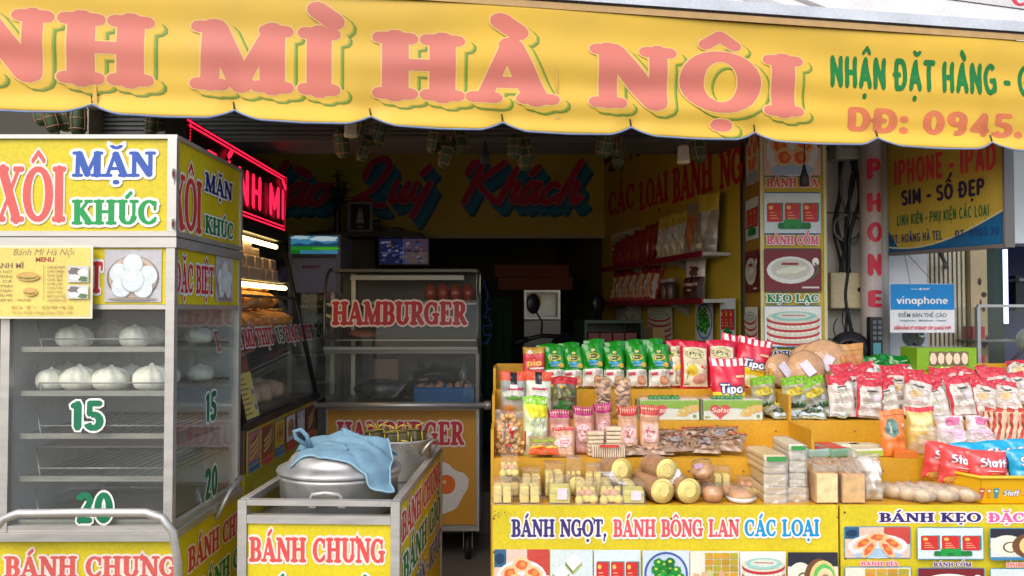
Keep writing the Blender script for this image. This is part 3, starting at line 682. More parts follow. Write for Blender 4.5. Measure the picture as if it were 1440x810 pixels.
cv.build('print', P2, ps)
# the poster's side sheet round the pillar's corner
SPp = Plane((PX0 - .004, 4.69, 0), (0, -1, 0)); cv = Canvas(.001); ps2 = thing('poster_side_sheet', 'dim side sheet of the cake poster round the pillar corner', 'poster')
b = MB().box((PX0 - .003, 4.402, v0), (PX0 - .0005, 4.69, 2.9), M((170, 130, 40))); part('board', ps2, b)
for fn, za, zb_ in ((pic_pia, 2.18, 2.55), (pic_com, 1.88, 2.1), (pic_keo, 1.6, 1.82), (pic_stack, 1.32, 1.52)): fn(Sub(cv, .03, za, .27, zb_))
cv.build('print', SPp, ps2)

# ------------------------------------------------------------------ things on the wall right of the pillar
CREAM = M((196, 180, 140), 'paint'); BLK = M((20, 20, 22), 'rubber'); GREY = M((120, 120, 116), 'plastic')
t = thing('junction_box', 'beige metal junction box with a round lock on the wall', 'electrical box', U(1160, 434, 4.69))
w = 48 * 4.6 / FPX; h = 51 * 4.6 / FPX
MB().box((0, -.09, 0), (w, 0, h), CREAM, bev=.006).build('body', t); MB().box((.006, -.094, .006), (w - .006, -.091, h - .006), M((200, 186, 146), 'paint')).build('door', t)
MB().lathe([(.013, 0), (.013, .012), (.006, .013)], BLK, 14, Matrix.Translation((w - .03, -.095, h * .52)) @ Matrix.Rotation(R(90), 4, 'X')).build('lock', t)
t = thing('meter_box', 'grey plastic electric meter box high under the awning', 'electrical box', U(1164, 229, 4.69))
MB().box((0, -.12, 0), (.17, 0, .2), M((150, 150, 146), 'plastic'), bev=.012).build('body', t); MB().box((.03, -.124, .06), (.14, -.121, .16), M((110, 116, 118), 'plastic')).build('window', t)
t = thing('conduit_pipe', 'white vertical pipe column with red letters spelling PHONE down it', 'pipe', (XU(1226, 4.56), 4.56, 0))
rr = 15 * 4.5 / FPX; MB().lathe([(rr, 0), (rr, 3.29)], M((196, 182, 176), 'paint'), 20).build('column', t)
MB().lathe([(.03, 0), (.03, 3.29)], M((170, 168, 162), 'paint'), 12, Matrix.Translation((.085, .05, 0))).build('drain_pipe', t)
cv = Canvas(.0015)
for c, tp, bt in zip('PHONE', (222, 270, 312, 356, 408), (252, 298, 340, 388, 432)):
    cv.text(c, -.04, .04, ZU(bt, 4.5), ZU(tp, 4.5), m_(206, 40, 66), font='block', st=(.26, .22), grid=.012)
cv.build('lettering', lambda u, v, h: Vector(((rr + h) * math.sin(u / rr), -(rr + h) * math.cos(u / rr), v)), t)
t = thing('cable_bundle', 'loose bundle of black cables running down the wall beside the junction box', 'cables', (0, 0, 0))
rd = random.Random(3)
for k in range(6):
    a = 1178 + k * 6; p1_, p2_ = rd.random() * 6, rd.random() * 6; pts = [U(1182 + (a - 1182) * (.9 - .02 * i) + 5 * math.sin(i * .26 + p1_) + 2.5 * math.sin(i * .6 + p2_), 205 + i * 9, 4.66 - .012 * k) for i in range(22 if k < 4 else 33)]; MB().tube(pts, .007 + .003 * (k % 2), BLK if k != 2 else M((96, 96, 96), 'rubber'), 6).build('cable', t)
pts = [U(1192 + 20 * math.cos(q * .42), 318 + 19 * math.sin(q * .42) + q * .12, 4.64 - .001 * q) for q in range(34)]; MB().tube(pts, .006, M((106, 106, 104), 'rubber'), 6).build('coil', t)
for k, (cx, cy_, r) in enumerate(((1172, 455, 18), (1186, 462, 14), (1204, 448, 20))):
    MB().tube([U(cx + r * math.cos(q * .5), cy_ + r * 1.3 * math.sin(q * .5), 4.62 - .01 * k) for q in range(9)], .0035, BLK, 5).build('loop', t)
t = tag(MB().tube([U(1195 + 27 * math.cos(q * .35) * (1 - .004 * q), 492 + 24 * math.sin(q * .35) * (1 - .004 * q), 4.55 - .002 * q) for q in range(110)], .014, BLK, 7).build('cable_coil'), 'thick coil of black cable hanging low beside the pillar', 'cable coil')
t = thing('switch_panel', 'narrow black panel of breakers standing against the white wall', 'switch panel', U(1221, 502, 4.47))
MB().box((0, -.03, 0), (.065, .02, .21), M((26, 28, 32), 'plastic'), bev=.004).build('body', t)
for j in range(4):
    for i in range(2): MB().box((.01 + i * .027, -.038, .09 + j * .028), (.03 + i * .027, -.031, .108 + j * .028), M((90, 96, 104), 'plastic')).build('breaker', t)
MB().box((.012, -.034, .015), (.053, -.031, .075), M((80, 140, 150), 'plastic')).build('label_plate', t)

# phone shop sign
A0 = U(1250, 355, 4.6); A1 = U(1413, 341, 3.98); PP = Plane((A0.x, A0.y, 0), (A1 - A0).xy.to_3d()); PL = (A1 - A0).xy.length; zb = A0.z
sg = thing('phone_shop_sign', 'yellow and blue hanging signboard of the phone shop with red capitals', 'sign')
b = MB(); c8 = [PP(0, zb, 0), PP(PL, zb, 0), PP(PL, 2.5, 0), PP(0, 2.5, 0)]
b.add(c8 + [v - PP.n * .05 for v in c8], [(0, 1, 2, 3), (7, 6, 5, 4), (0, 4, 5, 1), (1, 5, 6, 2), (3, 7, 4, 0), (2, 6, 7, 3)], M((200, 172, 66))); part('board', sg, b)
b = MB()
for (ua, va, ub, vb_) in ((-.01, zb - .018, PL + .01, zb - .002), (-.012, zb - .018, -.002, 2.51), (PL + .002, zb - .018, PL + .012, 2.51)):
    q = [PP(ua, va, .012), PP(ub, va, .012), PP(ub, vb_, .012), PP(ua, vb_, .012)]; b.add(q + [v - PP.n * .066 for v in q], [(0, 1, 2, 3), (7, 6, 5, 4), (0, 4, 5, 1), (1, 5, 6, 2), (3, 7, 4, 0), (2, 6, 7, 3)], M((110, 104, 100), 'paint'))
part('frame', sg, b)
cv = Canvas(); hz = zb + .1
pts = [(0, zb), (PL, zb), (PL, zb + .155)] + [(PL * (1 - k / 10), zb + .155 - .115 * math.sin(k / 10 * 2.2) - .004 * k) for k in range(1, 10)] + [(0, zb + .115)]
cv.poly(pts, m_(0, 92, 140)); cv.line([(PL - p_ * PL / 10, zb + .16 - .115 * math.sin(p_ / 10 * 2.2) - .004 * p_) for p_ in range(11)], .008, m_(210, 200, 150))
for tx, a, c, yb, yt, col, f in (('IPHONE - IPAD', 1258, 1402, 262, 226, m_(222, 66, 76), .055), ('SIM - SỐ ĐẸP', 1268, 1386, 290, 268, m_(40, 30, 70), .05), ('LINH KIỆN - PHỤ KIỆN CÁC LOẠI', 1262, 1392, 318, 303, m_(20, 110, 66), .05), ('ĐT: HOÀNG HÀ TEL', 1254, 1326, 343, 331, m_(20, 60, 110), .05), ('ĐT: 0903 70', 1344, 1406, 335, 324, m_(20, 60, 110), .05)):
    u0, v0 = PP.px(a, yb); u1 = PP.px(c, yb - (c - a) * .02)[0]; v1 = PP.px(a, yt)[1]; cv.text(tx, u0, u1, v0, v1, col, m_(220, 180, 60) if 'IPH' in tx else None, ow=.05, font='block', st=((.25, .19) if 'IPH' in tx or 'SIM' in tx else (.19, .15)), track=.08)
cv.build('lettering', PP, sg)
MB().tube([PP(.3, zb - .01, -.02), U(1330, 372, 4.9), U(1330, 376, 5.05)], .011, M((96, 98, 98), 'steel'), 8).build('bracket', sg)
# carrier sign hanging from strings
P = front(4.4); x0, z0 = P.px(1252, 468); x1, z1 = P.px(1342, 399)
sg = thing('hanging_card_sign', 'blue and white plastic card sign hung by strings before the white wall', 'sign', (x0, 4.4, z0)); w, h = x1 - x0, z1 - z0
b = MB().box((0, 0, 0), (w, .006, h), M((226, 228, 230)), bev=.002); part('board', sg, b); cv = Canvas()
cv.rect(.002, h * .47, w - .002, h - .002, m_(0, 134, 206)); cv.text('vinaphone', w * .1, w * .9, h * .585, h * .74, WHT, font='block', st=(.17, .14)); cv.text('VNPT', w * .5, w * .62, h * .87, h * .91, WHT, font='sans'); cv.rect(w * .32, h * .88, w * .44, h * .9, m_(140, 200, 230)); cv.ell(w * .47, h * .89, .006, .006, WHT)
cv.text('ĐIỂM BÁN THẺ CÀO', w * .13, w * .87, h * .32, h * .4, m_(96, 116, 130), font='sans', off=.01); cv.text('Vinaphone - Mobifone - Viettel', w * .14, w * .86, h * .235, h * .27, m_(120, 130, 140), font='sans', off=.02); cv.text('ĐIỂM ĐĂNG KÝ INTERNET CÁP QUANG VNPT', w * .06, w * .94, h * .07, h * .13, m_(216, 60, 80), font='sans', off=.03)
cv.build('print', lambda u, v, q: Vector((u, -q, v)), sg)
for f in (.32, .7): MB().tube([(w * f, .002, h), (w * .5 + .0, .2, h + .19)], .0016, M((90, 90, 90), 'rubber'), 5).build('string', sg)
# folding gate
t = thing('folding_gate', 'rusty cream folding steel gate with vertical slats beside the white wall', 'gate', (0, 0, 0))
gx0, gx1 = XU(1302, 5.05), XU(1352, 5.05)
for k in range(9):
    x = gx0 + (gx1 - gx0) * k / 8; MB().box((x - .008, 5.02, .02), (x + .008, 5.05, 2.75), M((216, 206, 180), 'paint')).build('slat', t)
MB().box((gx0, 5.1, .05), (gx1, 5.11, 2.7), M((84, 66, 50), 'paint')).build('backing', t)
b = MB().box((gx1 + .02, 4.98, 0), (XU(1386, 5.0), 5.1, 2.8), M((188, 170, 132), 'paint')); rd = random.Random(8)
for k in range(16): z = .9 + rd.random() * 1.2; x = gx1 + .03 + rd.random() * .09; b.blob((x, 4.979, z), (.006 + rd.random() * .012, .001, .008 + rd.random() * .03), M((70, 44, 30), 'paint'), 8, 6)
b.build('post', t)
# phone shop beyond
t = thing('phone_shop', 'dark green doorway and lavender-lit phone shop at the right edge', 'shop', (0, 0, 0))
MB().box((XU(1387, 5.3), 5.3, 0), (XU(1412, 5.3), 5.5, 3.2), M((44, 62, 52), 'wall')).build('door_jamb', t)
MB().box((XU(1412, 5.3), 6.2, 0), (5.5, 6.3, 2.6), M((84, 86, 124), 'wall')).build('back_wall', t)
MB().box((XU(1408, 5.3), 5.28, 1.92), (5.8, 5.55, 3.2), M((226, 234, 240), 'wall')).build('facade', t)
MB().box((XU(1412.5, 5.26), 5.24, 1.42), (XU(1415.5, 5.26), 5.27, 1.88), emit((214, 220, 255), 1.2, 'led_strip')).build('led_strip', t)
MB().box((XU(1417, 5.9), 5.8, 1.5), (XU(1446, 5.9), 5.9, 1.74), M((30, 34, 40), 'plastic')).build('dark_display', t)
MB().box((XU(1416, 5.9), 5.75, 1.7), (5.4, 6.2, 1.72), M((150, 150, 170), 'paint')).build('shelf', t)
t = thing('phone_counter', 'glass phone counter with white display trays at the right edge', 'counter', (0, 0, 0)); x0 = XU(1376, 4.75)
MB().box((x0, 4.75, 0), (4.6, 5.2, .95), M((150, 152, 154), 'paint')).build('cabinet', t)
MB().box((x0, 4.752, .955), (4.6, 5.19, 1.52), glass()).build('glass_case', t)
b = MB()
for a, c in (((x0, 4.75, 1.52), (4.6, 4.77, 1.535)), ((x0, 4.76, 1.14), (4.6, 5.15, 1.152)), ((x0 - .012, 4.74, .95), (x0 + .006, 4.77, 1.52))): b.box(a, c, M((190, 192, 190), 'steel'))
b.build('rim', t)
for k in range(3):
    T = Matrix.Translation((x0 + .09 + k * .125, 4.84, 1.16)) @ Matrix.Rotation(R(-50), 4, 'X') @ Matrix.Rotation(R(-12), 4, 'Y'); b = MB().box((0, 0, 0), (.11, .16, .02), M((214, 216, 218), 'plastic'), T, .004); b.box((.02, .04, .021), (.09, .14, .026), M((40, 44, 50), 'plastic'), T); b.build('phone_tray', t)
MB().box((x0 + .01, 4.8, 1.325), (4.5, 5.1, 1.333), GREY).build('glass_shelf', t); MB().box((x0 + .02, 4.85, 1.34), (x0 + .09, 4.95, 1.41), M((176, 50, 66), 'plastic')).build('red_box', t); MB().box((x0 + .02, 4.82, 1.155), (x0 + .07, 4.87, 1.25), M((186, 50, 70), 'plastic')).build('red_box', t)

# upper signboard over the awning
sg = thing('upper_signboard', 'white glossy signboard with grey swooshes above the awning, red letters at its end', 'sign')
UY = 4.3; P = front(UY); b = MB().box((P.px(560, 20)[0], UY, 2.72), (5.2, UY + .12, 4.2), M((222, 224, 228), 'print', .3)); part('board', sg, b); cv = Canvas()
G1, G2 = m_(150, 148, 152), m_(188, 188, 194)
for k in range(7):
    a = 640 + k * 66; pts = [P.px(a + q * 34, -40 + q * 9 + q * q * .6 + k * 2) for q in range(10)]; cv.line(pts, .05 if k % 2 else .02, G2 if k % 2 else G1)
pts = [P.px(1310 + q * 24, -4 + q * 3.2) for q in range(14)]; cv.poly([P.px(1310, -60)] + pts + [P.px(1640, -60)], m_(205, 206, 206)); cv.line(pts, .004, INK)
u0, v0 = P.px(1421, 9); u1, v1 = P.px(1470, -14); cv.text('CH', u0, u1, v0, v1, m_(196, 60, 76), font='block'); cv.build('print', P, sg)
# ------------------------------------------------------------------ shared metal stock
STEEL = M((192, 189, 182), 'steel'); STEELD = M((120, 116, 110), 'steel'); ALU = M((182, 181, 177), 'alu'); DARKM = M((34, 32, 32), 'paint'); GL = glass()
RED = m_(206, 44, 50); BLUE = m_(44, 84, 170)
def castor(t, x, y, r=.055):
    b = MB().lathe([(r * .55, -.018), (r, -.016), (r, .016), (r * .55, .018)], M((24, 24, 24), 'rubber'), 18, Matrix.Translation((x, y, r + .005)) @ Matrix.Rotation(R(90), 4, 'Y'))
    w = b.build('caster_wheel', t)
    for s in (-1, 1): MB().box((x + s * .026 - .002, y - .012, r), (x + s * .026 + .002, y + .02, .172), STEEL).build('fork', w)
    return w
def on(pl, cv, txt, a, c, yb, yt, col, out=None, **k):
    """Print txt on a plane between photograph columns a..c, baseline row yb and cap row yt (both at column a)."""
    u0, v0 = pl.px(a, yb); v1 = pl.px(a, yt)[1]; u1 = pl.px(c, yb)[0]; cv.text(txt, u0, u1, v0, v1, col, out, **k)

# ------------------------------------------------------------------ bun steamer cart
SY, SB = 2.9, 3.62; SX0, SX1 = XU(8, SY), XU(246, SY)
st = thing('bun_steamer_cart', 'stainless glass bun steamer cart with yellow red-lettered sign box on top', 'food cart', (0, 0, 0))
zt, zs, zb = ZU(190, SY), ZU(331, SY), ZU(747, SY)       # sign top, sign bottom, cabinet base
def panel(name, lo, hi, mat, p, bev=0): return MB().box(lo, hi, mat, None, bev).build(name, p)
sb = panel('sign_box', (XU(-34, SY), SY + .004, zs + .012), (SX1 - .006, SB - .01, zt - .012), M((216, 196, 26)), st)
b = MB()
for (a, c) in (((XU(-36, SY), SY - .006, zt - .014), (SX1 + .004, SB, zt)), ((XU(-36, SY), SY - .006, zs - .004), (SX1 + .004, SB, zs + .014)), ((SX1 - .028, SY - .007, zs + .012), (SX1 + .003, SY + .018, zt - .013)), ((SX1 - .02, SB - .02, zs + .012), (SX1 + .003, SB, zt - .013)), ((XU(-36, SY), SY - .007, zs + .012), (XU(-32, SY), SY + .018, zt - .013))): b.box(a, c, STEEL)
b.build('sign_frame', sb)
P = front(SY + .003); cv = Canvas()
on(P, cv, 'XÔI', -6, 93, 312, 234, SALM, HALO, ow=.05, st=(.25, .1)); on(P, cv, 'MẶN', 102, 219, 249, 213, BLUE, WHT, ow=.11); on(P, cv, 'KHÚC', 102, 223, 316, 281, m_(0, 150, 70), WHT, ow=.11)
cv.build('lettering', P, sb)
PS = Plane((SX1 - .005, 0, 0), (0, 1, 0)); cv = Canvas()
on(PS, cv, 'XÔI', 242, 283, 319, 240, m_(206, 60, 54), HALO, ow=.05, st=(.25, .1)); on(PS, cv, 'MẶN', 287, 326, 268, 241, m_(30, 44, 120), WHT, ow=.1); on(PS, cv, 'KHÚC', 287, 327, 327, 302, m_(0, 120, 50), WHT, ow=.1)
cv.build('lettering', PS, sb)
# cabinet frame
b = MB(); e = .03
b.box((SX0 - .03, SY - .01, zs - .042), (SX1 + .006, SB + .004, zs - .008), STEEL)                  # upper rail
for x in (SX0 - .012, SX1 - e):
    for y in (SY - .006, SB - e): b.box((x, y, zb), (x + e, y + e, zs - .043), STEEL)
zp = ZU(430, SY); b.box((SX0 + .019, SY - .004, zp - .012), (SX1 - e - .001, SY + .02, zp + .004), STEEL); b.box((SX1 - .026, SY + e + .001, zp - .012), (SX1 - .002, SB - e - .001, zp + .004), STEEL)
b.box((SX0 - .03, SY - .02, zb - .028), (SX1 + .012, SB + .01, zb - .001), STEEL); b.box((SX0 + .019, SY - .003, zb), (SX1 - e - .001, SY + .018, zb + .02), STEEL); b.box((SX1 - .026, SY + e + .001, zb), (SX1 - .003, SB - e - .001, zb + .02), STEEL)
b.build('frame', st)
MB().box((SX0 + .02, SB - .03, zb), (SX1 - .03, SB - .02, zs - .05), M((196, 198, 194), 'paint')).build('back_panel', st)
MB().box((SX0 - .011, SY + .026, zb), (SX0 - .003, SB - .03, zs - .05), M((200, 200, 198), 'paint')).build('side_panel', st)
MB().box((SX0 + .02, SY + .004, zb + .021), (SX1 - e - .001, SY + .009, zp - .013), GL).build('glass_door', st)
MB().box((SX1 - .016, SY + e + .001, zb + .021), (SX1 - .011, SB - e - .001, zp - .013), GL).build('side_glass', st)
# picture band under the sign
bd = MB().box((SX0 + .02, SY + .0, zp + .005), (SX1 - e - .001, SY + .012, zs - .043), M((216, 196, 26))).box((SX1 - .02, SY + e + .001, zp + .005), (SX1 - .006, SB - e - .001, zs - .043), M((216, 196, 26))).build('picture_band', st)
P0 = front(SY - .001); cv = Canvas(); on(P0, cv, 'ĐẶC BIỆT', 14, 145, 412, 368, RED, WHT, ow=.08); x0, y0 = P0.px(147, 425); x1, y1 = P0.px(228, 351); pic_buns(Sub(cv, x0, y0, x1, y1)); cv.build('print', P0, bd)
PS0 = Plane((SX1 - .005, 0, 0), (0, 1, 0)); cv = Canvas(); on(PS0, cv, 'ĐẶC BIỆT', 245, 300, 411, 368, m_(200, 50, 56), WHT, ow=.08); x0, y0 = PS0.px(302, 424); x1, y1 = PS0.px(327, 364); pic_buns(Sub(cv, x0, y0, x1, y1)); cv.build('print', PS0, bd)
# price numerals on the glass
P1 = front(SY + .0035); PS1 = Plane((SX1 - .0105, 0, 0), (0, 1, 0))
for pl, tx, a, c, yb, yt in ((P1, '15', 97, 146, 606, 563), (P1, '20', 107, 158, 736, 692), (PS1, '15', 288, 304, 596, 553), (PS1, '20', 288, 305, 705, 661)):
    cv = Canvas(.0006); on(pl, cv, tx, a, c, yb, yt, m_(0, 112, 72), WHT, font='block', st=(.28, .2), ow=.07, track=.07); cv.build('price_numeral', pl, st)
# shelves: steel tray lip, wires, rail
WIRE = M((150, 150, 146), 'steel'); LIPS = []
for k, py in enumerate((490, 552, 612, 672, 733)):
    z = ZU(py, SY + .03); LIPS.append(z); b = MB(); y0, y1 = SY + .035, SB - .05; x0, x1 = SX0 + .035, SX1 - .035
    b.box((x0, y0, z - .012), (x1, y0 + .012, z + .006), M((150, 148, 142), 'steel')); b.box((x0, y1 - .01, z - .006), (x1, y1, z + .004), STEELD)
    if k == 4: b.box((x0, y0 + .013, z - .008), (x1, y1 - .011, z - .004), STEELD)
    sh = b.build('shelf', st); b = MB()
    if k != 4:
        for q in range(15): x = x0 + .006 + (x1 - x0 - .012) * q / 14; b.tube([(x, y0 + .01, z), (x, y1 - .006, z)], .0022, WIRE, 5, False)
    b.tube([(x0 + .05, y0 + .01, z), (x0 + .06, y0 + .006, z + .032), (x1, y0 + .006, z + .032)], .0025, WIRE, 5)
    b.tube([(x0, y0 + .1, z + .09), (x0 + .06, y0 + .02, z + .004)], .003, WIRE, 5); b.build('wire_rack', sh)
ts = MB().box((SX0 + .05, SY + .12, LIPS[3] + .09), (SX1 - .05, SB - .1, LIPS[3] + .094), STEELD).build('tray', st)
# base cart with yellow banner
b = MB().box((SX0 - .02, SY + .01, .16), (SX1 + .004, SB, zb - .03), M((216, 196, 26))); base = b.build('base_cabinet', st)
P2 = front(SY + .009); cv = Canvas(); on(P2, cv, 'BÁNH CHƯNG', 6, 250, 812, 782, SALM, HALO, ow=.1); on(P2, cv, 'BÁNH GIÒ', 30, 220, 880, 848, m_(0, 140, 66), WHT, ow=.1); cv.build('lettering', P2, base)
PS2 = Plane((SX1 + .0045, 0, 0), (0, 1, 0)); cv = Canvas(.0008); u0, v0 = PS2.px(264, 806); u1 = PS2.px(338, 742)[0]; cv.text('BÁNH CHƯNG', u0, u1 + .18, v0, v0 + .085, m_(206, 60, 66), HALO, ow=.1); cv.text('BÁNH GIÒ', u0 + .1, u1 + .12, v0 - .14, v0 - .06, m_(0, 130, 60), WHT, ow=.1); cv.build('lettering', PS2, base)
for x in (SX0 + .06, SX1 - .06):
    for y in (SY + .08, SB - .08): castor(st, x, y)
HY = 2.74; pts = [U(-30, 800, HY), U(-8, 745, HY), U(6, 729, HY), U(26, 722, HY), U(120, 721, HY), U(205, 721, HY), U(228, 728, HY), U(243, 748, HY), U(250, 790, HY + .02), U(252, 850, HY + .05), U(252, 880, SY + .01)]
pts = [Vector(q) for q in _spl([tuple(p) for p in pts], 4)] if False else pts
MB().tube(pts, .0135, STEEL, 12).build('push_handle', st)
# second small handle at the far side
MB().tube([Vector((SX1 + .01, 3.3, .70)), Vector((SX1 + .05, 3.34, .80)), Vector((SX1 + .045, 3.5, .82)), Vector((SX1 + .01, 3.55, .8))], .009, STEEL, 8).build('side_handle', st)

# menu card on the steamer
P = front(2.868); x0, z0 = P.px(-70, 448); x1, z1 = P.px(131, 345); w, h = x1 - x0, z1 - z0
mc = thing('menu_card', 'laminated pale yellow menu card hung on the front of the bun steamer', 'menu', (x0, 2.868, z0))
panel('card', (0, 0, 0), (w, .003, h), M((226, 218, 190), 'plastic'), mc); cv = Canvas(.0006); br = m_(150, 120, 84)
cv.rect(.006, .008, w - .008, h - .008, m_(228, 208, 110)); X = lambda px: P.px(px, 400)[0] - x0; Z = lambda py: P.px(0, py)[1] - z0
cv.text('Bánh Mì Hà Nội', X(18), X(103), Z(359), Z(350), br, font='sans', off=.0, shear=.3); cv.text('MENU', X(50), X(76), Z(368), Z(362), m_(170, 70, 60), font='sans', off=.04); cv.text('BÁNH MÌ', X(-12), X(33), Z(377), Z(370), br, font='sans', off=.03)
for k, tx in enumerate(('1. BÁNH MÌ THỊT', '2. BÁNH MÌ TRỨNG', '3. CHẢ CÁ', '4. XÍU MẠI', '5. BÁNH MÌ HEO QUAY', '6. BÁNH MÌ XÍU MẠI', '7. HAMBURGER BÒ - TRỨNG')): cv.text(tx, X(-30), X(18 if k < 6 else 44), Z(384 + k * 6.6), Z(380.5 + k * 6.6), br, font='sans', off=.0)
for k, tx in enumerate(('CHẢ BÒ NHỎ', 'CHẢ CHIÊN', 'CHẢ QUẾ', 'CHẢ BÒ', 'CHẢ LỤA', 'CHẢ DAI', 'GIÒ THỦ', 'NEM CHUA HUẾ', 'CHẢ BÌ MẮM RUỐC')): cv.text(tx, X(67), X(83 + len(tx) * .8), Z(377.5 + k * 5.8), Z(374 + k * 5.8), br, font='sans', off=.0)
for q, tx in enumerate(('ĐT: 0945', 'Nhận Đặt Hàng Giao Tận Nơi')): cv.text(tx, X(18), X(104), Z(434 + q * 7), Z(430 + q * 7), m_(190, 160, 80), font='sans', off=.0, shear=.2)
cv.rect(X(62), Z(422), X(62.6), Z(372), br)
for a, c, yb, yt, fn in ((24, 57, 397, 381, pic_sandwich), (34, 54, 418, 403, pic_burger)):
    S = Sub(cv, X(a), Z(yb), X(c), Z(yt)); S.ell(.5, .5, .5, .4, m_(206, 160, 80)); S.ell(.5, .45, .4, .18, m_(110, 120, 50), wob=.2); S.ell(.5, .62, .42, .22, m_(214, 170, 96))
for yb, yt in ((397, 374), (420, 401)):
    S = Sub(cv, X(96), Z(yb), X(126), Z(yt)); S.rect(0, 0, 1, 1, m_(206, 206, 200)); S.ell(.35, .66, .3, .24, m_(120, 110, 106), wob=.15); S.ell(.72, .6, .24, .2, WHT); S.ell(.35, .3, .24, .18, WHT); S.ell(.75, .2, .22, .16, m_(96, 120, 80), wob=.2)
cv.build('print', lambda u, v, q: Vector((u, -q, v)), mc)

# the buns
def bun_mesh(np_=11, sq=1.0):
    b = MB(); prof = [(.0, .0), (.036, .0), (.048, .009), (.053, .026), (.049, .046), (.036, .062), (.02, .07), (.008, .073), (.004, .079), (0, .08)]; vs = []; fs = []; seg = 36
    for i, (r, z) in enumerate(prof):
        for k in range(seg):
            a = 2 * math.pi * k / seg; am = .12 * max(0, min(1, (z - .02) / .04)); q = r * (1 + am * math.sin(a * np_ + z * 55) + .05 * math.sin(a * 2 + np_)); vs.append((q * math.cos(a) / sq, q * math.sin(a) / sq, z * sq))
    for i in range(len(prof) - 1):
        for k in range(seg): fs.append((i * seg + k, i * seg + (k + 1) % seg, (i + 1) * seg + (k + 1) % seg, (i + 1) * seg + k))
    b.add(vs, fs, M((240, 236, 222), 'food'), True); return b
bun2 = bun_mesh(9, .93).mesh('steamed_bun'); bun0 = None; rd = random.Random(5); cnt = 0
for row, (lip, ys, xs) in enumerate(((LIPS[1], SY + .13, (74, 113, 158, 214)), (LIPS[1], SY + .36, (96, 140, 186, 232)), (LIPS[0], SY + .14, (106, 190)), (LIPS[0], SY + .36, (160, 212)))):
    for i, px in enumerate(xs):
        x = XU(px, ys); x = min(x, SX1 - .095); z = lip + .0025
        if i and row == 0 and px == 214: x = SX1 - .13
        lab = f'{ORD[i]} white pleated bun from the left, {"front" if row % 2 == 0 else "back"} row on the {"second" if row < 2 else "top"} steamer shelf'
        if bun0 is None:
            bun0 = tag(bun_mesh().build('steamed_bun', None, (x, ys, z)), lab, 'bun', 'white buns in the steamer')
        else:
            c = bun0.copy(); c.data = bun0.data if (i + row) % 2 else bun2; COL.objects.link(c); c.location = (x, ys, z); c['label'] = lab; c.rotation_euler = (0, 0, rd.random() * 3); s = rd.uniform(.96, 1.18); c.scale = (s, s, s)
for i, (y, lip) in enumerate(((SY + .52, LIPS[1]), (SY + .5, LIPS[0]))):
    c = bun0.copy(); COL.objects.link(c); c.location = (SX1 - .1, y, lip + .0025); c.scale = (1.05, 1.05, .85); c['label'] = ('white bun at the far end of the second steamer shelf by the side glass', 'white bun at the far end of the top steamer shelf by the side glass')[i]

# ------------------------------------------------------------------ sandwich cart running back along the side, with its LED sign
BX = -1.13; BY0, BY1 = 3.68, 5.06; zg0, zg1 = 1.015, 1.9; XT = BX - .2
bc = thing('sandwich_cart', 'long glass sandwich cart with slanted glass and lit tubes behind the bun steamer', 'food cart', (0, 0, 0))
P = Plane((BX, 0, 0), (0, 1, 0))
b = MB().box((BX - .55, BY0, .14), (BX - .002, BY1, .80), M((176, 172, 40))); lb = b.build('lower_panel', bc)
b = MB().box((BX - .56, BY0 - .01, .802), (BX - .001, BY1 + .01, zg0 - .002), M((120, 100, 88), 'steel')); b.box((BX - .56, BY0 - .012, zg0 - .03), (BX + .012, BY1 + .012, zg0), DARKM); b.build('counter_band', bc)
cv = Canvas(); cv.rect(3.69, .782, 4.93, .978, m_(214, 186, 40))
for k, (fn, cp, co) in enumerate(((lambda S: pic_sandwich(S), 'BÁNH MÌ THỊT', CYAN), (lambda S: pic_sandwich(S, (120, 70, 60)), 'CHẢ LỤA BÌ', SALM), (lambda S: pic_burger(S, (206, 180, 20)), 'ỐP LA', CYAN), (lambda S: pic_burger(S), 'HAMBURGER', SALM), (lambda S: pic_buns(S), 'BÁNH BAO', CYAN), (lambda S: pic_sandwich(S, (70, 60, 60)), 'XÍU MẠI', SALM))):
    y0 = 3.72 + k * .2; cv.rect(y0 - .006, .822, y0 + .176, .968, m_(20, 110, 170) if k % 2 == 0 else m_(200, 60, 60)); fn(Sub(cv, y0, .835, y0 + .17, .962)); cv.rect(y0, .79, y0 + .17, .818, co); cv.text(cp, y0 + .01, y0 + .16, .796, .812, NAVY if co is CYAN else RED, font='sans', off=.03)
cv.build('picture_row', P, bc)
cv = Canvas(); S = Sub(cv, BY0 + .1, .2, BY1 - .1, .74); S.rect(0, 0, 1, 1, m_(190, 190, 60))
for k in range(40): S.poly([(k / 40, .2), (k / 40 + .02, .2), (k / 40 + .04 * math.sin(k), .55 + .3 * math.sin(k * 1.7))], m_(70, 130 + k % 3 * 20, 40))
cv.build('print', P, lb)
def G(y, t, o=0): return Vector((BX - .005 + (XT - BX) * t + o, y, zg0 + (zg1 - zg0) * t))
b = MB(); b.add([G(BY0, 0), G(BY1, 0), G(BY1, 1), G(BY0, 1)], [(0, 1, 2, 3)], GL); b.build('slanted_glass', bc)
b = MB()
for y in (BY0, BY1 - .02): b.tube([G(y, 0), G(y, 1)], .014, DARKM, 6)
b.tube([G(BY0, .63), G(BY1, .63)], .008, M((120, 120, 116), 'steel'), 6); b.tube([G(BY0, .0), G(BY1, .0)], .012, DARKM, 6); b.build('glass_frame', bc)
MB().box((XT - .36, BY0, zg1), (XT + .015, BY1, zg1 + .06), DARKM).build('top_rail', bc)
MB().box((BX - .55, BY0, zg0), (BX - .54, BY1, zg1), M((170, 150, 136), 'steel')).build('back_panel', bc)
MB().box((BX - .54, BY1 - .012, zg0), (BX - .03, BY1 - .006, zg0 + .34), GL).build('end_glass', bc)
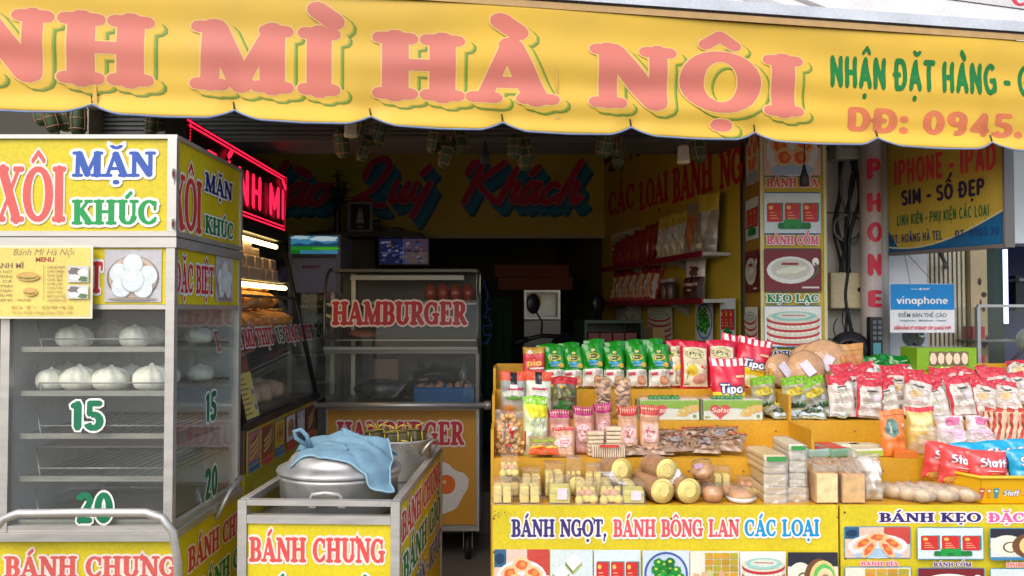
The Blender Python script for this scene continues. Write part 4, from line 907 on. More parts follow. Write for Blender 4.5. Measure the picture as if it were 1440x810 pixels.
MB().box((BX - .535, BY0 + .02, 1.655), (BX - .16, BY1 - .03, 1.665), M((196, 190, 180), 'steel')).build('shelf', bc); MB().box((BX - .535, BY0 + .02, 1.375), (BX - .1, BY1 - .03, 1.382), M((150, 140, 130), 'steel')).build('shelf', bc)
TUBE = emit((255, 222, 140), 5.5, 'tube_glow')
for t_, x, z in ((.98, XT - .02, zg1 - .03), (.6, BX - .165, 1.63)): MB().tube([(x, BY0 + .05, z), (x, BY1 - .12, z)], .013, TUBE, 10).build('light_tube', bc)
cv = Canvas(.001); gn = (G(BY1, 0) - G(BY0, 0)).cross(G(BY0, 1) - G(BY0, 0)).normalized(); gp = Plane(G(0, 0), (0, 1, 0), (G(BY0, 1) - G(BY0, 0)))
for tx, a, c, col in (('BÁNH MÌ THỊT', 300, 383, RED), ('15', 387, 399, m_(0, 110, 60)), ('ĐẶC BIỆT', 401, 441, RED), ('20', 443, 456, m_(0, 110, 60))):
    u0 = gp.px(a, 470)[0]; u1 = gp.px(c, 470)[0]; v0 = gp.px(400, 481)[1]; cv.text(tx, u0, u1, v0, v0 + .085, col, WHT, ow=.1, font='block' if tx[0].isdigit() else 'slab')
cv.build('lettering', gp, bc)
for y in (BY0 + .1, BY1 - .1):
    for x in (BX - .48, BX - .07): castor(bc, x, y, .05)
# bread and sauces in the case
LOAF = M((214, 146, 70), 'food'); n = 0; loaf0 = None
for lay, z in enumerate((1.383, 1.49)):
    for k in range(7 - lay):
        y = BY0 + .12 + k * .18 + lay * .09; rr = [.02, .055, .072, .076, .07, .054, .018]; lab = f'{ORD[k]} golden bread loaf of the {("lower", "upper")[lay]} layer in the sandwich cart, counted from the street'
        if loaf0 is None:
            b = MB(); b.tube([(-.17 + .057 * i, .006 * math.sin(i * 2), 0) for i in range(7)], .05, LOAF, 12, True, Matrix.Scale(.82, 4, (0, 0, 1)), rr)
            for q in range(3): b.blob((-.08 + q * .08, 0, .06), (.036, .01, .006), M((226, 176, 106), 'food'), 8, 5)
            loaf0 = tag(b.build('bread_loaf', None, (BX - .27, y, z + .064)), lab, 'bread', 'bread loaves in the sandwich cart'); loaf0.rotation_euler = (0, 0, R(8))
        else:
            c = loaf0.copy(); COL.objects.link(c); c.location = (BX - .27 + rd.uniform(-.02, .02) - .03 * lay, y, z + .064); c.rotation_euler = (0, 0, R(rd.uniform(-22, 22))); c['label'] = lab
PAP = M((232, 200, 180), 'print'); n = 0
for lay in range(3):
    for k in range(9):
        y = BY0 + .06 + k * .142 + rd.uniform(-.006, .006); x = BX - .27 + lay * -.015; hgt = .062 if lay < 2 else .045 + .02 * (k % 2)
        if lay == 2 and k > 6: continue
        tag(MB().box((-.07, -.062, 0), (.07, .062, hgt), PAP, None, .008).build('paper_bag_bundle', None, (x, y, 1.6655 + lay * .064), (0, 0, R(rd.uniform(-4, 4)))), f'{ORD[k]} pinkish paper bag bundle from the street in {("bottom", "middle", "top")[lay]} layer of the lit case', 'paper bags', 'paper bag bundles in the sandwich cart')
t = tag(MB().blob((0, 0, .16), (.1, .13, .16), M((160, 78, 42), 'food'), 16, 12, None, .04, 3).build('roast_pork', None, (BX - .2, 4.05, zg0 + .001)), 'dark brown roast meat piece behind the slanted glass', 'meat')
for k in range(6):
    tag(MB().blob((0, 0, .05), (.07, .06, .055), M((226, 206, 166) if k % 2 else (214, 176, 146), 'food'), 10, 7, None, .12, k).build('filling_pile', None, (BX - .18 - .12 * (k % 2), 4.3 + k * .11, zg0 + .001)), f'{ORD[k]} heap of pale sandwich filling behind the slanted glass, counted from the roast', 'food', 'filling heaps in the sandwich cart')
# little menu card leaning on that glass
mc = thing('menu_card', 'narrow yellow price card stuck on the slanted glass beside the steamer', 'menu'); u0 = gp.px(335, 560)[0]; u1 = gp.px(361, 570)[0]; v0 = gp.px(345, 600)[1]; v1 = gp.px(345, 524)[1]
cv = Canvas(.004); cv.rect(u0, v0, u1, v1, m_(214, 200, 110)); cv.build('card', gp, mc); cv = Canvas(.0046)
for k in range(8): cv.rect(u0 + .01, v1 - .03 - k * .022, u0 + (u1 - u0) * (.5 + .08 * (k % 3)), v1 - .024 - k * .022, m_(140, 110, 70))
for k in range(2): cv.ell(u1 - .035, v1 - .09 - k * .07, .022, .026, m_(206, 206, 200)); cv.ell(u1 - .035, v1 - .09 - k * .07, .013, .014, m_(110, 90, 84), wob=.2)
cv.build('print', gp, mc)
# LED sign
LX = -1.35; LP_ = Plane((LX, 0, 0), (0, 1, 0)); y0 = LP_.px(262, 200)[0]; y1 = LP_.px(401, 280)[0]; zb_, zt_ = 1.975, 2.315
ls = thing('led_sign', 'black LED sign with glowing red letters and border above the sandwich cart', 'LED sign')
MB().box((LX - .09, y0, zb_), (LX - .002, y1, zt_), M((14, 10, 12), 'plastic')).build('housing', ls)
cv = Canvas(.001); LED = emit((255, 30, 66), 1.15, 'led_red'); LEDS = emit((255, 30, 66), 1.25, 'led_rows', 30)
for o in (.008, .026):
    for (a, c, d_, f) in ((y0 + o, zt_ - o - .007, y1 - o, zt_ - o), (y0 + o, zb_ + o, y1 - o, zb_ + o + .007)): cv.rect(a, c, d_, f, LED)
for q in range(24):
    z = zb_ + .012 + (zt_ - zb_ - .03) * q / 23
    for yy in (y0 + .012, y1 - .02): cv.rect(yy, z, yy + .008, z + .007, LED)
cv.text('BÁNH MÌ', y0 + .2, y1 - .05, zb_ + .06, zb_ + .245, LEDS, font='block', st=(.19, .15), track=.08)
cv.build('lettering', LP_, ls)
for y in (y0 + .2, y1 - .1): MB().box((LX - .06, y, zg1 + .06), (LX - .04, y + .02, zb_), DARKM).build('post', ls)

# ------------------------------------------------------------------ rice-cake cart with pots
cx0, cx1 = XU(333, 2.85), XU(563, 2.85); W_ = cx1 - cx0; D_ = 1.16; H_ = ZU(705, 2.85)
rc = thing('rice_cake_cart', 'low stainless cart with yellow banner panels carrying two aluminium pots', 'food cart', (cx1, 2.85, 0), (0, 0, R(-2.6)))
b = MB(); e = .03
for x in (-W_, -e):
    for y in (0, D_ - e): b.box((x, y, .12), (x + e, y + e, H_ - .001), STEEL)
for (a, c) in (((-W_ + e + .001, .001, H_ - .018), (-e - .001, e, H_)), ((-W_ + e + .001, .001, H_ - .078), (-e - .001, e, H_ - .05)), ((-W_ + e + .001, D_ - e, H_ - .03), (-e - .001, D_ - .001, H_)), ((-e + .001, e + .001, H_ - .022), (-.001, D_ - e - .001, H_)), ((-W_ + .001, e + .001, H_ - .022), (-W_ + e - .001, D_ - e - .001, H_)), ((-W_ + e, .002, .12), (-e, e, .15))): b.box(a, c, STEEL)
b.build('frame', rc)
MB().box((-W_ + .01, .032, H_ - .1), (-.01, D_ - .032, H_ - .085), M((150, 146, 140), 'steel')).build('tray', rc)
b = MB().box((-W_ + e + .001, .01, .155), (-e - .001, .02, H_ - .079), M((218, 198, 26))); fp = b.build('front_panel', rc)
b = MB().box((-.014, e + .002, .155), (-.004, D_ - e - .002, H_ - .03), M((216, 196, 26))); sp = b.build('side_panel', rc)
MB().box((-W_ + .004, e + .002, .155), (-W_ + .012, D_ - e - .002, H_ - .03), M((216, 196, 26))).build('side_panel', rc)
cv = Canvas(); lx = lambda px: XU(px, 2.86) - cx1; lz = lambda py: ZU(py, 2.86)
cv.text('BÁNH CHƯNG', lx(350), lx(543), lz(792), lz(757), m_(216, 80, 76), HALO, ow=.1); cv.text('BÁNH GIÒ', lx(362), lx(530), lz(848), lz(818), m_(0, 140, 66), WHT, ow=.1); cv.text('XÔI KHÚC', lx(362), lx(530), lz(900), lz(872), BLUE, WHT, ow=.1)
cv.build('lettering', lambda u, v, h: Vector((u, .01 - h, v)), fp)
cv = Canvas()
cv.text('BÁNH CHƯNG', .06, D_ - .05, H_ - .155, H_ - .055, m_(206, 60, 66), HALO, ow=.1); cv.text('BÁNH GIÒ', .08, D_ - .07, H_ - .31, H_ - .205, m_(0, 130, 60), WHT, ow=.1); cv.text('XÔI MẶN - KHÚC', .04, D_ - .05, H_ - .45, H_ - .36, BLUE, WHT, ow=.1)
cv.build('lettering', lambda u, v, h: Vector((-.004 + h, u, v)), sp)
for x in (-W_ + .06, -.06):
    for y in (.08, D_ - .08): castor(rc, x, y, .05)
ZT = H_ - .085
# big pot
Yp = 3.13; xp = XU(479, Yp); rp_ = 85 * 3.1 / FPX
pt = thing('steamer_pot', 'wide aluminium steamer pot with stepped lid under a blue cloth', 'pot', (xp, Yp, ZT))
hz_ = .135
MB().lathe([(rp_ * .9, .0), (rp_ * .95, .006), (rp_ * .965, hz_ - .02), (rp_ * 1.0, hz_ - .012), (rp_ * 1.0, hz_)], ALU, 48).build('body', pt)
lid = MB().lathe([(rp_ * 1.01, hz_ + .002), (rp_ * 1.02, hz_ + .012), (rp_ * 1.0, hz_ + .02), (rp_ * .9, hz_ + .03), (rp_ * .84, hz_ + .036), (rp_ * .82, hz_ + .044), (rp_ * .78, hz_ + .058), (rp_ * .7, hz_ + .07), (rp_ * .6, hz_ + .08), (rp_ * .4, hz_ + .092), (rp_ * .15, hz_ + .098), (.001, hz_ + .099)], ALU, 48).build('lid', pt)
MB().tube([(-.05, -rp_ * .955, hz_ - .07), (-.056, -rp_ * 1.06, hz_ - .055), (-.045, -rp_ * 1.09, hz_ - .035), (0, -rp_ * 1.1, hz_ - .03), (.045, -rp_ * 1.09, hz_ - .035), (.056, -rp_ * 1.06, hz_ - .055), (.05, -rp_ * .955, hz_ - .07)], .0065, ALU, 8).build('handle', pt)
MB().tube([(-.05, rp_ * .955, hz_ - .07), (-.056, rp_ * 1.06, hz_ - .055), (0, rp_ * 1.1, hz_ - .03), (.056, rp_ * 1.06, hz_ - .055), (.05, rp_ * .955, hz_ - .07)], .0065, ALU, 8).build('handle', pt)
for s in (-.05, .05): MB().box((s - .014, -rp_ * .985, hz_ - .09), (s + .014, -rp_ * .94, hz_ - .055), ALU, None, .004).build('handle_bracket', pt)
# cloth draped over the lid
def lidz(r):
    q = r / rp_; pr = [(0, .099), (.15, .098), (.4, .092), (.6, .08), (.74, .066), (.82, .046), (.9, .03), (1.02, .012), (1.06, -.03), (2, -.1)]
    for (a, za), (c, zc) in zip(pr, pr[1:]):
        if a <= q <= c: return hz_ + za + (zc - za) * (q - a) / (c - a)
    return hz_
def cloth(u, v):
    x = -.165 + .35 * u + .02 * math.sin(v * 5 + 1); y = -.145 - .045 * u + .29 * v + .018 * math.sin(u * 6 + .5)
    f = .004 * math.sin(u * 9 + v * 4) + .003 * math.sin(v * 15 + u * 6 + 2 * math.sin(u * 4)) + .0015 * math.sin(u * 30 - v * 12 + 2 * math.sin(v * 9))
    r1 = .75 + .06 * math.sin(u * 5); lump = .030 * math.exp(-((v - r1) / .10) ** 2) * (1 + .3 * math.sin(u * 13 + 1)) + .016 * math.exp(-((v - .50 - .08 * math.sin(u * 4)) / .05) ** 2) * max(0, math.sin(u * 3.1)) + .012 * math.exp(-((v - .95) / .06) ** 2) * (1 + .5 * math.sin(u * 19))
    x += .012 * math.sin(v * 11 + 2) * (1 if u > .5 else -1); y += .010 * math.sin(u * 11 + 1)
    return Vector((x, y, lidz(math.hypot(x, y)) + .009 + abs(f) + lump))
BLUEC = M((106, 142, 160), 'cloth')
b = MB(); b.grid(cloth, 60, 50, BLUEC)
b.tube([(-.11, -.07, hz_ + .10), (-.15, -.08, hz_ + .13), (-.155, -.085, hz_ + .155), (-.135, -.08, hz_ + .16), (-.115, -.075, hz_ + .14), (-.10, -.07, hz_ + .10)], .008, BLUEC, 8)
ed = [cloth(k / 40, 0) for k in range(41)] + [cloth(1, k / 30) for k in range(1, 31)]; b.tube([p + Vector((0, 0, -.001)) for p in ed], .0045, M((132, 164, 180), 'cloth'), 6)
tw = tag(b.build('towel', None, (xp + .01, Yp, ZT)), 'crumpled light blue cloth draped over the big pot lid', 'cloth'); so = tw.modifiers.new('thick', 'SOLIDIFY'); so.thickness = .006
# second pot with leaf parcels
Y2 = 3.7; x2 = XU(561, Y2); r2 = 47 * 3.65 / FPX
p2 = thing('open_pot', 'smaller aluminium pot heaped with leaf parcels behind the steamer pot', 'pot', (x2, Y2, ZT)); h2 = .17
MB().lathe([(r2 * .9, 0), (r2 * .95, .01), (r2, h2 - .01), (r2 * 1.05, h2), (r2 * 1.02, h2 + .003), (r2 * .97, h2 - .01), (r2 * .92, .012), (0.001, .011)], ALU, 40).build('body', p2)
for a in (-25, 155): MB().tube([Matrix.Rotation(R(a), 4, 'Z') @ Vector(q) for q in ((r2 * .98, -.04, h2 - .06), (r2 * 1.12, -.05, h2 - .03), (r2 * 1.22, -.03, h2 - .005), (r2 * 1.24, 0, h2), (r2 * 1.22, .03, h2 - .005), (r2 * 1.12, .05, h2 - .03), (r2 * .98, .04, h2 - .06))], .006, ALU, 8).build('handle', p2)
LEAFD = M((86, 80, 46), 'leaf'); STRAW = M((206, 180, 70), 'print')
def parcel(s=1, leaf=LEAFD, string=STRAW):
    b = MB().box((-.045, -.04, 0), (.045, .04, .05), leaf, None, .012)
    for q in range(4): b.add([(-.045 + .02 * q, -.042, .05), (-.02 + .02 * q, -.042, .052), (-.03 + .02 * q, .03, .058), (-.06 + .02 * q, .03, .05)], [(0, 1, 2, 3)], M((110, 104, 60), 'leaf'))
    b.tube([(-.047, 0, .0), (-.046, 0, .05), (0, 0, .056), (.046, 0, .05), (.047, 0, 0)], .0025, string, 5); b.tube([(0, -.042, 0), (0, -.041, .05), (0, 0, .057), (0, .041, .05)], .0025, string, 5)
    for k in range(6): a = k * 1.05; b.tube([(0, 0, .056), (.025 * math.cos(a), .025 * math.sin(a), .075), (.05 * math.cos(a), .05 * math.sin(a), .07 + .014 * (k % 2))], .0022, string, 5)
    return b
p0 = None
for k, (dx, dy, dz, rz) in enumerate(((-.07, -.06, .09, .2), (.06, -.07, .09, .7), (.0, .06, .09, 1.2), (-.08, .05, .1, 2), (-.01, -.02, .148, .4), (.07, .02, .146, 1.1), (-.09, .0, .15, .9))):
    lab = f'{ORD[k]} brown leaf parcel tied with yellow string in the smaller pot, {"upper" if k > 3 else "lower"} heap'
    if p0 is None: p0 = tag(parcel().build('leaf_parcel', None), lab, 'rice cake', 'leaf parcels in the smaller pot'); c = p0
    else: c = p0.copy(); COL.objects.link(c); c['label'] = lab
    c.location = (x2 + dx * .95, Y2 + dy, ZT + dz); c.rotation_euler = (R(rd.uniform(-10, 10)), R(rd.uniform(-10, 10)), rz)

# ------------------------------------------------------------------ hamburger cart
HYF = 5.1; hx0, hx1 = XU(459, HYF), XU(674, HYF)
hc = thing('hamburger_cart', 'hamburger cart with tall two-tier glass case and orange egg panel', 'food cart', (0, 0, 0))
zp0, zp1 = ZU(738, HYF), ZU(577, HYF)
b = MB().box((hx0, HYF + .012, zp0 - .04), (hx1, HYF + .62, zp1 + .02), STEEL); body = b.build('body', hc)
b = MB().box((hx0 + .01, HYF, zp0), (hx1 - .02, HYF + .01, zp1), M((206, 146, 46))); op = b.build('front_panel', hc)
P = front(HYF); cv = Canvas(); on(P, cv, 'HAMBURGER', 474, 653, 626, 593, m_(206, 48, 60), HALO, ow=.08)
rdm = random.Random(2); ex, ez = P.px(627, 686); pts = []
for k in range(22): a = 2 * math.pi * k / 22; q = .125 * (1 + .13 * math.sin(a * 3 + 1) + .08 * math.sin(a * 5)); pts.append((ex + q * math.cos(a) * .95, ez + q * math.sin(a) * 1.2))
cv.poly(pts, m_(228, 222, 214)); cv.ell(ex + .005, ez + .02, .052, .058, m_(226, 110, 40)); cv.ell(ex - .01, ez + .035, .014, .012, m_(244, 180, 110)); cv.build('lettering', P, op)
for x in (hx0 + .07, hx1 - .07):
    for y in (HYF + .08, HYF + .54): castor(hc, x, y, .07)
hz0 = ZU(570, 4.98); MB().tube([(XU(437, 4.98), 4.98, hz0), (XU(690, 4.98), 4.98, hz0)], .019, STEEL, 14).build('push_handle', hc)
for px in (440, 686):
    b = MB(); x = XU(px, 4.98); b.tube([(x, 4.98, hz0), (x, HYF + .0, hz0), (x, HYF + .2, hz0)], .012, DARKM, 8); b.lathe([(.026, -.02), (.026, .02)], STEEL, 14, Matrix.Translation((x, 4.98, hz0)) @ Matrix.Rotation(R(90), 4, 'Y')); b.build('handle_bracket', hc)
zc0, zc1, zc2 = zp1 + .021, ZU(489, HYF), ZU(377, HYF); gx0, gx1 = XU(456, HYF), XU(672, HYF)
b = MB()
b.box((gx0, HYF - .03, zc0 - .002), (gx1 + .01, HYF + .6, zc0 + .02), STEELD); b.box((gx0, HYF - .0, zc1 - .035), (gx1, HYF + .02, zc1 - .012), STEELD)
for x in (gx0 + .06, gx1 - .03): b.box((x, HYF + .55, zc0 + .02), (x + .028, HYF + .578, zc2), M((196, 194, 180), 'steel'))
b.box((gx1 - .012, HYF - .002, zc0 + .02), (gx1 + .008, HYF + .018, zc1 - .036), STEELD); b.box((gx0, HYF + .22, zc2 - .012), (gx1, HYF + .58, zc2 + .004), M((110, 112, 104), 'steel')); b.box((gx0 + .03, HYF + .3, zc1 - .02), (gx1 - .03, HYF + .56, zc1 - .012), M((150, 150, 140), 'steel'))
b.build('case_frame', hc)
MB().box((gx0, HYF + .58, zc0 + .02), (gx1, HYF + .588, zc2), M((38, 38, 36), 'paint')).build('back_panel', hc)
MB().box((gx0 + .01, HYF + .004, zc0 + .021), (gx1 - .013, HYF + .01, zc1 - .036), GL).build('lower_glass', hc)
prof = [(HYF - .01, zc1 - .01), (HYF - .004, zc1 + .1), (HYF + .012, zc1 + .28), (HYF + .04, zc1 + .38), (HYF + .09, zc1 + .44), (HYF + .16, zc2 - .003), (HYF + .22, zc2)]
b = MB(); b.grid(lambda u, v: Vector((gx0 + (gx1 - gx0) * u, *_spl(prof, 4)[min(int(round(v * 24)), 24)])), 1, 24, GL); b.build('curved_glass', hc)
b = MB()
for x in (gx0, gx1): b.tube([(x, y, z) for y, z in prof], .009, M((96, 100, 92), 'steel'), 6)
b.box((gx0, HYF - .02, zc1 - .012), (gx1, HYF + .02, zc1 + .006), M((150, 160, 150), 'plastic')); b.build('glass_rim', hc)
for x in (gx0 + .002, gx1 - .004): MB().box((x, HYF + .03, zc0 + .022), (x + .004, HYF + .54, zc2 - .14), GL).build('side_glass', hc)
for z, n_ in ((zc1 + .035, 'shelf'), (ZU(428, HYF + .2), 'shelf')): MB().box((gx0 + .03, HYF + .2, z), (gx1 - .02, HYF + .56, z + .007), M((160, 160, 150), 'steel')).build(n_, hc)
MB().box((gx0 + .1, HYF + .3, zc2 - .06), (gx1 - .1, HYF + .34, zc2 - .03), M((200, 200, 190), 'plastic')).build('lamp_housing', hc)
P = front(HYF - .006); cv = Canvas(.0); on(P, cv, 'HAMBURGER', 467, 657, 457, 424, m_(190, 34, 46), HALO, ow=.08, st=(.27, .14)); cv.build('lettering', lambda u, v, h: Vector((u, HYF + .0005 - .012 - h + max(0, (v - zc1 - .1)) * .09, v)), hc)
zsh = ZU(428, HYF + .2) + .0075
for k in range(4):
    tag(MB().blob((0, 0, .062), (.04, .05, .064), M((150, 56, 40), 'foil'), 12, 10, None, .05, k).build('sausage_bag', None, (XU(606 + k * 17.5, HYF + .3), HYF + .3, zsh)), f'{ORD[k]} reddish bag of sausages from the left on the upper cart shelf', 'sausages', 'sausage bags in the hamburger cart')
tag(MB().blob((0, 0, .03), (.1, .1, .032), M((200, 130, 120), 'foil'), 12, 8, None, .1, 3).build('meat_tray', None, (XU(512, HYF + .36), HYF + .36, zc1 + .0425)), 'pale pink wrapped meat tray on the middle cart shelf', 'meat')
# blue basket with eggs and a bottle
bx0, bx1 = XU(583, HYF + .08), XU(670, HYF + .08); bz = zc0 + .0205; bk = thing('blue_basket', 'bright blue perforated plastic basket of eggs in the hamburger cart', 'basket', (bx0, HYF + .08, bz)); BLP = M((10, 104, 170), 'plastic'); w = bx1 - bx0 - .015; hh = .085
b = MB(); b.box((0, 0, 0), (w, .22, .004), BLP)
for (a, c) in (((0, 0, .004), (w, .004, hh)), ((0, .216, .004), (w, .22, hh)), ((0, .0045, .004), (.004, .2155, hh)), ((w - .004, .0045, .004), (w, .2155, hh))): b.box(a, c, BLP)
for k in range(26): b.box((.008 + k * (w - .02) / 26, -.0015, .012), (.008 + k * (w - .02) / 26 + .006, -.0005, hh - .02), M((8, 78, 130), 'plastic'))
b.build('body', bk); MB().box((-.006, -.006, hh), (w + .006, .226, hh + .008), BLP, None, .003).build('rim', bk) if False else MB().tube([(-.002, -.002, hh), (w + .002, -.002, hh), (w + .002, .222, hh), (-.002, .222, hh), (-.002, -.002, hh)], .005, BLP, 6).build('rim', bk)
e0 = None; k = 0
for iy in range(3):
    for ix in range(6):
        lab = f'{ORD[k]} pale brown egg in the blue basket, counted from the front left'; loc = (bx0 + .03 + ix * .058, HYF + .115 + iy * .06, bz + .075 + (.012 if ix in (2, 4) else 0)); k += 1
        if e0 is None: e0 = tag(MB().lathe([(.001, -.026), (.012, -.024), (.021, -.012), (.022, 0), (.018, .016), (.009, .027), (.001, .03)], M((206, 160, 130), 'food', .5), 14).build('egg', None, loc), lab, 'egg', 'eggs in the blue basket')
        else: c = e0.copy(); COL.objects.link(c); c.location = loc; c['label'] = lab; c.rotation_euler = (R(rd.uniform(-50, 50)), R(rd.uniform(-50, 50)), 0)
t = thing('water_bottle', 'clear plastic bottle with a green cap beside the egg basket', 'bottle', (XU(652, HYF + .4), HYF + .4, bz)); MB().lathe([(.03, 0), (.033, .01), (.033, .14), (.028, .17), (.013, .2), (.012, .22)], film((210, 226, 220), .12, .05, .3, .1), 16).build('body', t); MB().lathe([(.014, .22), (.014, .245)], M((30, 110, 60), 'plastic'), 12).build('cap', t)
tag(MB().box((0, 0, 0), (.16, .01, .14), M((150, 112, 84), 'print')).build('cardboard_card', None, (XU(525, HYF + .4), HYF + .4, bz + .1)), 'small brown cardboard sheet behind the lower cart glass', 'cardboard')
t = tag(MB().blob((0, 0, .06), (.17, .12, .06), M((44, 44, 46), 'foil'), 14, 10, None, .12, 5).build('frying_pan', None, (XU(560, HYF + .3) - .1, HYF + .3, bz)), 'dark covered pan standing behind the lower cart glass', 'pan')
# blue cord hanging off the cart
tag(MB().tube([(gx1 + .02, HYF + .3, 1.70), (gx1 + .035, HYF + .3, 1.66)] + [(gx1 + .05 + .03 * math.sin(k * 1.3) * min(1, k / 8), HYF + .26 - .004 * k, 1.62 - .018 * k + .02 * math.sin(k * 2.1)) for k in range(20)], .004, M((20, 50, 150), 'rubber'), 6).build('tangled_cable'), 'tangled blue cord hanging down the right side of the hamburger cart', 'cord')
# ------------------------------------------------------------------ the stepped yellow display stand
TY = [3.10, 3.35, 3.62, 3.88, 4.12]; TZ = [ZU(712, 3.10), ZU(645, 3.35), ZU(592, 3.62), ZU(548, 3.88), ZU(513, 4.12)]
sxl, sxm, sxr = XU(693, 3.1), XU(1176.5, 3.1), 3.4
BOARD = M((204, 152, 34), 'paint'); BANNER = M((214, 194, 34)); EDGE = M((120, 84, 20), 'paint')
def stand(label, x0, x1):
    t = thing('display_stand', label, 'display stand', (0, 0, 0), group='stepped yellow display stands')
    for k in range(4):
        b = MB().box((x0, TY[k] + (.006 if k == 0 else .0125), TZ[k] - .012), (x1, TY[k + 1] - .001, TZ[k]), BOARD); b.build('tier_shelf', t)
        b = MB().box((x0, TY[k + 1], TZ[k] - .012), (x1, TY[k + 1] + .012, TZ[k + 1] + (.006 if k == 3 else .001)), BOARD)
        rdd = random.Random(k + int(x0 * 10))
        x = x0 + .04
        while x < x1: b.lathe([(.0035, 0), (.003, .0025)], M((120, 112, 96), 'steel'), 8, Matrix.Translation((x, TY[k + 1] - .001, TZ[k] + (TZ[k + 1] - TZ[k]) * .62)) @ Matrix.Rotation(R(90), 4, 'X')); x += .2 + rdd.random() * .06
        b.build('riser_board', t)
    MB().box((x0, TY[0] + .007, .1), (x0 + .012, TY[1], TZ[0] - .013), BOARD).build('side_board', t)
    for k in range(1, 4): MB().box((x0 - .012, TY[k], .1), (x0 - .0005, TY[k + 1] + .012, TZ[k] + (TZ[k + 1] - TZ[k]) - .001), BOARD).build('side_board', t)
    MB().box((x0, TY[4] - .05, .0), (x0 + .04, TY[4] - .001, TZ[3] - .013), BOARD).build('leg', t)
    if x1 < 3: MB().box((x1 - .05, TY[4] - .05, .0), (x1 - .01, TY[4] - .001, TZ[3] - .013), BOARD).build('leg', t)
    MB().box((x0 + .02, TY[0] + .02, 0), (x0 + .06, TY[0] + .06, TZ[0] - .013), BOARD).build('leg', t); MB().box((x1 - .06 if x1 < 3 else x1 - .6, TY[0] + .02, 0), (x1 - .02 if x1 < 3 else x1 - .56, TY[0] + .06, TZ[0] - .013), BOARD).build('leg', t)
    fp = MB().box((x0, TY[0] - .004, .12), (x1, TY[0] + .006, TZ[0] + .003), BANNER).build('front_banner', t)
    return t, fp
st1, fp1 = stand('left yellow stepped stand with the sponge cake banner on its front', sxl, sxm - .004)
st2, fp2 = stand('right yellow stepped stand with the candy banner on its front', sxm + .004, sxr)
P = front(TY[0] - .004); cv = Canvas()
for tx, a, c, yb, yt, col in (('BÁNH NGỌT,', 719, 853, 755, 730, m_(56, 44, 116)), ('BÁNH BÔNG LAN', 862, 1040, 755, 730, m_(226, 84, 92)), ('CÁC LOẠI', 1047, 1152, 754, 730, m_(0, 146, 206))): on(P, cv, tx, a, c, yb, yt, col, m_(246, 236, 226), ow=.12)
for fn, a, c in ((pic_pia, 695, 772), (pic_squares, 774, 833), (pic_com, 835, 900), (pic_leaf, 903, 968), (pic_cubes, 969, 1037), (pic_stack, 1038, 1101), (pic_roll, 1103, 1172)):
    x0, y0 = P.px(a, 838); x1, y1 = P.px(c, 772); fn(Sub(cv, x0, y0, x1, y1))
rdd = random.Random(12)
for k in range(60): cv.ell(sxl + .004 + abs(rdd.gauss(0, .03)), TZ[0] - .004 - abs(rdd.gauss(0, .016)), .0008 + rdd.random() * .0015, .0006 + rdd.random() * .001, m_(90, 66, 20), n=6)
for a, yy in ((695, 724), (832, 724), (940, 724), (1023, 727), (1170, 722), (695, 770), (1171, 790)):
    x, y = P.px(a, yy); cv.ell(x, y, .0045, .0045, m_(90, 74, 40), n=10)
cv.build('print', P, fp1); cv = Canvas()
on(P, cv, 'BÁNH KẸO', 1236, 1379, 734, 721, m_(44, 36, 110), m_(246, 230, 226), ow=.14); on(P, cv, 'ĐẶC SẢN', 1389, 1500, 734, 721, m_(236, 96, 150), m_(250, 226, 230), ow=.14)
for i, (fn, cp, col) in enumerate(((pic_pia, 'BÁNH PÍA', m_(230, 90, 130)), (pic_com, 'BÁNH CỐM', NAVY), (pic_roll, 'BÁNH BÔNG LAN', SALM), (pic_leaf, 'BÁNH ÍT', GRN))):
    a = 1188 + i * 100; c = a + 91
    for q in range(2):
        x0, y0 = P.px(a, 784 + q * 56); x1, y1 = P.px(c, 741 + q * 56); cv.rect(x0 - .003, y0 - .003, x1 + .003, y1 + .003, m_(60, 140, 170), r=.008); (fn if q == 0 else (pic_cubes, pic_keo, pic_squares, pic_stack)[i])(Sub(cv, x0, y0, x1, y1))
    on(P, cv, cp, a + 20, c - 18, 794, 788, col, m_(246, 226, 220), ow=.1)
for a, yy in ((1180, 716), (1181, 780)): x, y = P.px(a, yy); cv.ell(x, y, .0045, .0045, m_(90, 74, 40), n=10)
cv.build('print', P, fp2)

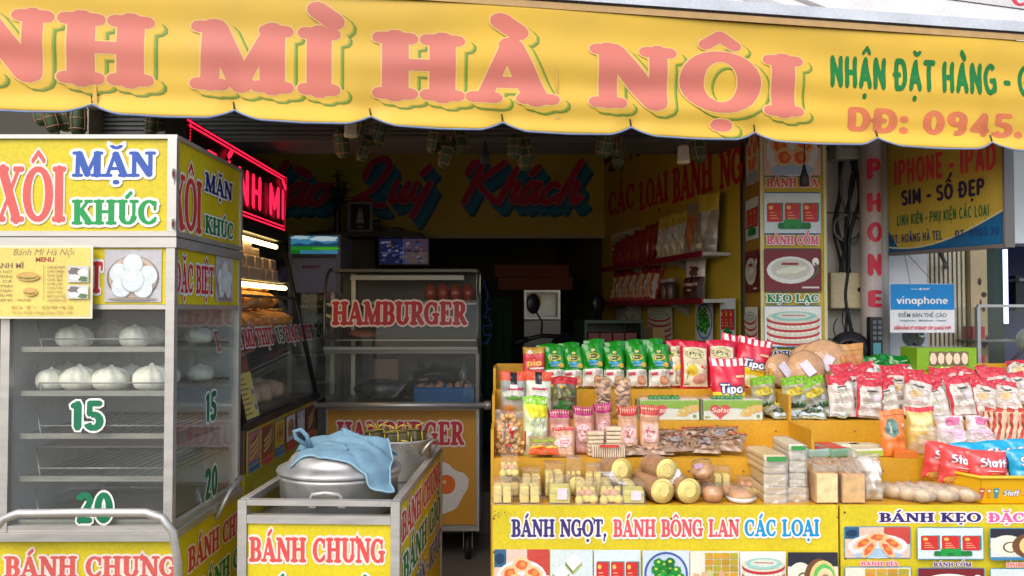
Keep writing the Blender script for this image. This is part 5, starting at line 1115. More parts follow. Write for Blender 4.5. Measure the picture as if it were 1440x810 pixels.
# ------------------------------------------------------------------ goods
FILM = film((255, 254, 252), .07, .12, 1.0, .05); FILMX = film((255, 255, 255), .16, .14, 1.6, .34); FILMH = film((255, 253, 250), .09, .18, 1.3, .2)
def px2m(p, Y): return p * Y / FPX
class Bag:
    """A filled flexible bag: w x h x d, front towards -y, base at z = 0."""
    def __init__(s, w, h, d, mat, style='pillow', seed=0, wr=1.0, back=None):
        s.w, s.h, s.d, s.st, s.sd, s.wr = w, h, d, style, seed, wr; s.mb = MB(); rd = random.Random(seed); s.ph = [rd.uniform(0, 6.3) for _ in range(6)]
        s.mb.grid(lambda u, v: s.f(u * w, v * h), 16, 18, mat); s.mb.grid(lambda u, v: s.f(u * w, v * h, 0, 1), 10, 12, back or mat, flip=True)
    def prof(s, v):
        if s.st == 'pillow': return max(0, math.sin(math.pi * min(1, max(0, v)))) ** .55
        if s.st == 'stand': return (min(1, max(0, (1 - v)) / .55) ** .8) * (1 if v > .04 else .6 + 10 * v)
        return min(1, v / .05, (1 - v) / .05) if 0 <= v <= 1 else 0      # block
    def f(s, u, v, h=0, back=0):
        a, c = u / s.w, v / s.h; pr = s.prof(c); x = (u - s.w / 2) * (1 - .07 * pr); e = max(0, 1 - abs(2 * a - 1) ** (3 if s.st != 'block' else 9)) ** .7
        k = s.ph; wr = s.wr * .0035 * (math.sin(a * 9 + k[0] + c * 4) * math.sin(c * 13 + k[1]) + .8 * math.sin(a * 17 + c * 11 + k[2]) * e + .6 * math.sin(c * 29 + k[3]) * e)
        y = s.d / 2 * pr * e
        if c > .9 or c < .05 and s.st == 'pillow': wr += .0025 * s.wr * math.sin(a * 60 + k[4])
        return Vector((x, (y if back else -y - h) + (wr if not back else wr * .5) * (.35 + pr), v + .004 * s.wr * math.sin(a * 5 + k[5]) * c))
    def print(s, fn):
        cv = Canvas(.0010); fn(cv, s.w, s.h); cv.emit(s.mb, lambda u, v, h: s.f(u, v, h)); return s
    def build(s, name, label, cat, loc, rot, group=None): return tag(s.mb.build(name, None, loc, rot), label, cat, group)
def copyto(o, label, loc, rot, scale=(1, 1, 1)):
    c = o.copy(); COL.objects.link(c); c['label'] = label; c.location = loc; c.rotation_euler = rot; c.scale = scale; return c
def at(px, k, dy=.05, dz=0): Y = TY[k] + dy; return Vector((XU(px, Y), Y, TZ[k] + .001 + dz))
def tilt(a=-8, z=0, y=0): return (R(a), R(y), R(z))
rd = random.Random(21)
# --- tier four: pia boxes and biscuit bags
def pr_pia(cv, w, h):
    cv.rect(0, h * .84, w, h, m_(206, 170, 70), .012); cv.ell(w * .32, h * .88, w * .12, h * .05, WHT); cv.text('pia', w * .16, w * .84, h * .54, h * .7, m_(236, 190, 70), font='block', grid=.012)
    cv.rect(w * .3, h * .46, w * .95, h * .5, WHT, .01); cv.ell(w * .26, h * .36, w * .13, h * .07, m_(60, 120, 180)); cv.ell(w * .5, h * .17, w * .24, h * .1, m_(232, 206, 80), grid=.012); cv.ell(w * .78, h * .24, w * .2, h * .13, m_(110, 130, 40), grid=.012, wob=.1); cv.rect(w * .02, h * .04, w * .16, h * .2, m_(236, 230, 220), .012)
L = at(751, 3, .05); g = Bag(px2m(33, L.y), px2m(58, L.y), .05, M((206, 60, 66), 'foil'), 'block', 1, .5).print(pr_pia).build('cake_box', 'red cake pack with yellow lettering at the left end of the top tier', 'cake pack', L, tilt(-6))
def pr_green(cv, w, h):
    cv.rect(w * .01, h * .04, w * .99, h * .43, m_(226, 222, 210), .014); cv.rect(w * .01, h * .02, w * .99, h * .055, m_(150, 60, 44), .014)
    cv.ell(w * .5, h * .7, w * .3, h * .07, m_(226, 196, 60), grid=.012); cv.ell(w * .5, h * .7, w * .25, h * .052, m_(16, 84, 30), grid=.012); cv.text('Pía', w * .3, w * .68, h * .675, h * .725, m_(240, 226, 170), font='sans', off=.03, shear=.3, grid=.012)
    cv.ell(w * .5, h * .83, w * .1, h * .03, m_(206, 196, 120)); cv.rect(w * .26, h * .56, w * .72, h * .61, m_(60, 160, 210), .012); cv.rect(w * .3, h * .5, w * .7, h * .545, m_(120, 190, 220), .012)
    cv.ell(w * .82, h * .53, w * .16, h * .055, m_(226, 186, 90), grid=.012, wob=.05); cv.rect(w * .1, h * .3, w * .42, h * .37, m_(206, 70, 96), .012); cv.ell(w * .72, h * .18, w * .24, h * .1, m_(196, 132, 96), rot=-.4, grid=.012); cv.ell(w * .72, h * .19, w * .17, h * .065, m_(214, 160, 120), rot=-.4, grid=.012)
    for k in range(2): cv.ell(w * (.66 + .18 * k), h * .37, w * .06, h * .025, m_(90, 100, 90)); cv.ell(w * (.66 + .18 * k), h * .37, w * .045, h * .018, m_(230, 228, 220))
GREEN = M((10, 128, 20), 'foil'); GRB = None
gl = [(780, .05, 1, 0), (806, .055, .97, -2), (834, .045, 1.06, 2), (863, .055, .99, 0), (895, .05, 1.02, -1), (927, .045, 1.02, -4), (947, .085, .98, 6), (838, .15, 1.13, 3), (866, .15, 1.08, -3), (893, .15, 1.12, 2), (918, .15, 1.14, 4), (800, .15, 1.05, 2), (770, .14, 1.02, -3)]
for k, (px, dy, sc, rz) in enumerate(gl):
    L = at(px, 3, dy); lab = f'{ORD[k]} green and cream biscuit bag from the left on the top tier' if k < 7 else f'{ORD[k - 7]} green biscuit bag of the hidden rear rank on the top tier'
    if GRB is None: GRB = Bag(px2m(31, L.y), px2m(60, L.y), .055, GREEN, 'pillow', 2).print(pr_green).build('biscuit_bag', lab, 'biscuits', L, tilt(-7, rz), 'green biscuit bags on the top tier')
    else: copyto(GRB, lab, L, tilt(-7 + rd.uniform(-2, 2), rz, rd.uniform(-2, 2)), (1, 1, sc))
def pr_piared(cv, w, h):
    cv.rect(w * .1, h * .04, w * .96, h * .86, m_(226, 214, 180), .014); cv.ell(w * .52, h * .72, w * .36, h * .11, m_(120, 130, 84), grid=.012); cv.ell(w * .52, h * .72, w * .33, h * .095, m_(216, 204, 150), grid=.012)
    cv.text('Pía', w * .28, w * .76, h * .67, h * .76, m_(40, 70, 50), font='sans', off=.02, shear=.3, grid=.012); cv.ell(w * .4, h * .38, w * .22, h * .12, m_(226, 196, 50), grid=.012, wob=.06); cv.ell(w * .68, h * .2, w * .28, h * .1, m_(210, 150, 130), rot=.3, grid=.012); cv.ell(w * .84, h * .46, w * .12, h * .04, m_(196, 52, 68)); cv.line([(w * .2, h * .52), (w * .28, h * .36), (w * .2, h * .2)], .003, m_(70, 96, 40))
    cv.rect(w * .12, h * .08, w * .3, h * .1, m_(70, 100, 40))
PB = None
for k, (px, dy, rz, lab) in enumerate(((976, .04, -3, 'cream and red bag with oval emblem right of the green biscuit bags'), (958, .09, 14, 'cream and red bag mostly hidden behind its neighbour right of the green bags'), (1014, .08, -5, 'cream and red bag with oval emblem behind the checked red bag'))):
    L = at(px, 3, dy)
    if PB is None: PB = Bag(px2m(40, L.y), px2m(66, L.y), .06, M((196, 30, 60), 'foil'), 'pillow', 5).print(pr_piared).build('cake_bag', lab, 'cake bag', L, tilt(-7, rz), 'cream and red cake bags')
    else: copyto(PB, lab, L, tilt(-8, rz), (1, 1, 1.02))
def pr_tipo(cv, w, h):
    cv.rect(w * .02, h * .03, w * .98, h * .42, m_(236, 206, 40), .014); cv.ell(w * .6, h * .14, w * .34, h * .12, m_(236, 228, 200), grid=.014, wob=.15); cv.ell(w * .2, h * .1, w * .16, h * .07, m_(206, 130, 60), wob=.1)
    for k in range(5): cv.rect(w * (.06 + .19 * k), h * .86, w * (.17 + .19 * k), h * .985, m_(236, 226, 226), .014)
    cv.text('Tipo', w * .2, w * .86, h * .4, h * .56, WHT, m_(34, 44, 110), font='block', ow=.12, shear=.05, grid=.014, st=(.22, .19)); cv.rect(w * .5, h * .34, w * .84, h * .36, m_(206, 120, 60), .014); cv.rect(w * .68, h * .66, w * .94, h * .7, m_(226, 190, 150), .014)
TR = M((206, 28, 56), 'foil')
L = at(1025, 2, .10); TB = Bag(px2m(52, L.y), px2m(84, L.y), .07, TR, 'pillow', 7).print(pr_tipo).build('cracker_bag', 'red and yellow cracker bag standing in front, behind the white wafer boxes', 'crackers', L, tilt(-8, 2), 'red and yellow cracker bags')
copyto(TB, 'red and yellow cracker bag leaning sideways behind, next to the round rice crackers', at(1050, 3, .07), tilt(-10, -8, 12), (1.0, 1, .9))
copyto(TB, 'red cracker bag with white checks rising highest at the back of the top tier', at(1032, 3, .14), tilt(-8, 4, 9), (1.08, 1, .94))
# --- round rice crackers and kraft pouch
CRK = M((196, 150, 104), 'food')
for k, (px, dy, r, rx, rz, lab) in enumerate(((1098, .05, 24, -14, 20, 'round brown rice cracker pack leftmost, beside the red cracker bag'), (1132, .04, 26, -18, -6, 'round brown rice cracker pack in front with white label'), (1158, .10, 33, -12, -8, 'largest round brown rice cracker pack behind, with pinkish label'), (1138, .14, 30, -8, 4, 'round brown rice cracker pack at the very back'))):
    L = at(px, 3, dy); r = px2m(r, L.y); t = thing('cracker_pack', lab, 'rice crackers', L, (R(rx), 0, R(rz)), 'round rice cracker packs')
    T = Matrix.Translation((0, 0, r)) @ Matrix.Rotation(R(90), 4, 'X'); b = MB()
    for q in range(3): b.lathe([(.001, q * .011), (r * .96, q * .011 + .001), (r, q * .011 + .005), (r * .96, q * .011 + .009), (.001, q * .011 + .0105)], CRK, 30, T)
    b.build('crackers', t)
    MB().lathe([(.001, -.004), (r * .9, -.004), (r * 1.03, .0), (r * 1.04, .036), (.001, .04)], FILM, 30, T).build('wrapper', t)
    MB().box((-.022, -.0415, r - .036), (.022, -.0405, r + .036), M((214, 206, 216)), Matrix.Translation((0, 0, 0)) @ Matrix.Translation((r * .1, -.001, 0)) @ (Matrix.Translation((0, 0, r)) @ Matrix.Rotation(R(-35 if k != 2 else 30), 4, 'Y') @ Matrix.Translation((0, 0, -r)))).build('label', t)
L = at(1196, 3, .08); KR = M((186, 132, 60), 'print', .4)
def pr_kraft(cv, w, h): cv.poly([(w * .16, h * .76), (w * .84, h * .76), (w * .6, h * .08), (w * .4, h * .08)], m_(176, 112, 60), .014); cv.rect(w * .0, h * .84, w, h * .855, m_(150, 104, 40), .02)
Bag(px2m(38, L.y), px2m(62, L.y), .06, KR, 'stand', 9).print(pr_kraft).build('kraft_pouch', 'tan kraft paper pouch with triangular window beside the round crackers', 'pouch', L, tilt(-6, -4))
for k, (px, w_, dy) in enumerate(((1236, 46, .10), (1272, 44, .12))):
    L = at(px, 3, dy, .0); Bag(px2m(w_, L.y), px2m(48, L.y), .06, M((8, 110, 34), 'foil', .16), 'pillow', 11 + k, 1.8).build('green_sweet_bag', ('glossy green bag left, lying behind the red-topped bags', 'glossy green bag right, lying behind the red-topped bags')[k], 'sweets', L, tilt(-22, 3 - 6 * k), 'glossy green bags at the back')
# carton platform with the green window box on top
L = at(1330, 3, .07); w = px2m(84, L.y); hb = px2m(24, L.y)
tag(MB().box((-w / 2 + .01, 0, 0), (w / 2 - .01, .16, hb), M((216, 166, 40), 'print'), None, .003).build('carton', None, L), 'plain yellow carton under the green window box', 'carton')
t = thing('window_box', 'bright green gift box with cutout window of pale cakes on the yellow carton', 'cake box', L + Vector((0, -.005, hb + .001))); h = px2m(32, L.y)
b = MB().box((-w / 2, 0, 0), (w / 2, .17, h), M((122, 170, 26), 'print'), None, .002); b.build('box', t)
cv = Canvas(.0012); ww, hh = w * .66, h * .6; x0 = -w * .3; pts = []
for k in range(8): pts += [(x0 + ww * k / 7, h * .24 - (.004 if k % 2 else 0))]
for k in range(8): pts += [(x0 + ww * (7 - k) / 7, h * .82 + (.004 if k % 2 else 0))]
cv.poly(pts, m_(110, 96, 66))
for k in range(5): cv.ell(x0 + ww * (k + .5) / 5, h * .53, ww * .085, hh * .42, m_(226, 206, 176), wob=.08, seed=k)
cv.build('window', lambda u, v, q: Vector((u, -q, v)), t); MB().box((-w / 2 - .001, -.006, h + .001), (w / 2 + .001, .172, h + .003), FILM).build('wrapper', t)

# --- tier three: hanging-hole bags, cookie tubes, wafer boxes, sweets
CLIP = M((20, 20, 20), 'plastic')
def pr_clip(hd, mid, bot):
    def f(cv, w, h):
        cv.rect(0, h * .8, w, h, hd, .014); cv.rect(w * .04, h * .42, w * .96, h * .78, mid, .014); cv.ell(w * .5, h * .52, w * .42, h * .09, m_(206, 206, 190), grid=.014); cv.rect(w * .25, h * .6, w * .9, h * .65, m_(196, 50, 90), .014); cv.ell(w * .5, h * .44, w * .3, h * .05, m_(90, 150, 50), wob=.2, grid=.014); cv.ell(w * .3, h * .2, w * .24, h * .1, bot, wob=.15, grid=.014); cv.ell(w * .7, h * .18, w * .22, h * .09, m_(170, 150, 110), wob=.15, grid=.014)
        cv.rect(w * .38, h * .72, w * .64, h * .99, CLIP, .012); cv.rect(w * .36, h * .64, w * .66, h * .72, m_(226, 222, 216), .012)
    return f
for k, (px, hd, mid, bot, bc_, lab) in enumerate(((722, m_(216, 80, 50), m_(150, 156, 150), m_(190, 120, 60), (160, 150, 140), 'silver snack bag with orange header and black clip, leftmost on the third tier'), (757, m_(216, 84, 50), m_(206, 216, 196), m_(90, 140, 50), (190, 196, 170), 'pale green snack bag with orange header and black clip'))):
    L = at(px, 2, .07); Bag(px2m(38, L.y), px2m(66, L.y), .05, M(bc_, 'foil'), 'pillow', 30 + k, .7).print(pr_clip(hd, mid, bot)).build('snack_bag', lab, 'snack bag', L, tilt(-7, 3 - 5 * k))
def pr_dark(cv, w, h):
    cv.rect(0, h * .82, w, h, m_(176, 30, 40), .014); cv.line([(0, h * .8), (w * .4, h * .74), (w, h * .78)], .012, m_(220, 180, 40)); rr = random.Random(3)
    for k in range(26): cv.ell(rr.uniform(.12, .88) * w, rr.uniform(.12, .7) * h, w * .09, h * .05, m_(*rr.choice([(120, 130, 70), (70, 66, 40), (160, 150, 110), (50, 90, 40), (100, 80, 50)])), rot=rr.random() * 3, n=8)
    cv.ell(w * .5, h * .3, w * .3, h * .12, m_(40, 110, 40), wob=.3); cv.rect(w * .05, h * .06, w * .8, h * .14, m_(180, 40, 40), .014)
L = at(793, 2, .07); Bag(px2m(38, L.y), px2m(58, L.y), .05, M((96, 90, 62), 'foil'), 'pillow', 33).print(pr_dark).build('snack_bag', 'dark green snack bag with red header beside the clipped bags', 'snack bag', L, tilt(-7, -4))
for k, px in enumerate((848, 876)):
    L = at(px, 2, .06); t = thing('cookie_tube', f'clear bag of stacked round cookies, {("left", "right")[k]} one of the tall pair', 'cookies', L, tilt(-6, 0, 1 - 2 * k), 'tall clear cookie bags'); r = px2m(12, L.y); hh = px2m(60, L.y); b = MB(); rr = random.Random(k)
    for q in range(10):
        for j in range(3):
            a = j * 2.1 + q * .9; T = Matrix.Translation((r * .48 * math.cos(a), r * .48 * math.sin(a), .016 + q * hh * .09)) @ Euler((rr.uniform(-.9, .9), rr.uniform(-.9, .9), 0)).to_matrix().to_4x4(); b.lathe([(.001, -.003), (r * .5, -.003), (r * .55, 0), (r * .5, .003), (.001, .0045)], M((196, 156, 116), 'food'), 14, T)
    b.build('cookies', t); MB().lathe([(r * 1.0, .002), (r * 1.1, .02), (r * 1.08, hh * .5), (r * 1.04, hh * .85), (r * .7, hh * .95), (r * .3, hh)], FILM, 18).build('wrapper', t)
def wafer(label, px):
    L = at(px, 2, .02); w = px2m(83, L.y); h = px2m(28, L.y); t = thing('wafer_box', label, 'wafer box', L, (0, 0, 0), 'white and green wafer boxes'); MB().box((-w / 2, 0, 0), (w / 2, .07, h), M((222, 226, 214), 'print', .3), None, .002).build('box', t)
    cv = Canvas(); cv.poly([(-w / 2 + .001, h * .45), (-w * .1, h * .62), (w / 2 - .001, h * .5), (w / 2 - .001, h - .001), (-w / 2 + .001, h - .001)], m_(130, 176, 30)); hx = -w * .22; hy = h * .46; q = h * .42
    cv.poly([(hx + q * 1.0 * 16 * math.sin(a) ** 3 / 16 * 1.25, hy + q * (13 * math.cos(a) - 5 * math.cos(2 * a) - 2 * math.cos(3 * a) - math.cos(4 * a)) / 16) for a in [2 * math.pi * i / 30 for i in range(30)]], m_(206, 60, 60))
    cv.text('Salsa', hx - q * 1.1, hx + q * 1.2, hy - q * .2, hy + q * .4, m_(244, 226, 214), font='block', st=(.15, .12), shear=.3)
    for i, (x, y) in enumerate(((.14, .36), (.22, .5), (.32, .58))): cv.rect(w * x, h * (y - .17), w * (x + .17), h * (y + .17), m_(222, 176, 90), r=h * .1); cv.ell(w * (x + .01), h * (y - .04), w * .03, h * .1, m_(206, 206, 120))
    cv.ell(w * .42, h * .2, w * .03, h * .08, m_(110, 150, 60)); cv.ell(-w * .44, h * .16, w * .05, h * .05, m_(160, 180, 90)); cv.build('print', lambda u, v, p_: Vector((u, -p_, v)), t)
    b = MB()
    for k in range(7): b.blob((-w * .3 + k * w * .075, .035, h + .006), (w * .05, .022, .012), M((20, 130, 40), 'foil'), 10, 6, None, .15, k)
    b.build('sweets', t); MB().box((-w / 2 - .003, -.004, .001), (w / 2 + .003, .073, h + .014), FILM, None, .004).build('wrapper', t); MB().box((-w / 2 - .012, .0, .0), (-w / 2 - .004, .07, h), M((120, 124, 90), 'print')).build('end_flap', t)
wafer('left white and green wafer box with red heart emblem', 941); wafer('right white and green wafer box with red heart emblem, below the cracker bag', 1030)
def pr_lime(cv, w, h):
    cv.rect(0, h * .8, w, h, m_(110, 170, 16), .014); cv.ell(w * .5, h * .62, w * .36, h * .1, m_(206, 190, 60), grid=.014); cv.text('Dừa', w * .3, w * .7, h * .58, h * .65, m_(120, 90, 40), font='sans', shear=.3, grid=.014)
    cv.ell(w * .4, h * .38, w * .36, h * .12, m_(150, 150, 140), wob=.2, grid=.014); cv.rect(w * .1, h * .22, w * .8, h * .34, m_(50, 60, 44), .014); cv.ell(w * .66, h * .3, w * .2, h * .07, m_(40, 120, 70), wob=.2, grid=.014); cv.rect(w * .06, h * .04, w * .94, h * .16, m_(190, 206, 210), .014); cv.ell(w * .76, h * .46, w * .1, h * .07, m_(200, 214, 230))
LM = None
for k, (px, kk, dy, dz, rot, lab) in enumerate(((1074, 2, .14, 0, tilt(-8, 4), 'lime-topped sweet bag standing directly right of the red cracker bag'), (1118, 2, .13, 0, tilt(-9, -3), 'lime-topped sweet bag standing upright in the middle of its three'), (1155, 2, .11, 0, tilt(-10, -8, -16), 'lime-topped sweet bag tipped over to the right'), (1105, 2, .03, .005, tilt(-76, 12), 'lime sweet bag lying flat by the wafer box'), (1140, 2, .03, .005, tilt(-78, -25), 'lime sweet bag lying flat in the middle of the third tier'), (1170, 2, .045, .01, tilt(-74, -52), 'lime sweet bag lying flat against the red-topped bags'))):
    L = at(px, kk, dy, dz)
    if LM is None: LM = Bag(px2m(38, L.y), px2m(56, L.y), .045, M((150, 146, 110), 'foil'), 'pillow', 40, 1.4).print(pr_lime).build('sweet_bag', lab, 'sweets', L, rot, 'lime-topped sweet bags')
    else: copyto(LM, lab, L, rot)
# red-topped white sweet bags in ranks
def pr_redtop(v):
    def f(cv, w, h):
        rr = random.Random(v); cv.rect(0, h * .8, w, h, m_(196, 52, 68), .014); cv.rect(0, h * .74, w * .16, h * .82, m_(196, 52, 68), .014)
        if v % 2: cv.poly([(w * .3, h * .8), (w * .7, h * .8), (w * .5, h * .64)], m_(196, 52, 68), .014)
        cv.rect(w * .06, h * .05, w * .94, h * .72, M((206, 200, 190), 'foil', .25), .014)
        for k in range(9): cv.rect(w * .14, h * (.12 + .06 * k), w * rr.uniform(.4, .86), h * (.135 + .06 * k), m_(*rr.choice([(170, 160, 150), (150, 150, 150), (206, 150, 150), (196, 186, 170)])), .02)
        cv.ell(w * rr.uniform(.3, .7), h * .5, w * .2, h * .08, m_(*rr.choice([(206, 206, 190), (200, 190, 200), (226, 200, 150)])), grid=.014); cv.rect(w * .3, h * .66, w * .7, h * .7, m_(90, 90, 90), .014)
        if v == 2: cv.rect(w * .0, h * .0, w * .08, h * .8, m_(196, 40, 56), .014); cv.rect(w * .92, 0, w, h * .8, m_(196, 40, 56), .014)
    return f
RT = []
for v in range(3): RT.append(Bag(.125, .19, .05, M(((196, 186, 176), (200, 196, 192), (190, 176, 166))[v], 'foil'), 'pillow', 50 + v, 1.5).print(pr_redtop(v)).mb.mesh('red_topped_bag'))
rr = random.Random(77)
for kk, dy, xs, nm, dz, r0, r1 in ((2, .035, range(1186, 1446, 33), 'front', 0, -12, -34), (2, .12, range(1200, 1446, 31), 'second', .02, -18, -40), (2, .19, range(1188, 1446, 35), 'third', .045, -24, -44), (3, .02, range(1222, 1446, 36), 'rear', .0, -52, -62)):
    for i, px in enumerate(xs):
        f = (px - 1186) / 260; o = bpy.data.objects.new('red_topped_bag', RT[rr.randrange(3)]); COL.objects.link(o); o.location = at(px + rr.uniform(-5, 5), kk, dy + rr.uniform(-.012, .012), dz + .004 + rr.uniform(0, .012)); o.rotation_euler = tilt(r0 + (r1 - r0) * f + rr.uniform(-8, 8), rr.uniform(-20, 16) - 8 * f, rr.uniform(-9, 9)); s = rr.uniform(.86, 1.04); o.scale = (s * rr.uniform(.92, 1.06), s, s)
        tag(o, f'{ORD[i]} red-topped white sweet bag from the left in the {nm} rank of the heap', 'sweets', 'heap of red-topped white sweet bags')
# striped red packs at the right edge
def pr_stripe(cv, w, h):
    cv.rect(0, h * .9, w, h, m_(196, 60, 50), .014)
    for k in range(4): cv.poly([(w * (.02 + .25 * k), h * .05), (w * (.14 + .25 * k), h * .05), (w * (.2 + .25 * k), h * .5), (w * (.12 + .25 * k), h * .88), (w * (.02 + .25 * k), h * .88), (w * (.08 + .25 * k), h * .5)], m_(176, 54, 36), .014)
SM = Bag(.1, .16, .045, M((210, 180, 150), 'foil'), 'block', 60).print(pr_stripe).mb.mesh('striped_pack')
for i, px in enumerate((1392, 1408, 1424, 1440)): o = bpy.data.objects.new('striped_pack', SM); COL.objects.link(o); o.location = at(px, 1, .15 - .012 * i, .02); o.rotation_euler = tilt(-14, -58); tag(o, f'{ORD[i]} brick-red striped snack pack from the left, standing edgeways at the right', 'snack pack', 'striped snack packs at the right edge')
# --- tier two
NUT = M((206, 160, 96), 'food')
L = at(716, 1, .07); t = thing('peanut_bag', 'tall clear bag of round nuts with a red emblem at the left end', 'nuts', L, tilt(-6, 4)); w = px2m(36, L.y); h = px2m(62, L.y); b = MB(); rr = random.Random(4)
for k in range(170):
    z = .012 + rr.random() * h * .82; wd = w * (.46 if z < h * .7 else .3); b.blob((rr.uniform(-wd, wd) * (1.15 if z < .05 else .9), rr.uniform(-.022, .016), z), .0085 + rr.random() * .002, NUT, 7, 5)
b.build('nuts', t); bb = Bag(w * 1.12, h, .075, FILM, 'stand', 70, 1.2)
def pr_nut(cv, w, h): cv.poly([(w * .42, h * .72), (w * .72, h * .66), (w * .66, h * .48), (w * .56, h * .4)], m_(196, 30, 40), .014); cv.ell(w * .6, h * .62, w * .12, h * .05, m_(226, 200, 190)); cv.rect(w * .36, h * .2, w * .56, h * .26, m_(196, 40, 50), .014)
bb.print(pr_nut); bb.mb.build('wrapper', t)
def pr_greenyel(cv, w, h):
    cv.rect(0, h * .86, w, h, m_(130, 190, 20), .014); cv.poly([(0, h * .86), (w, h * .86), (w, h * .66), (w * .3, h * .62)], m_(226, 216, 40), .014); rr = random.Random(6)
    for k in range(14): x, y = rr.uniform(.1, .85) * w, rr.uniform(.1, .6) * h; cv.poly([(x, y), (x + w * .14, y - h * .03), (x + w * .16, y + h * .07), (x + w * .02, y + h * .08)], m_(*rr.choice([(230, 230, 220), (214, 220, 200), (190, 206, 160)])))
    for k in range(6): cv.line([(w * (.3 + .1 * k), h * .5), (w * (.5 + .08 * k), h * (.66 + .02 * (k % 3)))], .002, m_(70, 130, 30))
    cv.line([(w * .06, h * .08), (w * .06, h * .4)], .006, m_(196, 50, 40))
L = at(753, 1, .09); Bag(px2m(36, L.y), px2m(80, L.y), .05, M((206, 212, 170), 'foil'), 'pillow', 71).print(pr_greenyel).build('snack_bag', 'tall yellow and green snack bag with white cubes pictured on it', 'snack bag', L, tilt(-6, 2))
def pr_lay(cv, w, h): cv.rect(0, 0, w, h * .3, m_(216, 90, 40), .014); cv.rect(0, h * .28, w, h * .36, m_(226, 190, 50), .014); cv.ell(w * .5, h * .66, w * .4, h * .14, m_(150, 170, 50), grid=.014)
L = at(765, 1, .0, .012); Bag(px2m(44, L.y), .085, .035, M((150, 126, 90), 'foil'), 'pillow', 72).print(pr_lay).build('snack_bag', 'orange and olive snack pack lying flat at the front of the second tier', 'snack bag', L + Vector((0, .012, 0)), tilt(-40, -4))
def pr_splash(hd):
    def f(cv, w, h):
        for k in range(9): cv.rect(w * k / 9, h * .84, w * (k + .62) / 9, h, hd, .014)
        cv.rect(0, h * .82, w, h * .86, hd, .014); cv.ell(w * .5, h * .45, w * .36, h * .19, m_(226, 196, 196), grid=.014, n=26, wob=.05); cv.ell(w * .5, h * .45, w * .31, h * .16, hd, grid=.014); cv.ell(w * .5, h * .45, w * .29, h * .15, m_(230, 206, 196), grid=.014)
        cv.text('Splash', w * .26, w * .74, h * .46, h * .52, m_(196, 60, 70), font='sans', off=.03, grid=.014); cv.text('Rap', w * .36, w * .64, h * .37, h * .43, m_(196, 60, 70), font='sans', off=.03, grid=.014)
        for z in (.7, .76, .2, .13, .26): cv.rect(0, h * z, w, h * (z + .012), m_(186, 140, 110), .014)
    return f
MAG, RDS = m_(176, 20, 110), m_(206, 50, 60)
for k, (px, wp, hp, dy, dz, hd, rot, lab) in enumerate(((787, 34, 60, .12, 0, MAG, tilt(-6, 3), 'pinkish wafer pack with magenta striped top, rearmost left'), (792, 33, 44, .025, 0, RDS, tilt(-26, -6), 'tan wafer pack with red emblem leaning low in front'), (820, 30, 66, .10, 0, MAG, tilt(-6, -2), 'tall wafer pack with magenta striped top in the middle'), (848, 27, 68, .14, 0, MAG, tilt(-6, 3), 'narrow wafer pack with magenta top half hidden behind cookie stacks'), (883, 30, 68, .07, 0, RDS, tilt(-5, 1), 'left tall wafer pack with red striped top and round red emblem'), (913, 30, 69, .07, 0, RDS, tilt(-5, -2), 'right tall wafer pack with red striped top and round red emblem'))):
    L = at(px, 1, dy, dz); Bag(px2m(wp, L.y), px2m(hp, L.y), .045, M((206, 160, 126) if hd is RDS else (196, 140, 130), 'foil'), 'block', 74 + k, .6).print(pr_splash(hd)).build('wafer_pack', lab, 'wafer pack', L, rot, 'striped-top wafer packs')
CKB = M((232, 208, 174), 'food')
for k, (px, dy, n_, lab) in enumerate(((836, .07, 6, 'left clear stack of pale biscuits behind the lying pack'), (862, .08, 7, 'right clear stack of pale biscuits behind the lying pack'))):
    L = at(px, 1, dy); t = thing('biscuit_stack', lab, 'biscuits', L, (0, 0, R(8 - 12 * k)), 'clear stacks of pale biscuits'); w = px2m(21, L.y); b = MB()
    for q in range(n_): b.box((-w / 2 + rr.uniform(-.003, .003), -.025, .002 + q * .016), (w / 2 + rr.uniform(-.003, .003), .025, .0145 + q * .016), CKB, None, .004)
    b.build('biscuits', t); MB().box((-w / 2 - .007, -.032, .001), (w / 2 + .007, .032, n_ * .016 + .008), FILM, None, .008).build('wrapper', t)
L = at(855, 1, .025); t = thing('biscuit_pack', 'clear pack of upright pale biscuits lying in front with a red label', 'biscuits', L); w = px2m(46, L.y); b = MB()
for q in range(15): b.box((-w / 2 + q * w / 15 + .001, -.02, .002), (-w / 2 + (q + .78) * w / 15, .03, .045 + .003 * math.sin(q * 1.3)), CKB, None, .002)
b.build('biscuits', t); MB().box((-w / 2 - .006, -.027, .001), (w / 2 + .006, .036, .055), FILM, None, .008).build('wrapper', t); MB().box((-w * .3, -.0285, .043), (w * .3, -.0275, .053), M((206, 60, 50))).build('label', t)
def pr_dry(v):
    def f(cv, w, h):
        rr = random.Random(v)
        for k in range(22): cv.line([(rr.uniform(.1, .5) * w, rr.uniform(.1, .85) * h), (rr.uniform(.5, .9) * w, rr.uniform(.1, .85) * h)], .004 + rr.random() * .004, m_(*rr.choice([(96, 70, 50), (130, 100, 76), (160, 136, 110), (80, 62, 50), (150, 110, 70)])))
        cv.rect(0, h * .9, w, h, m_(206, 90, 50), .014)
        if v % 2: cv.rect(w * .3, h * .3, w * .7, h * .7, m_(140, 130, 130), .014)
    return f
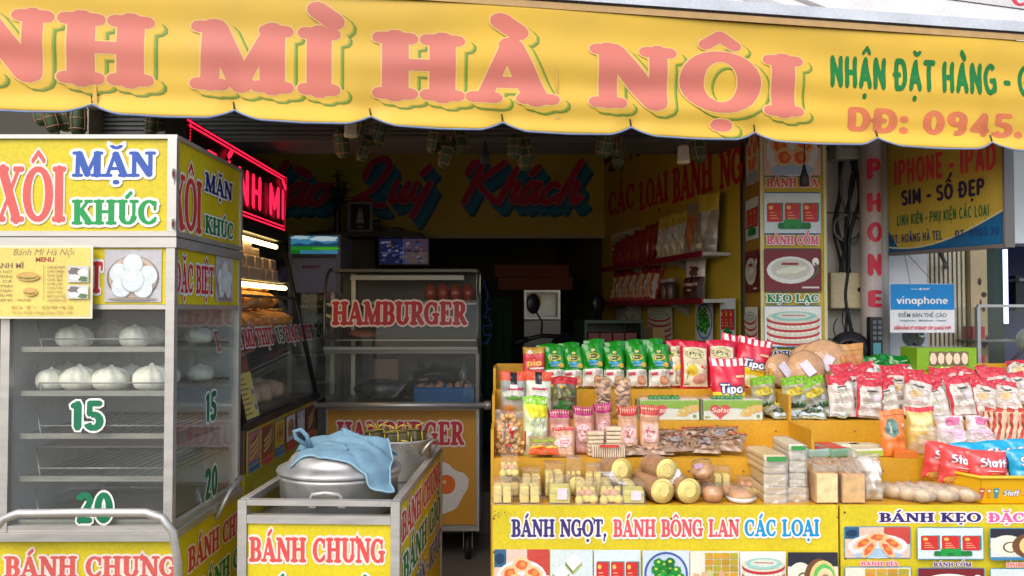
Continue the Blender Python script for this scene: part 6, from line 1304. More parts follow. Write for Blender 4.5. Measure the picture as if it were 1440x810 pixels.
for k, (px, dy, dz, rx, rz, lab) in enumerate(((897, .02, 0, -66, 6, 'first brown dried snack bag from the left, lying below the wafer packs'), (925, .03, 0, -70, -10, 'second brown dried snack bag from the left, lying flat'), (947, .11, .0, -50, 4, 'third brown dried snack bag, propped up with an orange edge'), (955, .03, .012, -68, 12, 'fourth brown dried snack bag, lying in front with a grey label'), (982, .12, .005, -46, -4, 'fifth brown dried snack bag, propped highest of the row'), (990, .035, .004, -68, -12, 'sixth brown dried snack bag, lying low at the front'), (1020, .06, .01, -62, -28, 'seventh brown dried snack bag, rightmost beside the stacked packs'), (1012, .12, .02, -56, -20, 'eighth brown dried snack bag, behind the rightmost one'))):
    L = at(px, 1, dy, dz + .01); Bag(px2m(44, L.y), .115, .035, M((150, 122, 98), 'foil'), 'pillow', 90 + k, 1.0).print(pr_dry(k)).build('dried_snack_bag', lab, 'dried snacks', L, tilt(rx, rz), 'brown dried snack bags lying on the second tier')
for k, (px, dy, rz, c, top, lab) in enumerate(((1126, .13, 14, (140, 160, 140), (206, 60, 60), 'green pack with red label, back left of its four'), (1158, .15, 10, (130, 150, 130), (206, 70, 56), 'green pack with red label, back right of its four'), (1142, .05, 16, (150, 176, 160), (190, 60, 80), 'green pack with red label, front left of its four'), (1172, .06, 20, (120, 160, 130), (206, 66, 56), 'green pack with red label, front right of its four'))):
    L = at(px, 1, dy); t = thing('small_pack', lab, 'sweet pack', L, (0, 0, R(rz)), 'small green and red packs'); MB().box((-.05, -.045, 0), (.05, .05, .034), M(c, 'foil'), None, .008).build('pack', t); MB().box((-.034, -.036, .0345), (.034, .036, .0355), M(top)).build('label', t)
for k, (px, dy, rz, lab) in enumerate(((1186, .16, 5, 'whitish wrapped pack behind the green packs'), (1212, .14, 12, 'whitish wrapped pack with green trim, behind'), (1214, .05, 12, 'whitish wrapped pack with lime end, in front'))):
    L = at(px, 1, dy); t = thing('small_pack', lab, 'sweet pack', L, (0, 0, R(rz)), 'small whitish packs'); MB().box((-.06, -.035, 0), (.06, .04, .034), M((206, 204, 180), 'foil'), None, .008).build('pack', t); MB().box((-.058, -.0365, .004), (.058 if k == 2 else -.0, -.0355, .026), M((170, 190, 60) if k == 2 else (230, 228, 220))).build('label', t)
def pr_orange(cv, w, h): cv.ell(w * .38, h * .62, w * .26, h * .2, m_(90, 130, 120), grid=.014, wob=.1); cv.rect(w * .28, h * .5, w * .36, h * .74, m_(190, 190, 170), .014); cv.ell(w * .46, h * .6, w * .06, h * .12, m_(30, 70, 80)); cv.rect(0, h * .88, w, h * .895, m_(170, 80, 40), .014); cv.rect(w * .4, h * .06, w * .66, h * .1, m_(110, 60, 90), .014); cv.ell(w * .84, h * .66, w * .06, h * .04, m_(220, 180, 160))
L = at(1255, 1, .05); Bag(px2m(37, L.y), px2m(64, L.y), .055, M((220, 118, 50), 'foil'), 'stand', 101).print(pr_orange).build('orange_pouch', 'orange stand-up pouch with dark oval window on the second tier', 'pouch', L, tilt(-6, 3))
tag(MB().box((-.045, 0, 0), (.045, .06, .026), M((206, 110, 30), 'print'), None, .002).build('orange_box', None, at(1272, 1, .004), tilt(0, -4)), 'small flat orange box lying before the orange pouch', 'box')
def pr_yc(cv, w, h): cv.rect(0, h * .9, w, h, m_(196, 50, 60), .014); cv.rect(w * .1, h * .5, w * .9, h * .84, m_(226, 216, 150), .014)
L = at(1294, 1, .09); Bag(px2m(40, L.y), px2m(66, L.y), .05, M((206, 170, 90), 'foil'), 'pillow', 102).print(pr_yc).build('snack_bag', 'yellow snack bag with thin red top behind the white plastic bag', 'snack bag', L, tilt(-7, -5))
Bag(.16, .13, .07, FILMH, 'pillow', 103, 2.5).build('clear_bag', 'empty-looking clear white plastic bag slumped beside the orange pouch', 'bag', at(1304, 1, .05, .0), tilt(-30, -24, 14))
def pr_pinkw(cv, w, h): cv.rect(w * .1, h * .2, w * .9, h * .5, m_(216, 176, 200), .014); cv.rect(w * .3, h * .62, w * .8, h * .9, m_(206, 120, 160), .014)
for k, (px, dy, rx, rz, lab) in enumerate(((1338, .16, -24, -8, 'white and pink sweet pack left of its pair, above the chips'), (1380, .17, -26, -14, 'white and pink sweet pack right of its pair, above the chips'))):
    Bag(.115, .13, .05, M((216, 206, 206), 'foil', .18), 'block', 105 + k, 1.5).print(pr_pinkw).build('sweet_pack', lab, 'sweets', at(px, 1, dy - .02, .02), tilt(rx, rz), 'white and pink sweet packs')
Bag(.2, .12, .06, FILMH, 'pillow', 108, 2.5).build('clear_bag', 'flat clear plastic bag of white sweets lying behind the blue chip bags', 'bag', at(1385, 1, .07, .012), tilt(-62, -6))

# --- tier one: sponge cakes
CAKE, CAKEB = M((228, 208, 124), 'food'), M((166, 118, 70), 'food')
def cakebox(px, dy, wp, hp, label, v=0, dz=0, rz=0, dep=.1):
    L = at(px, 0, dy, dz); w = px2m(wp, L.y); h = px2m(hp, L.y); t = thing('cake_box', label, 'cake box', L, (0, 0, R(rz)), 'clear boxes of sponge cake'); b = MB(); rr = random.Random(int(px))
    if v == 0:
        for k in range(2): b.box((-w * .42 + k * w * .44, -dep * .4, .003), (-w * .04 + k * w * .44, dep * .4, h * .74), CAKE, None, .006)
    elif v == 1:
        for k in range(5): b.lathe([(.001, 0), (w * .17, .0), (w * .19, .008), (w * .17, .022), (.001, .024)], (CAKE, M((214, 160, 130), 'food'))[k % 2], 14, Matrix.Translation((-w * .3 + k * w * .15, -dep * .2 + .03 * (k % 2), .004 + .018 * (k % 2))) @ Matrix.Rotation(R(55 - 30 * (k % 3)), 4, 'X'))
        for k in range(3): b.box((-w * .4 + k * w * .28, 0, .003), (-w * .16 + k * w * .28, dep * .4, h * .6), CAKE, None, .006)
    else: b.box((-w * .42, -dep * .42, .003), (w * .42, dep * .42, h * .62), M((214, 206, 110), 'food'), None, .004)
    b.build('cake', t); b = MB(); s = .82; q = [(-w / 2, -dep / 2, .001), (w / 2, -dep / 2, .001), (w / 2, dep / 2, .001), (-w / 2, dep / 2, .001), (-w / 2 * s, -dep / 2 * s, h), (w / 2 * s, -dep / 2 * s, h), (w / 2 * s, dep / 2 * s, h), (-w / 2 * s, dep / 2 * s, h)]
    b.add(q, [(0, 1, 5, 4), (1, 2, 6, 5), (2, 3, 7, 6), (3, 0, 4, 7), (4, 5, 6, 7)], FILM); b.tube([q[0], q[1], q[2], q[3], q[0]], .0016, FILMH, 5); b.tube([q[4], q[5], q[6], q[7], q[4]], .0014, FILMH, 5); b.tube([(-w * .48, -dep * .48, h * .45), (w * .48, -dep * .48, h * .45)], .0014, FILMH, 5); b.build('clear_lid', t)
    if v == 2: MB().box((-w * .12, -dep / 2 * 1.0 - .0015, h * .2), (w * .3, -dep / 2 * 1.0 - .0005, h * .62), M((222, 206, 214))).build('label', t)
    return t
cakebox(707, .07, 30, 32, 'clear cake box of two yellow blocks, leftmost in the front row'); cakebox(744, .07, 33, 32, 'clear cake box of two yellow blocks, second in the front row', 0, 0, 3); cakebox(786, .07, 33, 36, 'clear cake box with a white price label in the front row', 2); cakebox(823, .07, 33, 32, 'clear box of small round cakes, left of two', 1); cakebox(858, .07, 34, 32, 'clear box of small round cakes, right of two', 1, 0, -3); cakebox(889, .07, 34, 30, 'clear cake box of flat pale blocks under the tilted roll', 2, 0, -4)
cakebox(716, .18, 28, 30, 'clear box of yellow and pink round cakes stacked up behind at far left', 1, .075, 0, .08); cakebox(717, .185, 30, 26, 'clear cake box hidden underneath the stacked one at far left', 0, 0, 0, .085); cakebox(747, .18, 30, 38, 'clear yellow cake box in the back row beside the stacked one', 0, 0, 0, .09); cakebox(778, .18, 30, 46, 'clear tall yellow cake box in the back row behind the price label', 0, 0, 4, .09)
def roll(px, dy, r, length, label, dz=0, rz=0, ry=0, paper=False, rx=0):
    L = at(px, 0, dy, dz); r = px2m(r, L.y); t = thing('swiss_roll', label, 'swiss roll', L, (R(rx), R(ry), R(rz)), 'swiss rolls'); T = Matrix.Translation((0, 0, r)) @ Matrix.Rotation(R(-90), 4, 'X')
    MB().lathe([(r * .98, .002), (r, .008), (r, length - .01), (r * .9, length)], CAKEB, 26, T, False).build('crust', t)
    b = MB(); b.lathe([(.001, 0), (r * .96, 0), (r * .97, .006)], CAKE, 26, T, False); cv = Canvas(.0006); cv.ell(0, 0, r * .5, r * .5, m_(236, 216, 136), wob=.08, seed=int(px)); cv.line([(r * (.1 + .05 * k) * math.cos(k * .5 + px), r * (.1 + .05 * k) * math.sin(k * .5 + px) + r * .03 * math.sin(k * 2.2)) for k in range(2, 17)], r * .03, m_(168, 136, 76)); cv.emit(b, lambda u, v, q: Vector((u, -q, r + v))); b.build('sponge_face', t)
    MB().lathe([(r * 1.04, .001), (r * 1.03, length * .5), (r * 1.03, length + .004)], FILM, 20, T, False).build('wrapper', t)
    if paper:
        b = MB(); n = 14; vs = []
        for k in range(n + 1):
            a = R(-150 + 110 * k / n); o = 1.06 + (.0 if k % 2 else .05); vs += [(r * o * math.cos(a), -.012, r + r * o * math.sin(a)), (r * 1.06 * math.cos(a), length * .75, r + r * 1.06 * math.sin(a))]
        b.add(vs, [(2 * k, 2 * k + 2, 2 * k + 3, 2 * k + 1) for k in range(n)], M((226, 226, 226), 'print')); w2 = r * .95
        pts = [(-w2, r * .12)] + [(-w2 + 2 * w2 * k / 12, r * (.1 + .42 * (.5 + .5 * math.cos(k * math.pi / 6)) + (.08 if k % 2 else 0))) for k in range(13)] + [(w2, r * .05), (w2 * .9, -r * .04), (-w2 * .9, -r * .04)]
        b.prism([(x, z) for x, z in pts], -.004, -.001, M((230, 230, 230), 'print')); b.build('paper_band', t)
    return t
roll(812, .16, 14, .08, 'brown swiss roll at the back, first from the left'); roll(846, .155, 14, .085, 'brown swiss roll at the back, second from the left', 0, 3); roll(880, .14, 13, .09, 'swiss roll at the back under the tilted one'); roll(868, .13, 18, .11, 'swiss roll tilted on top with white serrated paper, left one', .058, 22, 30, True, -10)
roll(931, .03, 18, .2, 'big swiss roll facing front, left of the front pair', 0, 14); roll(968, .03, 18, .2, 'big swiss roll facing front, right of the front pair', 0, 12); roll(945, .08, 17, .13, 'swiss roll lying on top of the front pair with white paper', .075, 20, -32, True); roll(912, .15, 17, .09, 'swiss roll at the back beneath the stacked pair', 0, 5)
def clam(px, dy, rp, hp, label, dz=0, tray=False, rot=(0, 0, 0)):
    L = at(px, 0, dy, dz); r = px2m(rp, L.y); h = px2m(hp, L.y); t = thing('clamshell_cake', label, 'cake', L, rot, 'round cakes in clear shells')
    if tray: MB().lathe([(r * .7, 0), (r * .8, .002), (r * 1.06, .018)], M((226, 226, 224), 'plastic'), 26, None, True).build('paper_tray', t)
    MB().lathe([(.001, .006), (r * .72, .006), (r * .84, h * .3), (r * .82, h * .55), (r * .5, h * .75), (.001, h * .78)], M((198, 146, 96), 'food'), 24).build('cake', t); MB().lathe([(r * .8, .001), (r * .98, h * .42), (r * 1.04, h * .45), (r * 1.04, h * .5), (r * .95, h * .54), (r * .78, h * .94), (.001, h)], FILM, 24, None, False).build('clear_shell', t)
    return t
clam(1000, .07, 17, 27, 'round cake in clear shell in the front row, left of the white-tray cake'); t = clam(988, .13, 17, 27, 'round cake in clear shell stacked on top with a pinkish label', .072, False, (R(8), R(-10), 0)); MB().box((-.035, -.04, .058), (-.005, -.036, .075), M((206, 170, 200))).build('label', t)
clam(990, .17, 16, 26, 'round cake in clear shell hidden under the stacked one'); clam(1026, .16, 17, 20, 'small round cake in clear shell at the back, near the packs'); clam(1040, .07, 20, 22, 'round brown cake on a white serrated tray at the front', 0, True)
cakebox(834, .165, 26, 44, 'tall clear cake box squeezed between the rear rolls', 0, 0, -5, .07); cakebox(806, .2, 26, 52, 'tallest clear cake box against the riser left of the rear rolls', 1, 0, 3, .06); cakebox(1048, .2, 30, 24, 'clear cake box at the back beside the slab cake piles', 1, 0, 6, .07); cakebox(1013, .2, 26, 38, 'clear cake box against the riser behind the round cakes', 0, 0, -4, .06)
# stacked slab packs
for i, (px, wp, layers) in enumerate(((1089, 33, [(708, 686), (686, 668), (668, 641)]), (1120, 24, [(706, 686), (685, 665), (664, 647), (647, 624)]))):
    z = TZ[0] + .001
    for q, (yb, yt) in enumerate(layers):
        Y = TY[0] + .05 + .02 * i; w = px2m(wp, Y) * (1.0 if (i, q) != (1, 0) else 1.15); h = px2m(yb - yt, Y) - .002
        t = thing('slab_cake_pack', f'{("bottom", "second", "third", "topmost")[q] if not (i == 0 and q == 2) else "topmost"} film-wrapped slab cake of the {("left", "right")[i]} pile beside the loaves', 'cake pack', (XU(px, Y), Y, z), (0, 0, R(rd.uniform(-2, 2))), 'piles of film-wrapped slab cakes'); b = MB(); n_ = 2 if h > .05 else 1; n_ = 3 if h > .06 else n_
        for k in range(n_): b.box((-w / 2 + .002, .004, .001 + h / n_ * k), (w / 2 - .002, .22, h / n_ * (k + 1) - .0005), M((230, 204, 154), 'print', .8) if not (i == 1 and q > 0) else M((236, 228, 204), 'print', .8), None, .008)
        b.build('cake', t); MB().grid(lambda u, v: Vector(((u - .5) * (w + .004), -.002 - .011 * rr.random() * (1 if .02 < u < .98 else .2), v * h)), 9, 7, FILMX).box((-w / 2 - .002, .0, .0), (w / 2 + .002, .226, h + .001), FILM, None, .004).build('wrapper', t)
        if (i, q) in ((0, 2), (1, 3)): MB().box((-w * .42, -.012, h * .68), (w * .42, -.0105, h * .94), M((60, 150, 70))).build('label', t)
        z += h + .002
# bread loaves in film
for k, (px, wp, hp, face, side, lab) in enumerate(((1161, 33, 43, (240, 224, 166), (214, 168, 110), 'wrapped bread loaf with cream cut face, left of the two loaves'), (1198, 34, 42, (224, 182, 122), (206, 156, 100), 'wrapped tan bread loaf, right of the two loaves'))):
    L = at(px, 0, .03); w = px2m(wp, L.y); h = px2m(hp, L.y); t = thing('bread_loaf', lab, 'bread', L, (0, 0, R(2 - 3 * k)), 'wrapped bread loaves'); b = MB().box((-w / 2 + .002, .002, .001), (w / 2 - .002, .19, h), M(side, 'food'), None, .008); b.build('crumb', t)
    MB().box((-w / 2 + .005, -.001, .005), (w / 2 - .005, .0015, h - .004), M(face, 'food'), None, .0006).build('cut_face', t)
    b = MB(); b.grid(lambda u, v: Vector(((u - .5) * (w + .012) * (1 - .1 * v), .19 * v * 1.05 - .004, h + .006 + .028 * math.sin(v * 3.1) + .010 * math.sin(u * 17 + v * 9) * math.sin(v * 13 + k))), 20, 20, FILMH); b.box((-w / 2 - .002, -.004, .0), (w / 2 + .002, .196, h + .003), FILM, None, .006); b.build('wrapper', t)
L = at(1230, 0, .04); Bag(px2m(34, L.y), px2m(58, L.y), .13, M((210, 204, 196), 'foil', .2), 'pillow', 120, 2.2).build('white_bread_bag', 'white film bag of sliced bread beside the tan loaf', 'bread', L + Vector((0, .05, 0)), tilt(-12, -6))
Bag(px2m(50, 3.2), .1, .1, FILMH, 'pillow', 121, 3).build('clear_bag', 'crumpled clear bag top sticking up behind the wrapped loaves', 'bag', at(1206, 0, .19, .07), tilt(-20, 0, 20))
for k, (px, dy, rz) in enumerate(((1256, .11, 52), (1287, .115, 50), (1318, .12, 48))):
    L = at(px, 0, dy); t = thing('roll_bag', f'{ORD[k]} long bag of pale bread rolls from the left, lying before the yellow tray', 'bread rolls', L, (0, 0, R(rz - 6)), 'long bags of pale bread rolls'); b = MB()
    for q in range(4): b.blob((0, -.095 + q * .052, .026), (.026, .031, .024), M((206, 178, 128), 'food'), 12, 8)
    b.build('rolls', t); MB().tube([(0, -.145 + .024 * q, .028 + .003 * math.sin(q * 3)) for q in range(12)], .03, FILMH, 12, True, None, [.008, .022, .031, .028, .032, .029, .031, .029, .031, .027, .016, .024]).build('wrapper', t)
# yellow tray of chips
TYL = M((222, 170, 12), 'plastic'); F0 = Vector((XU(1377, 3.13), 3.13, 0)); B0 = Vector((XU(1299, 3.335), 3.335, 0)); xr = 2.6; zb = TZ[0] + .002; zt = ZU(671, 3.13); zt2 = ZU(657, 3.33)
t = thing('chip_tray', 'yellow plastic counter tray holding red and blue chip bags', 'tray', (F0.x, F0.y, zb))
def lo(v): return v - Vector((F0.x, F0.y, zb))
def slab4(name, pts, th, mat):
    b = MB(); n_ = (pts[1] - pts[0]).cross(pts[3] - pts[0]).normalized() * th; q = [lo(p) for p in pts] + [lo(p - n_) for p in pts]
    b.add(q, [(0, 1, 2, 3), (7, 6, 5, 4), (0, 4, 5, 1), (1, 5, 6, 2), (2, 6, 7, 3), (3, 7, 4, 0)], mat); return b.build(name, t)
slab4('front_wall', [Vector((F0.x, 3.13, zb)), Vector((xr, 3.13, zb)), Vector((xr, 3.115, zt)), Vector((F0.x - .01, 3.115, zt))], .005, TYL)
slab4('side_wall', [Vector((B0.x, B0.y, zb)), Vector((F0.x - .003, 3.131, zb)), Vector((F0.x - .013, 3.117, zt)), Vector((B0.x - .01, B0.y, zt2))], .005, TYL)
slab4('base', [Vector((F0.x + .006, 3.136, zb + .004)), Vector((xr, 3.136, zb + .004)), Vector((xr, 3.335, zb + .004)), Vector((B0.x + .01, 3.335, zb + .004))], .004, TYL)
MB().tube([lo(Vector((B0.x - .011, B0.y, zt2))), lo(Vector((F0.x - .012, 3.115, zt))), lo(Vector((xr, 3.113, zt)))], .007, TYL, 8).build('rim', t)
cv = Canvas(.001); fx = lambda px: XU(px, 3.122) - F0.x; fz = lambda py: ZU(py, 3.122) - zb
cv.text('Staff', fx(1407), fx(1428), fz(698), fz(690), WHT, m_(130, 120, 130), font='block', ow=.1, shear=.2)
for k, c in enumerate(((200, 90, 60), (214, 150, 40), (60, 150, 170))): x = fx(1374 + k * 10); cv.poly([(x + .002, fz(701)), (x + .014, fz(701)), (x + .018, fz(687)), (x - .002, fz(687))], m_(*c)); cv.ell(x + .008, fz(691), .006, .003, WHT)
x = fx(1433); cv.poly([(x - .006, fz(697)), (x + .006, fz(695)), (x, fz(692))], m_(236, 170, 90)); cv.build('print', lambda u, v, q: Vector((u, -q - .0 - .015 * max(0, min(1, v / (zt - zb))), v)), t)
def pr_chip(c1):
    def f(cv, w, h):
        cv.text('Staff', w * .18, w * .84, h * .54, h * .77, WHT, m_(120, 50, 110), font='block', st=(.22, .18), ow=.05, shear=.18, grid=.008); cv.ell(w * .45, h * .08, w * .36, h * .14, m_(222, 150, 60), grid=.014); cv.ell(w * .4, h * .12, w * .24, h * .07, m_(232, 176, 90), grid=.014); cv.rect(w * .34, h * .42, w * .72, h * .44, m_(240, 200, 200), .014); cv.rect(w * .42, h * .36, w * .64, h * .375, m_(240, 190, 120), .014); cv.ell(w * .86, h * .36, w * .06, h * .07, m_(240, 210, 210)); cv.ell(w * .86, h * .78, w * .05, h * .03, m_(206, 120, 170))
    return f
CH = {c: Bag(px2m(58, 3.2), px2m(52, 3.2), .075, M(c, 'foil'), 'pillow', 130 + i, .9).print(pr_chip(c)).mb.mesh('chip_bag') for i, c in enumerate(((212, 66, 62), (0, 150, 192)))}
zc = zb + .012
for k, (px, Y, c, rx, rz, ry, dz, lab) in enumerate(((1390, 3.175, 0, -14, 0, 0, .02, 'red chip bag at the front of the yellow tray, fully visible'), (1346, 3.225, 0, -10, -10, 6, .025, 'red chip bag left of the front one, second in the tray'), (1322, 3.285, 0, -8, -14, 8, .03, 'red chip bag furthest left in the yellow tray'), (1446, 3.175, 1, -14, 4, 0, .025, 'blue chip bag cut off by the right edge'), (1366, 3.265, 1, -12, -6, 0, .035, 'blue chip bag behind the red ones, leftmost blue'), (1404, 3.255, 1, -14, -4, -4, .045, 'blue chip bag behind the front red bag'), (1440, 3.25, 1, -12, 0, 3, .05, 'blue chip bag at the back right corner of the tray'))):
    o = bpy.data.objects.new('chip_bag', CH[((212, 66, 62), (0, 150, 192))[c]]); COL.objects.link(o); o.location = (XU(px, Y), Y, zc + dz + .012); o.rotation_euler = tilt(rx, rz, ry); tag(o, lab, 'chips', 'red and blue chip bags in the tray')
# ------------------------------------------------------------------ the awning
a0, a1 = U(0, 437, 3.0), U(1440, 437, 3.75); dv = (a1 - a0).xy.to_3d().normalized(); AW = Plane((a0.x, a0.y, 0), dv)
us, ue = AW.px(-130, 200)[0], AW.px(1475, 200)[0]; vb0 = AW.px(60, 156)[1]; vt0 = AW.px(900, 22)[1]
vbl, vbr = AW.px(60, 157)[1], AW.px(1340, 208)[1]
TIES = [AW.px(p, 170)[0] for p in (-60, 130, 330, 522, 708, 888, 1063, 1236, 1396, 1470)]
def vbot(u):
    v = vbl + (vbr - vbl) * (u - us) / (ue - us); n = min(abs(u - t) for t in TIES)
    return v + .036 * max(0, 1 - n / .1) ** 1.6 - .006 * min(1, n / .25)
def rip(u, v):
    t = (v - vbl); n = min(abs(u - q) for q in TIES); low = math.exp(-max(0, t) / .09)
    return .008 * math.sin(t * 30 + 1.1 * math.sin(u * 1.9) + .4 * math.sin(u * 6)) * (.4 + .6 * math.exp(-t / .25)) + .006 * math.sin(u * 3.1 + t * 4) + low * (.016 * math.cos(t * 46) - .02 * math.exp(-(n / .05) ** 2))
def awf(u, v, h=0): return AW(u, v, rip(u, v) + h)
aw = thing('shop_awning', 'sun-faded yellow awning valance with huge pink shadowed letters across the shop', 'awning')
YAW = M((216, 176, 60), 'vinyl'); FADE = M((196, 160, 108), 'cloth', .8)
b = MB(); NU, NV = 460, 56
vt = vt0
b.grid(lambda a, c: (lambda u: awf(u, vbot(u) + (vt - vbot(u)) * c))(us + (ue - us) * a), NU, NV, YAW); vo = b.build('valance', aw); so = vo.modifiers.new('thick', 'SOLIDIFY'); so.thickness = .003; so.offset = -1
hem = [(lambda u: awf(u, vbot(u) - .002, .002))(us + (ue - us) * k / 400) for k in range(401)]
MB().tube(hem, .0038, M((120, 140, 176), 'cloth'), 6).build('hem', aw)
b = MB()
b.add([AW(us, vt + .0, .012), AW(ue, vt + .0, .012), AW(ue, vt + .026, .014), AW(us, vt + .026, .014)], [(0, 1, 2, 3)], FADE)
for (z0, z1, o0, o1, mt) in ((vt + .028, vt + .034, -.02, .016, M((70, 60, 54), 'paint')), (vt + .036, vt + .082, -.03, .022, M((200, 206, 212), 'paint', .35))):
    q = [AW(us, z0, o1), AW(ue, z0, o1), AW(ue, z1, o1 - .004), AW(us, z1, o1 - .004)]; r = [v - AW.n * (o1 - o0) for v in q]; b.add(q + r, [(0, 1, 2, 3), (7, 6, 5, 4), (0, 4, 5, 1), (1, 5, 6, 2), (2, 6, 7, 3), (3, 7, 4, 0)], mt)
b.build('top_rail', aw)
# sloping canopy cloth from the rail back to the building
q = [AW(us, vt + .05, -.03), AW(ue, vt + .05, -.03), Vector((AW(ue, 0).x, 4.44, 2.86)), Vector((AW(us, 0).x, 4.44, 2.86))]
b = MB(); b.add(q + [v + Vector((0, 0, .006)) for v in q], [(0, 1, 2, 3), (7, 6, 5, 4), (0, 4, 5, 1), (1, 5, 6, 2), (2, 6, 7, 3), (3, 7, 4, 0)], M((150, 120, 50), 'cloth')); b.build('canopy', aw)
MB().tube([AW(us, vbl + .06, -.05), AW(ue, vbr + .06, -.05)], .016, M((90, 92, 92), 'steel'), 8).build('lower_bar', aw)
for k in range(6):
    u = us + (ue - us) * (k + .5) / 6; p = AW(u, vbl + .06, -.05); b = MB().tube([p, Vector((p.x, 4.44, 2.78))], .014, M((80, 80, 80), 'steel'), 8); b.build('arm', aw)
for t_ in TIES:
    v = vbot(t_); b = MB(); b.tube([awf(t_ - .006, v + .03, .004), awf(t_ - .002, v + .004, .006), AW(t_, v + .02, -.03), AW(t_, vbl + .06, -.066)], .0028, M((40, 36, 34), 'rubber'), 5); b.build('tie', aw)
cv = Canvas(.001); Canvas.STEP = .0003
DG, MG, LG, YG = m_(96, 138, 44), m_(140, 156, 44), m_(184, 170, 50), m_(216, 182, 58); PK = M((206, 116, 100), 'vinyl'); RIM = M((222, 186, 112), 'vinyl')
v0 = AW.px(90, 117)[1]; v1 = AW.px(90, 17)[1]; H = v1 - v0
for tx, a, c in (('BÁ', -318, -72), ('NH', -62, 214), ('MÌ', 271, 476), ('HÀ', 529, 776), ('NỘI', 831, 1127)):
    u0, u1 = AW.px(a, 110)[0], AW.px(c, 110)[0]
    if u0 < us: u0 = us + .02
    cv.h = .001
    for kx, ky, mt, gr in ((.15, -.095, DG, .018), (.138, -.089, MG, .01), (.124, -.08, LG, .006), (.108, -.07, YAW, .008)): cv.text(tx, u0, u1, v0, v1, mt, st=(.29, .17), shift=(kx * H, ky * H), grow=gr, grid=.013, track=.1)
    cv.text(tx, u0, u1, v0, v1, PK, RIM, ow=.018, st=(.28, .17), grid=.013, track=.1)
cv.h = .001; u0, u1 = AW.px(1167, 124)[0], AW.px(1447, 130)[0]; cv.text('NHẬN ĐẶT HÀNG - G', u0, u1, AW.px(1168, 123)[1], AW.px(1168, 76)[1], M((16, 116, 50), 'cloth', .75), font='block', st=(.24, .17), track=.04, shear=.06, grid=.013)
cv.h = .001; u0, u1 = AW.px(1193, 184)[0], AW.px(1438, 190)[0]; cv.text('DĐ: 0945.', u0, u1, AW.px(1193, 184)[1], AW.px(1193, 149)[1], M((206, 114, 74), 'cloth', .75), font='block', st=(.27, .2), track=.08, shear=.04, grid=.013)
Canvas.STEP = .00022
# stains and water marks
cv.h = .0006; STN = M((206, 164, 72), 'vinyl')
cv.poly([AW.px(780, 168), AW.px(788, 168), AW.px(781, 82)], STN); cv.poly([AW.px(128, 148), AW.px(138, 148), AW.px(134, 112)], STN)
cv.build('lettering', awf, aw)

# ------------------------------------------------------------------ bulbs, cords and hanging rice cakes behind the valance
def bar_z(x): return vbl + .06
for k, (px, pyb, Y, lab) in enumerate(((493, 193, 3.75, 'white cylindrical lamp holder hanging under the awning, left of three'), (961, 230, 3.95, 'white cylindrical lamp holder hanging under the awning, middle of three'), (1411, 241, 4.05, 'white cylindrical lamp holder hanging under the awning before the phone sign'))):
    L = U(px, pyb, Y); t = thing('lamp_holder', lab, 'lamp', L, (0, 0, 0), 'white lamp holders under the awning'); MB().lathe([(.022, 0), (.03, .002), (.031, .012), (.028, .02), (.026, .075), (.02, .085), (.006, .09)], M((214, 206, 184), 'plastic'), 18).build('socket', t); MB().tube([(0, 0, .09), (.004, .004, .2), (0, 0, 2.75 - L.z)], .004, M((60, 56, 50), 'rubber'), 6).build('cord', t)
for k, (px, pyb, Y, lab) in enumerate(((682, 231, 3.8, 'black rubber lamp socket hanging before the script lettering'), (1131, 262, 3.9, 'black rubber lamp socket hanging before the poster strip'))):
    L = U(px, pyb, Y); t = thing('black_socket', lab, 'lamp socket', L, (0, 0, 0), 'black lamp sockets'); MB().lathe([(.017, 0), (.021, .003), (.02, .045), (.014, .06), (.008, .085), (.005, .1)], BLK, 14).build('socket', t); MB().tube([(0, 0, .1), (.003, 0, .2), (-.004, .0, 2.75 - L.z)], .0032, BLK, 6).build('cord', t)
BL = M((58, 80, 44), 'leaf'); ST2 = M((170, 120, 96), 'print')
def hangcake():
    b = MB().lathe([(.004, 0), (.03, .004), (.04, .03), (.042, .09), (.038, .14), (.022, .165), (.006, .18)], BL, 12, None, True, .03)
    for z in (.03, .085, .135): b.lathe([(.0425, z - .0025), (.0445, z), (.0425, z + .0025)], ST2, 12, None, False)
    for a in (0, 90): b.tube([Matrix.Rotation(R(a), 4, 'Z') @ Vector(q) for q in ((-.02, 0, -.001), (-.043, 0, .03), (-.045, 0, .09), (-.041, 0, .14), (0, 0, .172), (.041, 0, .14), (.045, 0, .09), (.043, 0, .03), (.02, 0, -.001))], .0025, ST2, 5)
    b.tube([(0, 0, .17), (.002, 0, .26), (0, 0, .34)], .002, ST2, 5); return b
H0 = None; rd = random.Random(31); names = {}
for cl, (lab, items) in enumerate((('left', ((78, 186), (96, 184), (60, 176), (110, 190))), ('second', ((212, 190), (228, 184))), ('third', ((484, 222), (507, 226), (527, 206), (498, 198))), ('fourth', ((608, 216), (625, 220), (648, 216), (622, 236))), ('fifth', ((722, 224), (743, 228), (738, 240))), ('sixth', ((846, 222), (866, 220), (868, 234))), ('seventh', ((985, 228), (978, 218))))):
    for i, (px, py) in enumerate(items):
        Y = 4.2 + .07 * (i % 3) - .04 * (i // 2); L = U(px, py, Y); lb = f'{ORD[i]} hanging leaf-wrapped rice cake in the {lab} cluster from the left under the awning'
        if H0 is None: H0 = tag(hangcake().build('hanging_rice_cake'), lb, 'rice cake', 'leaf-wrapped rice cakes hung under the awning'); c = H0; c.location = L
        else: c = copyto(H0, lb, L, (0, 0, 0))
        c.rotation_euler = (R(rd.uniform(-14, 14)), R(rd.uniform(-16, 16)), rd.uniform(0, 3)); s = rd.uniform(.7, .95); c.scale = (s, s, s)
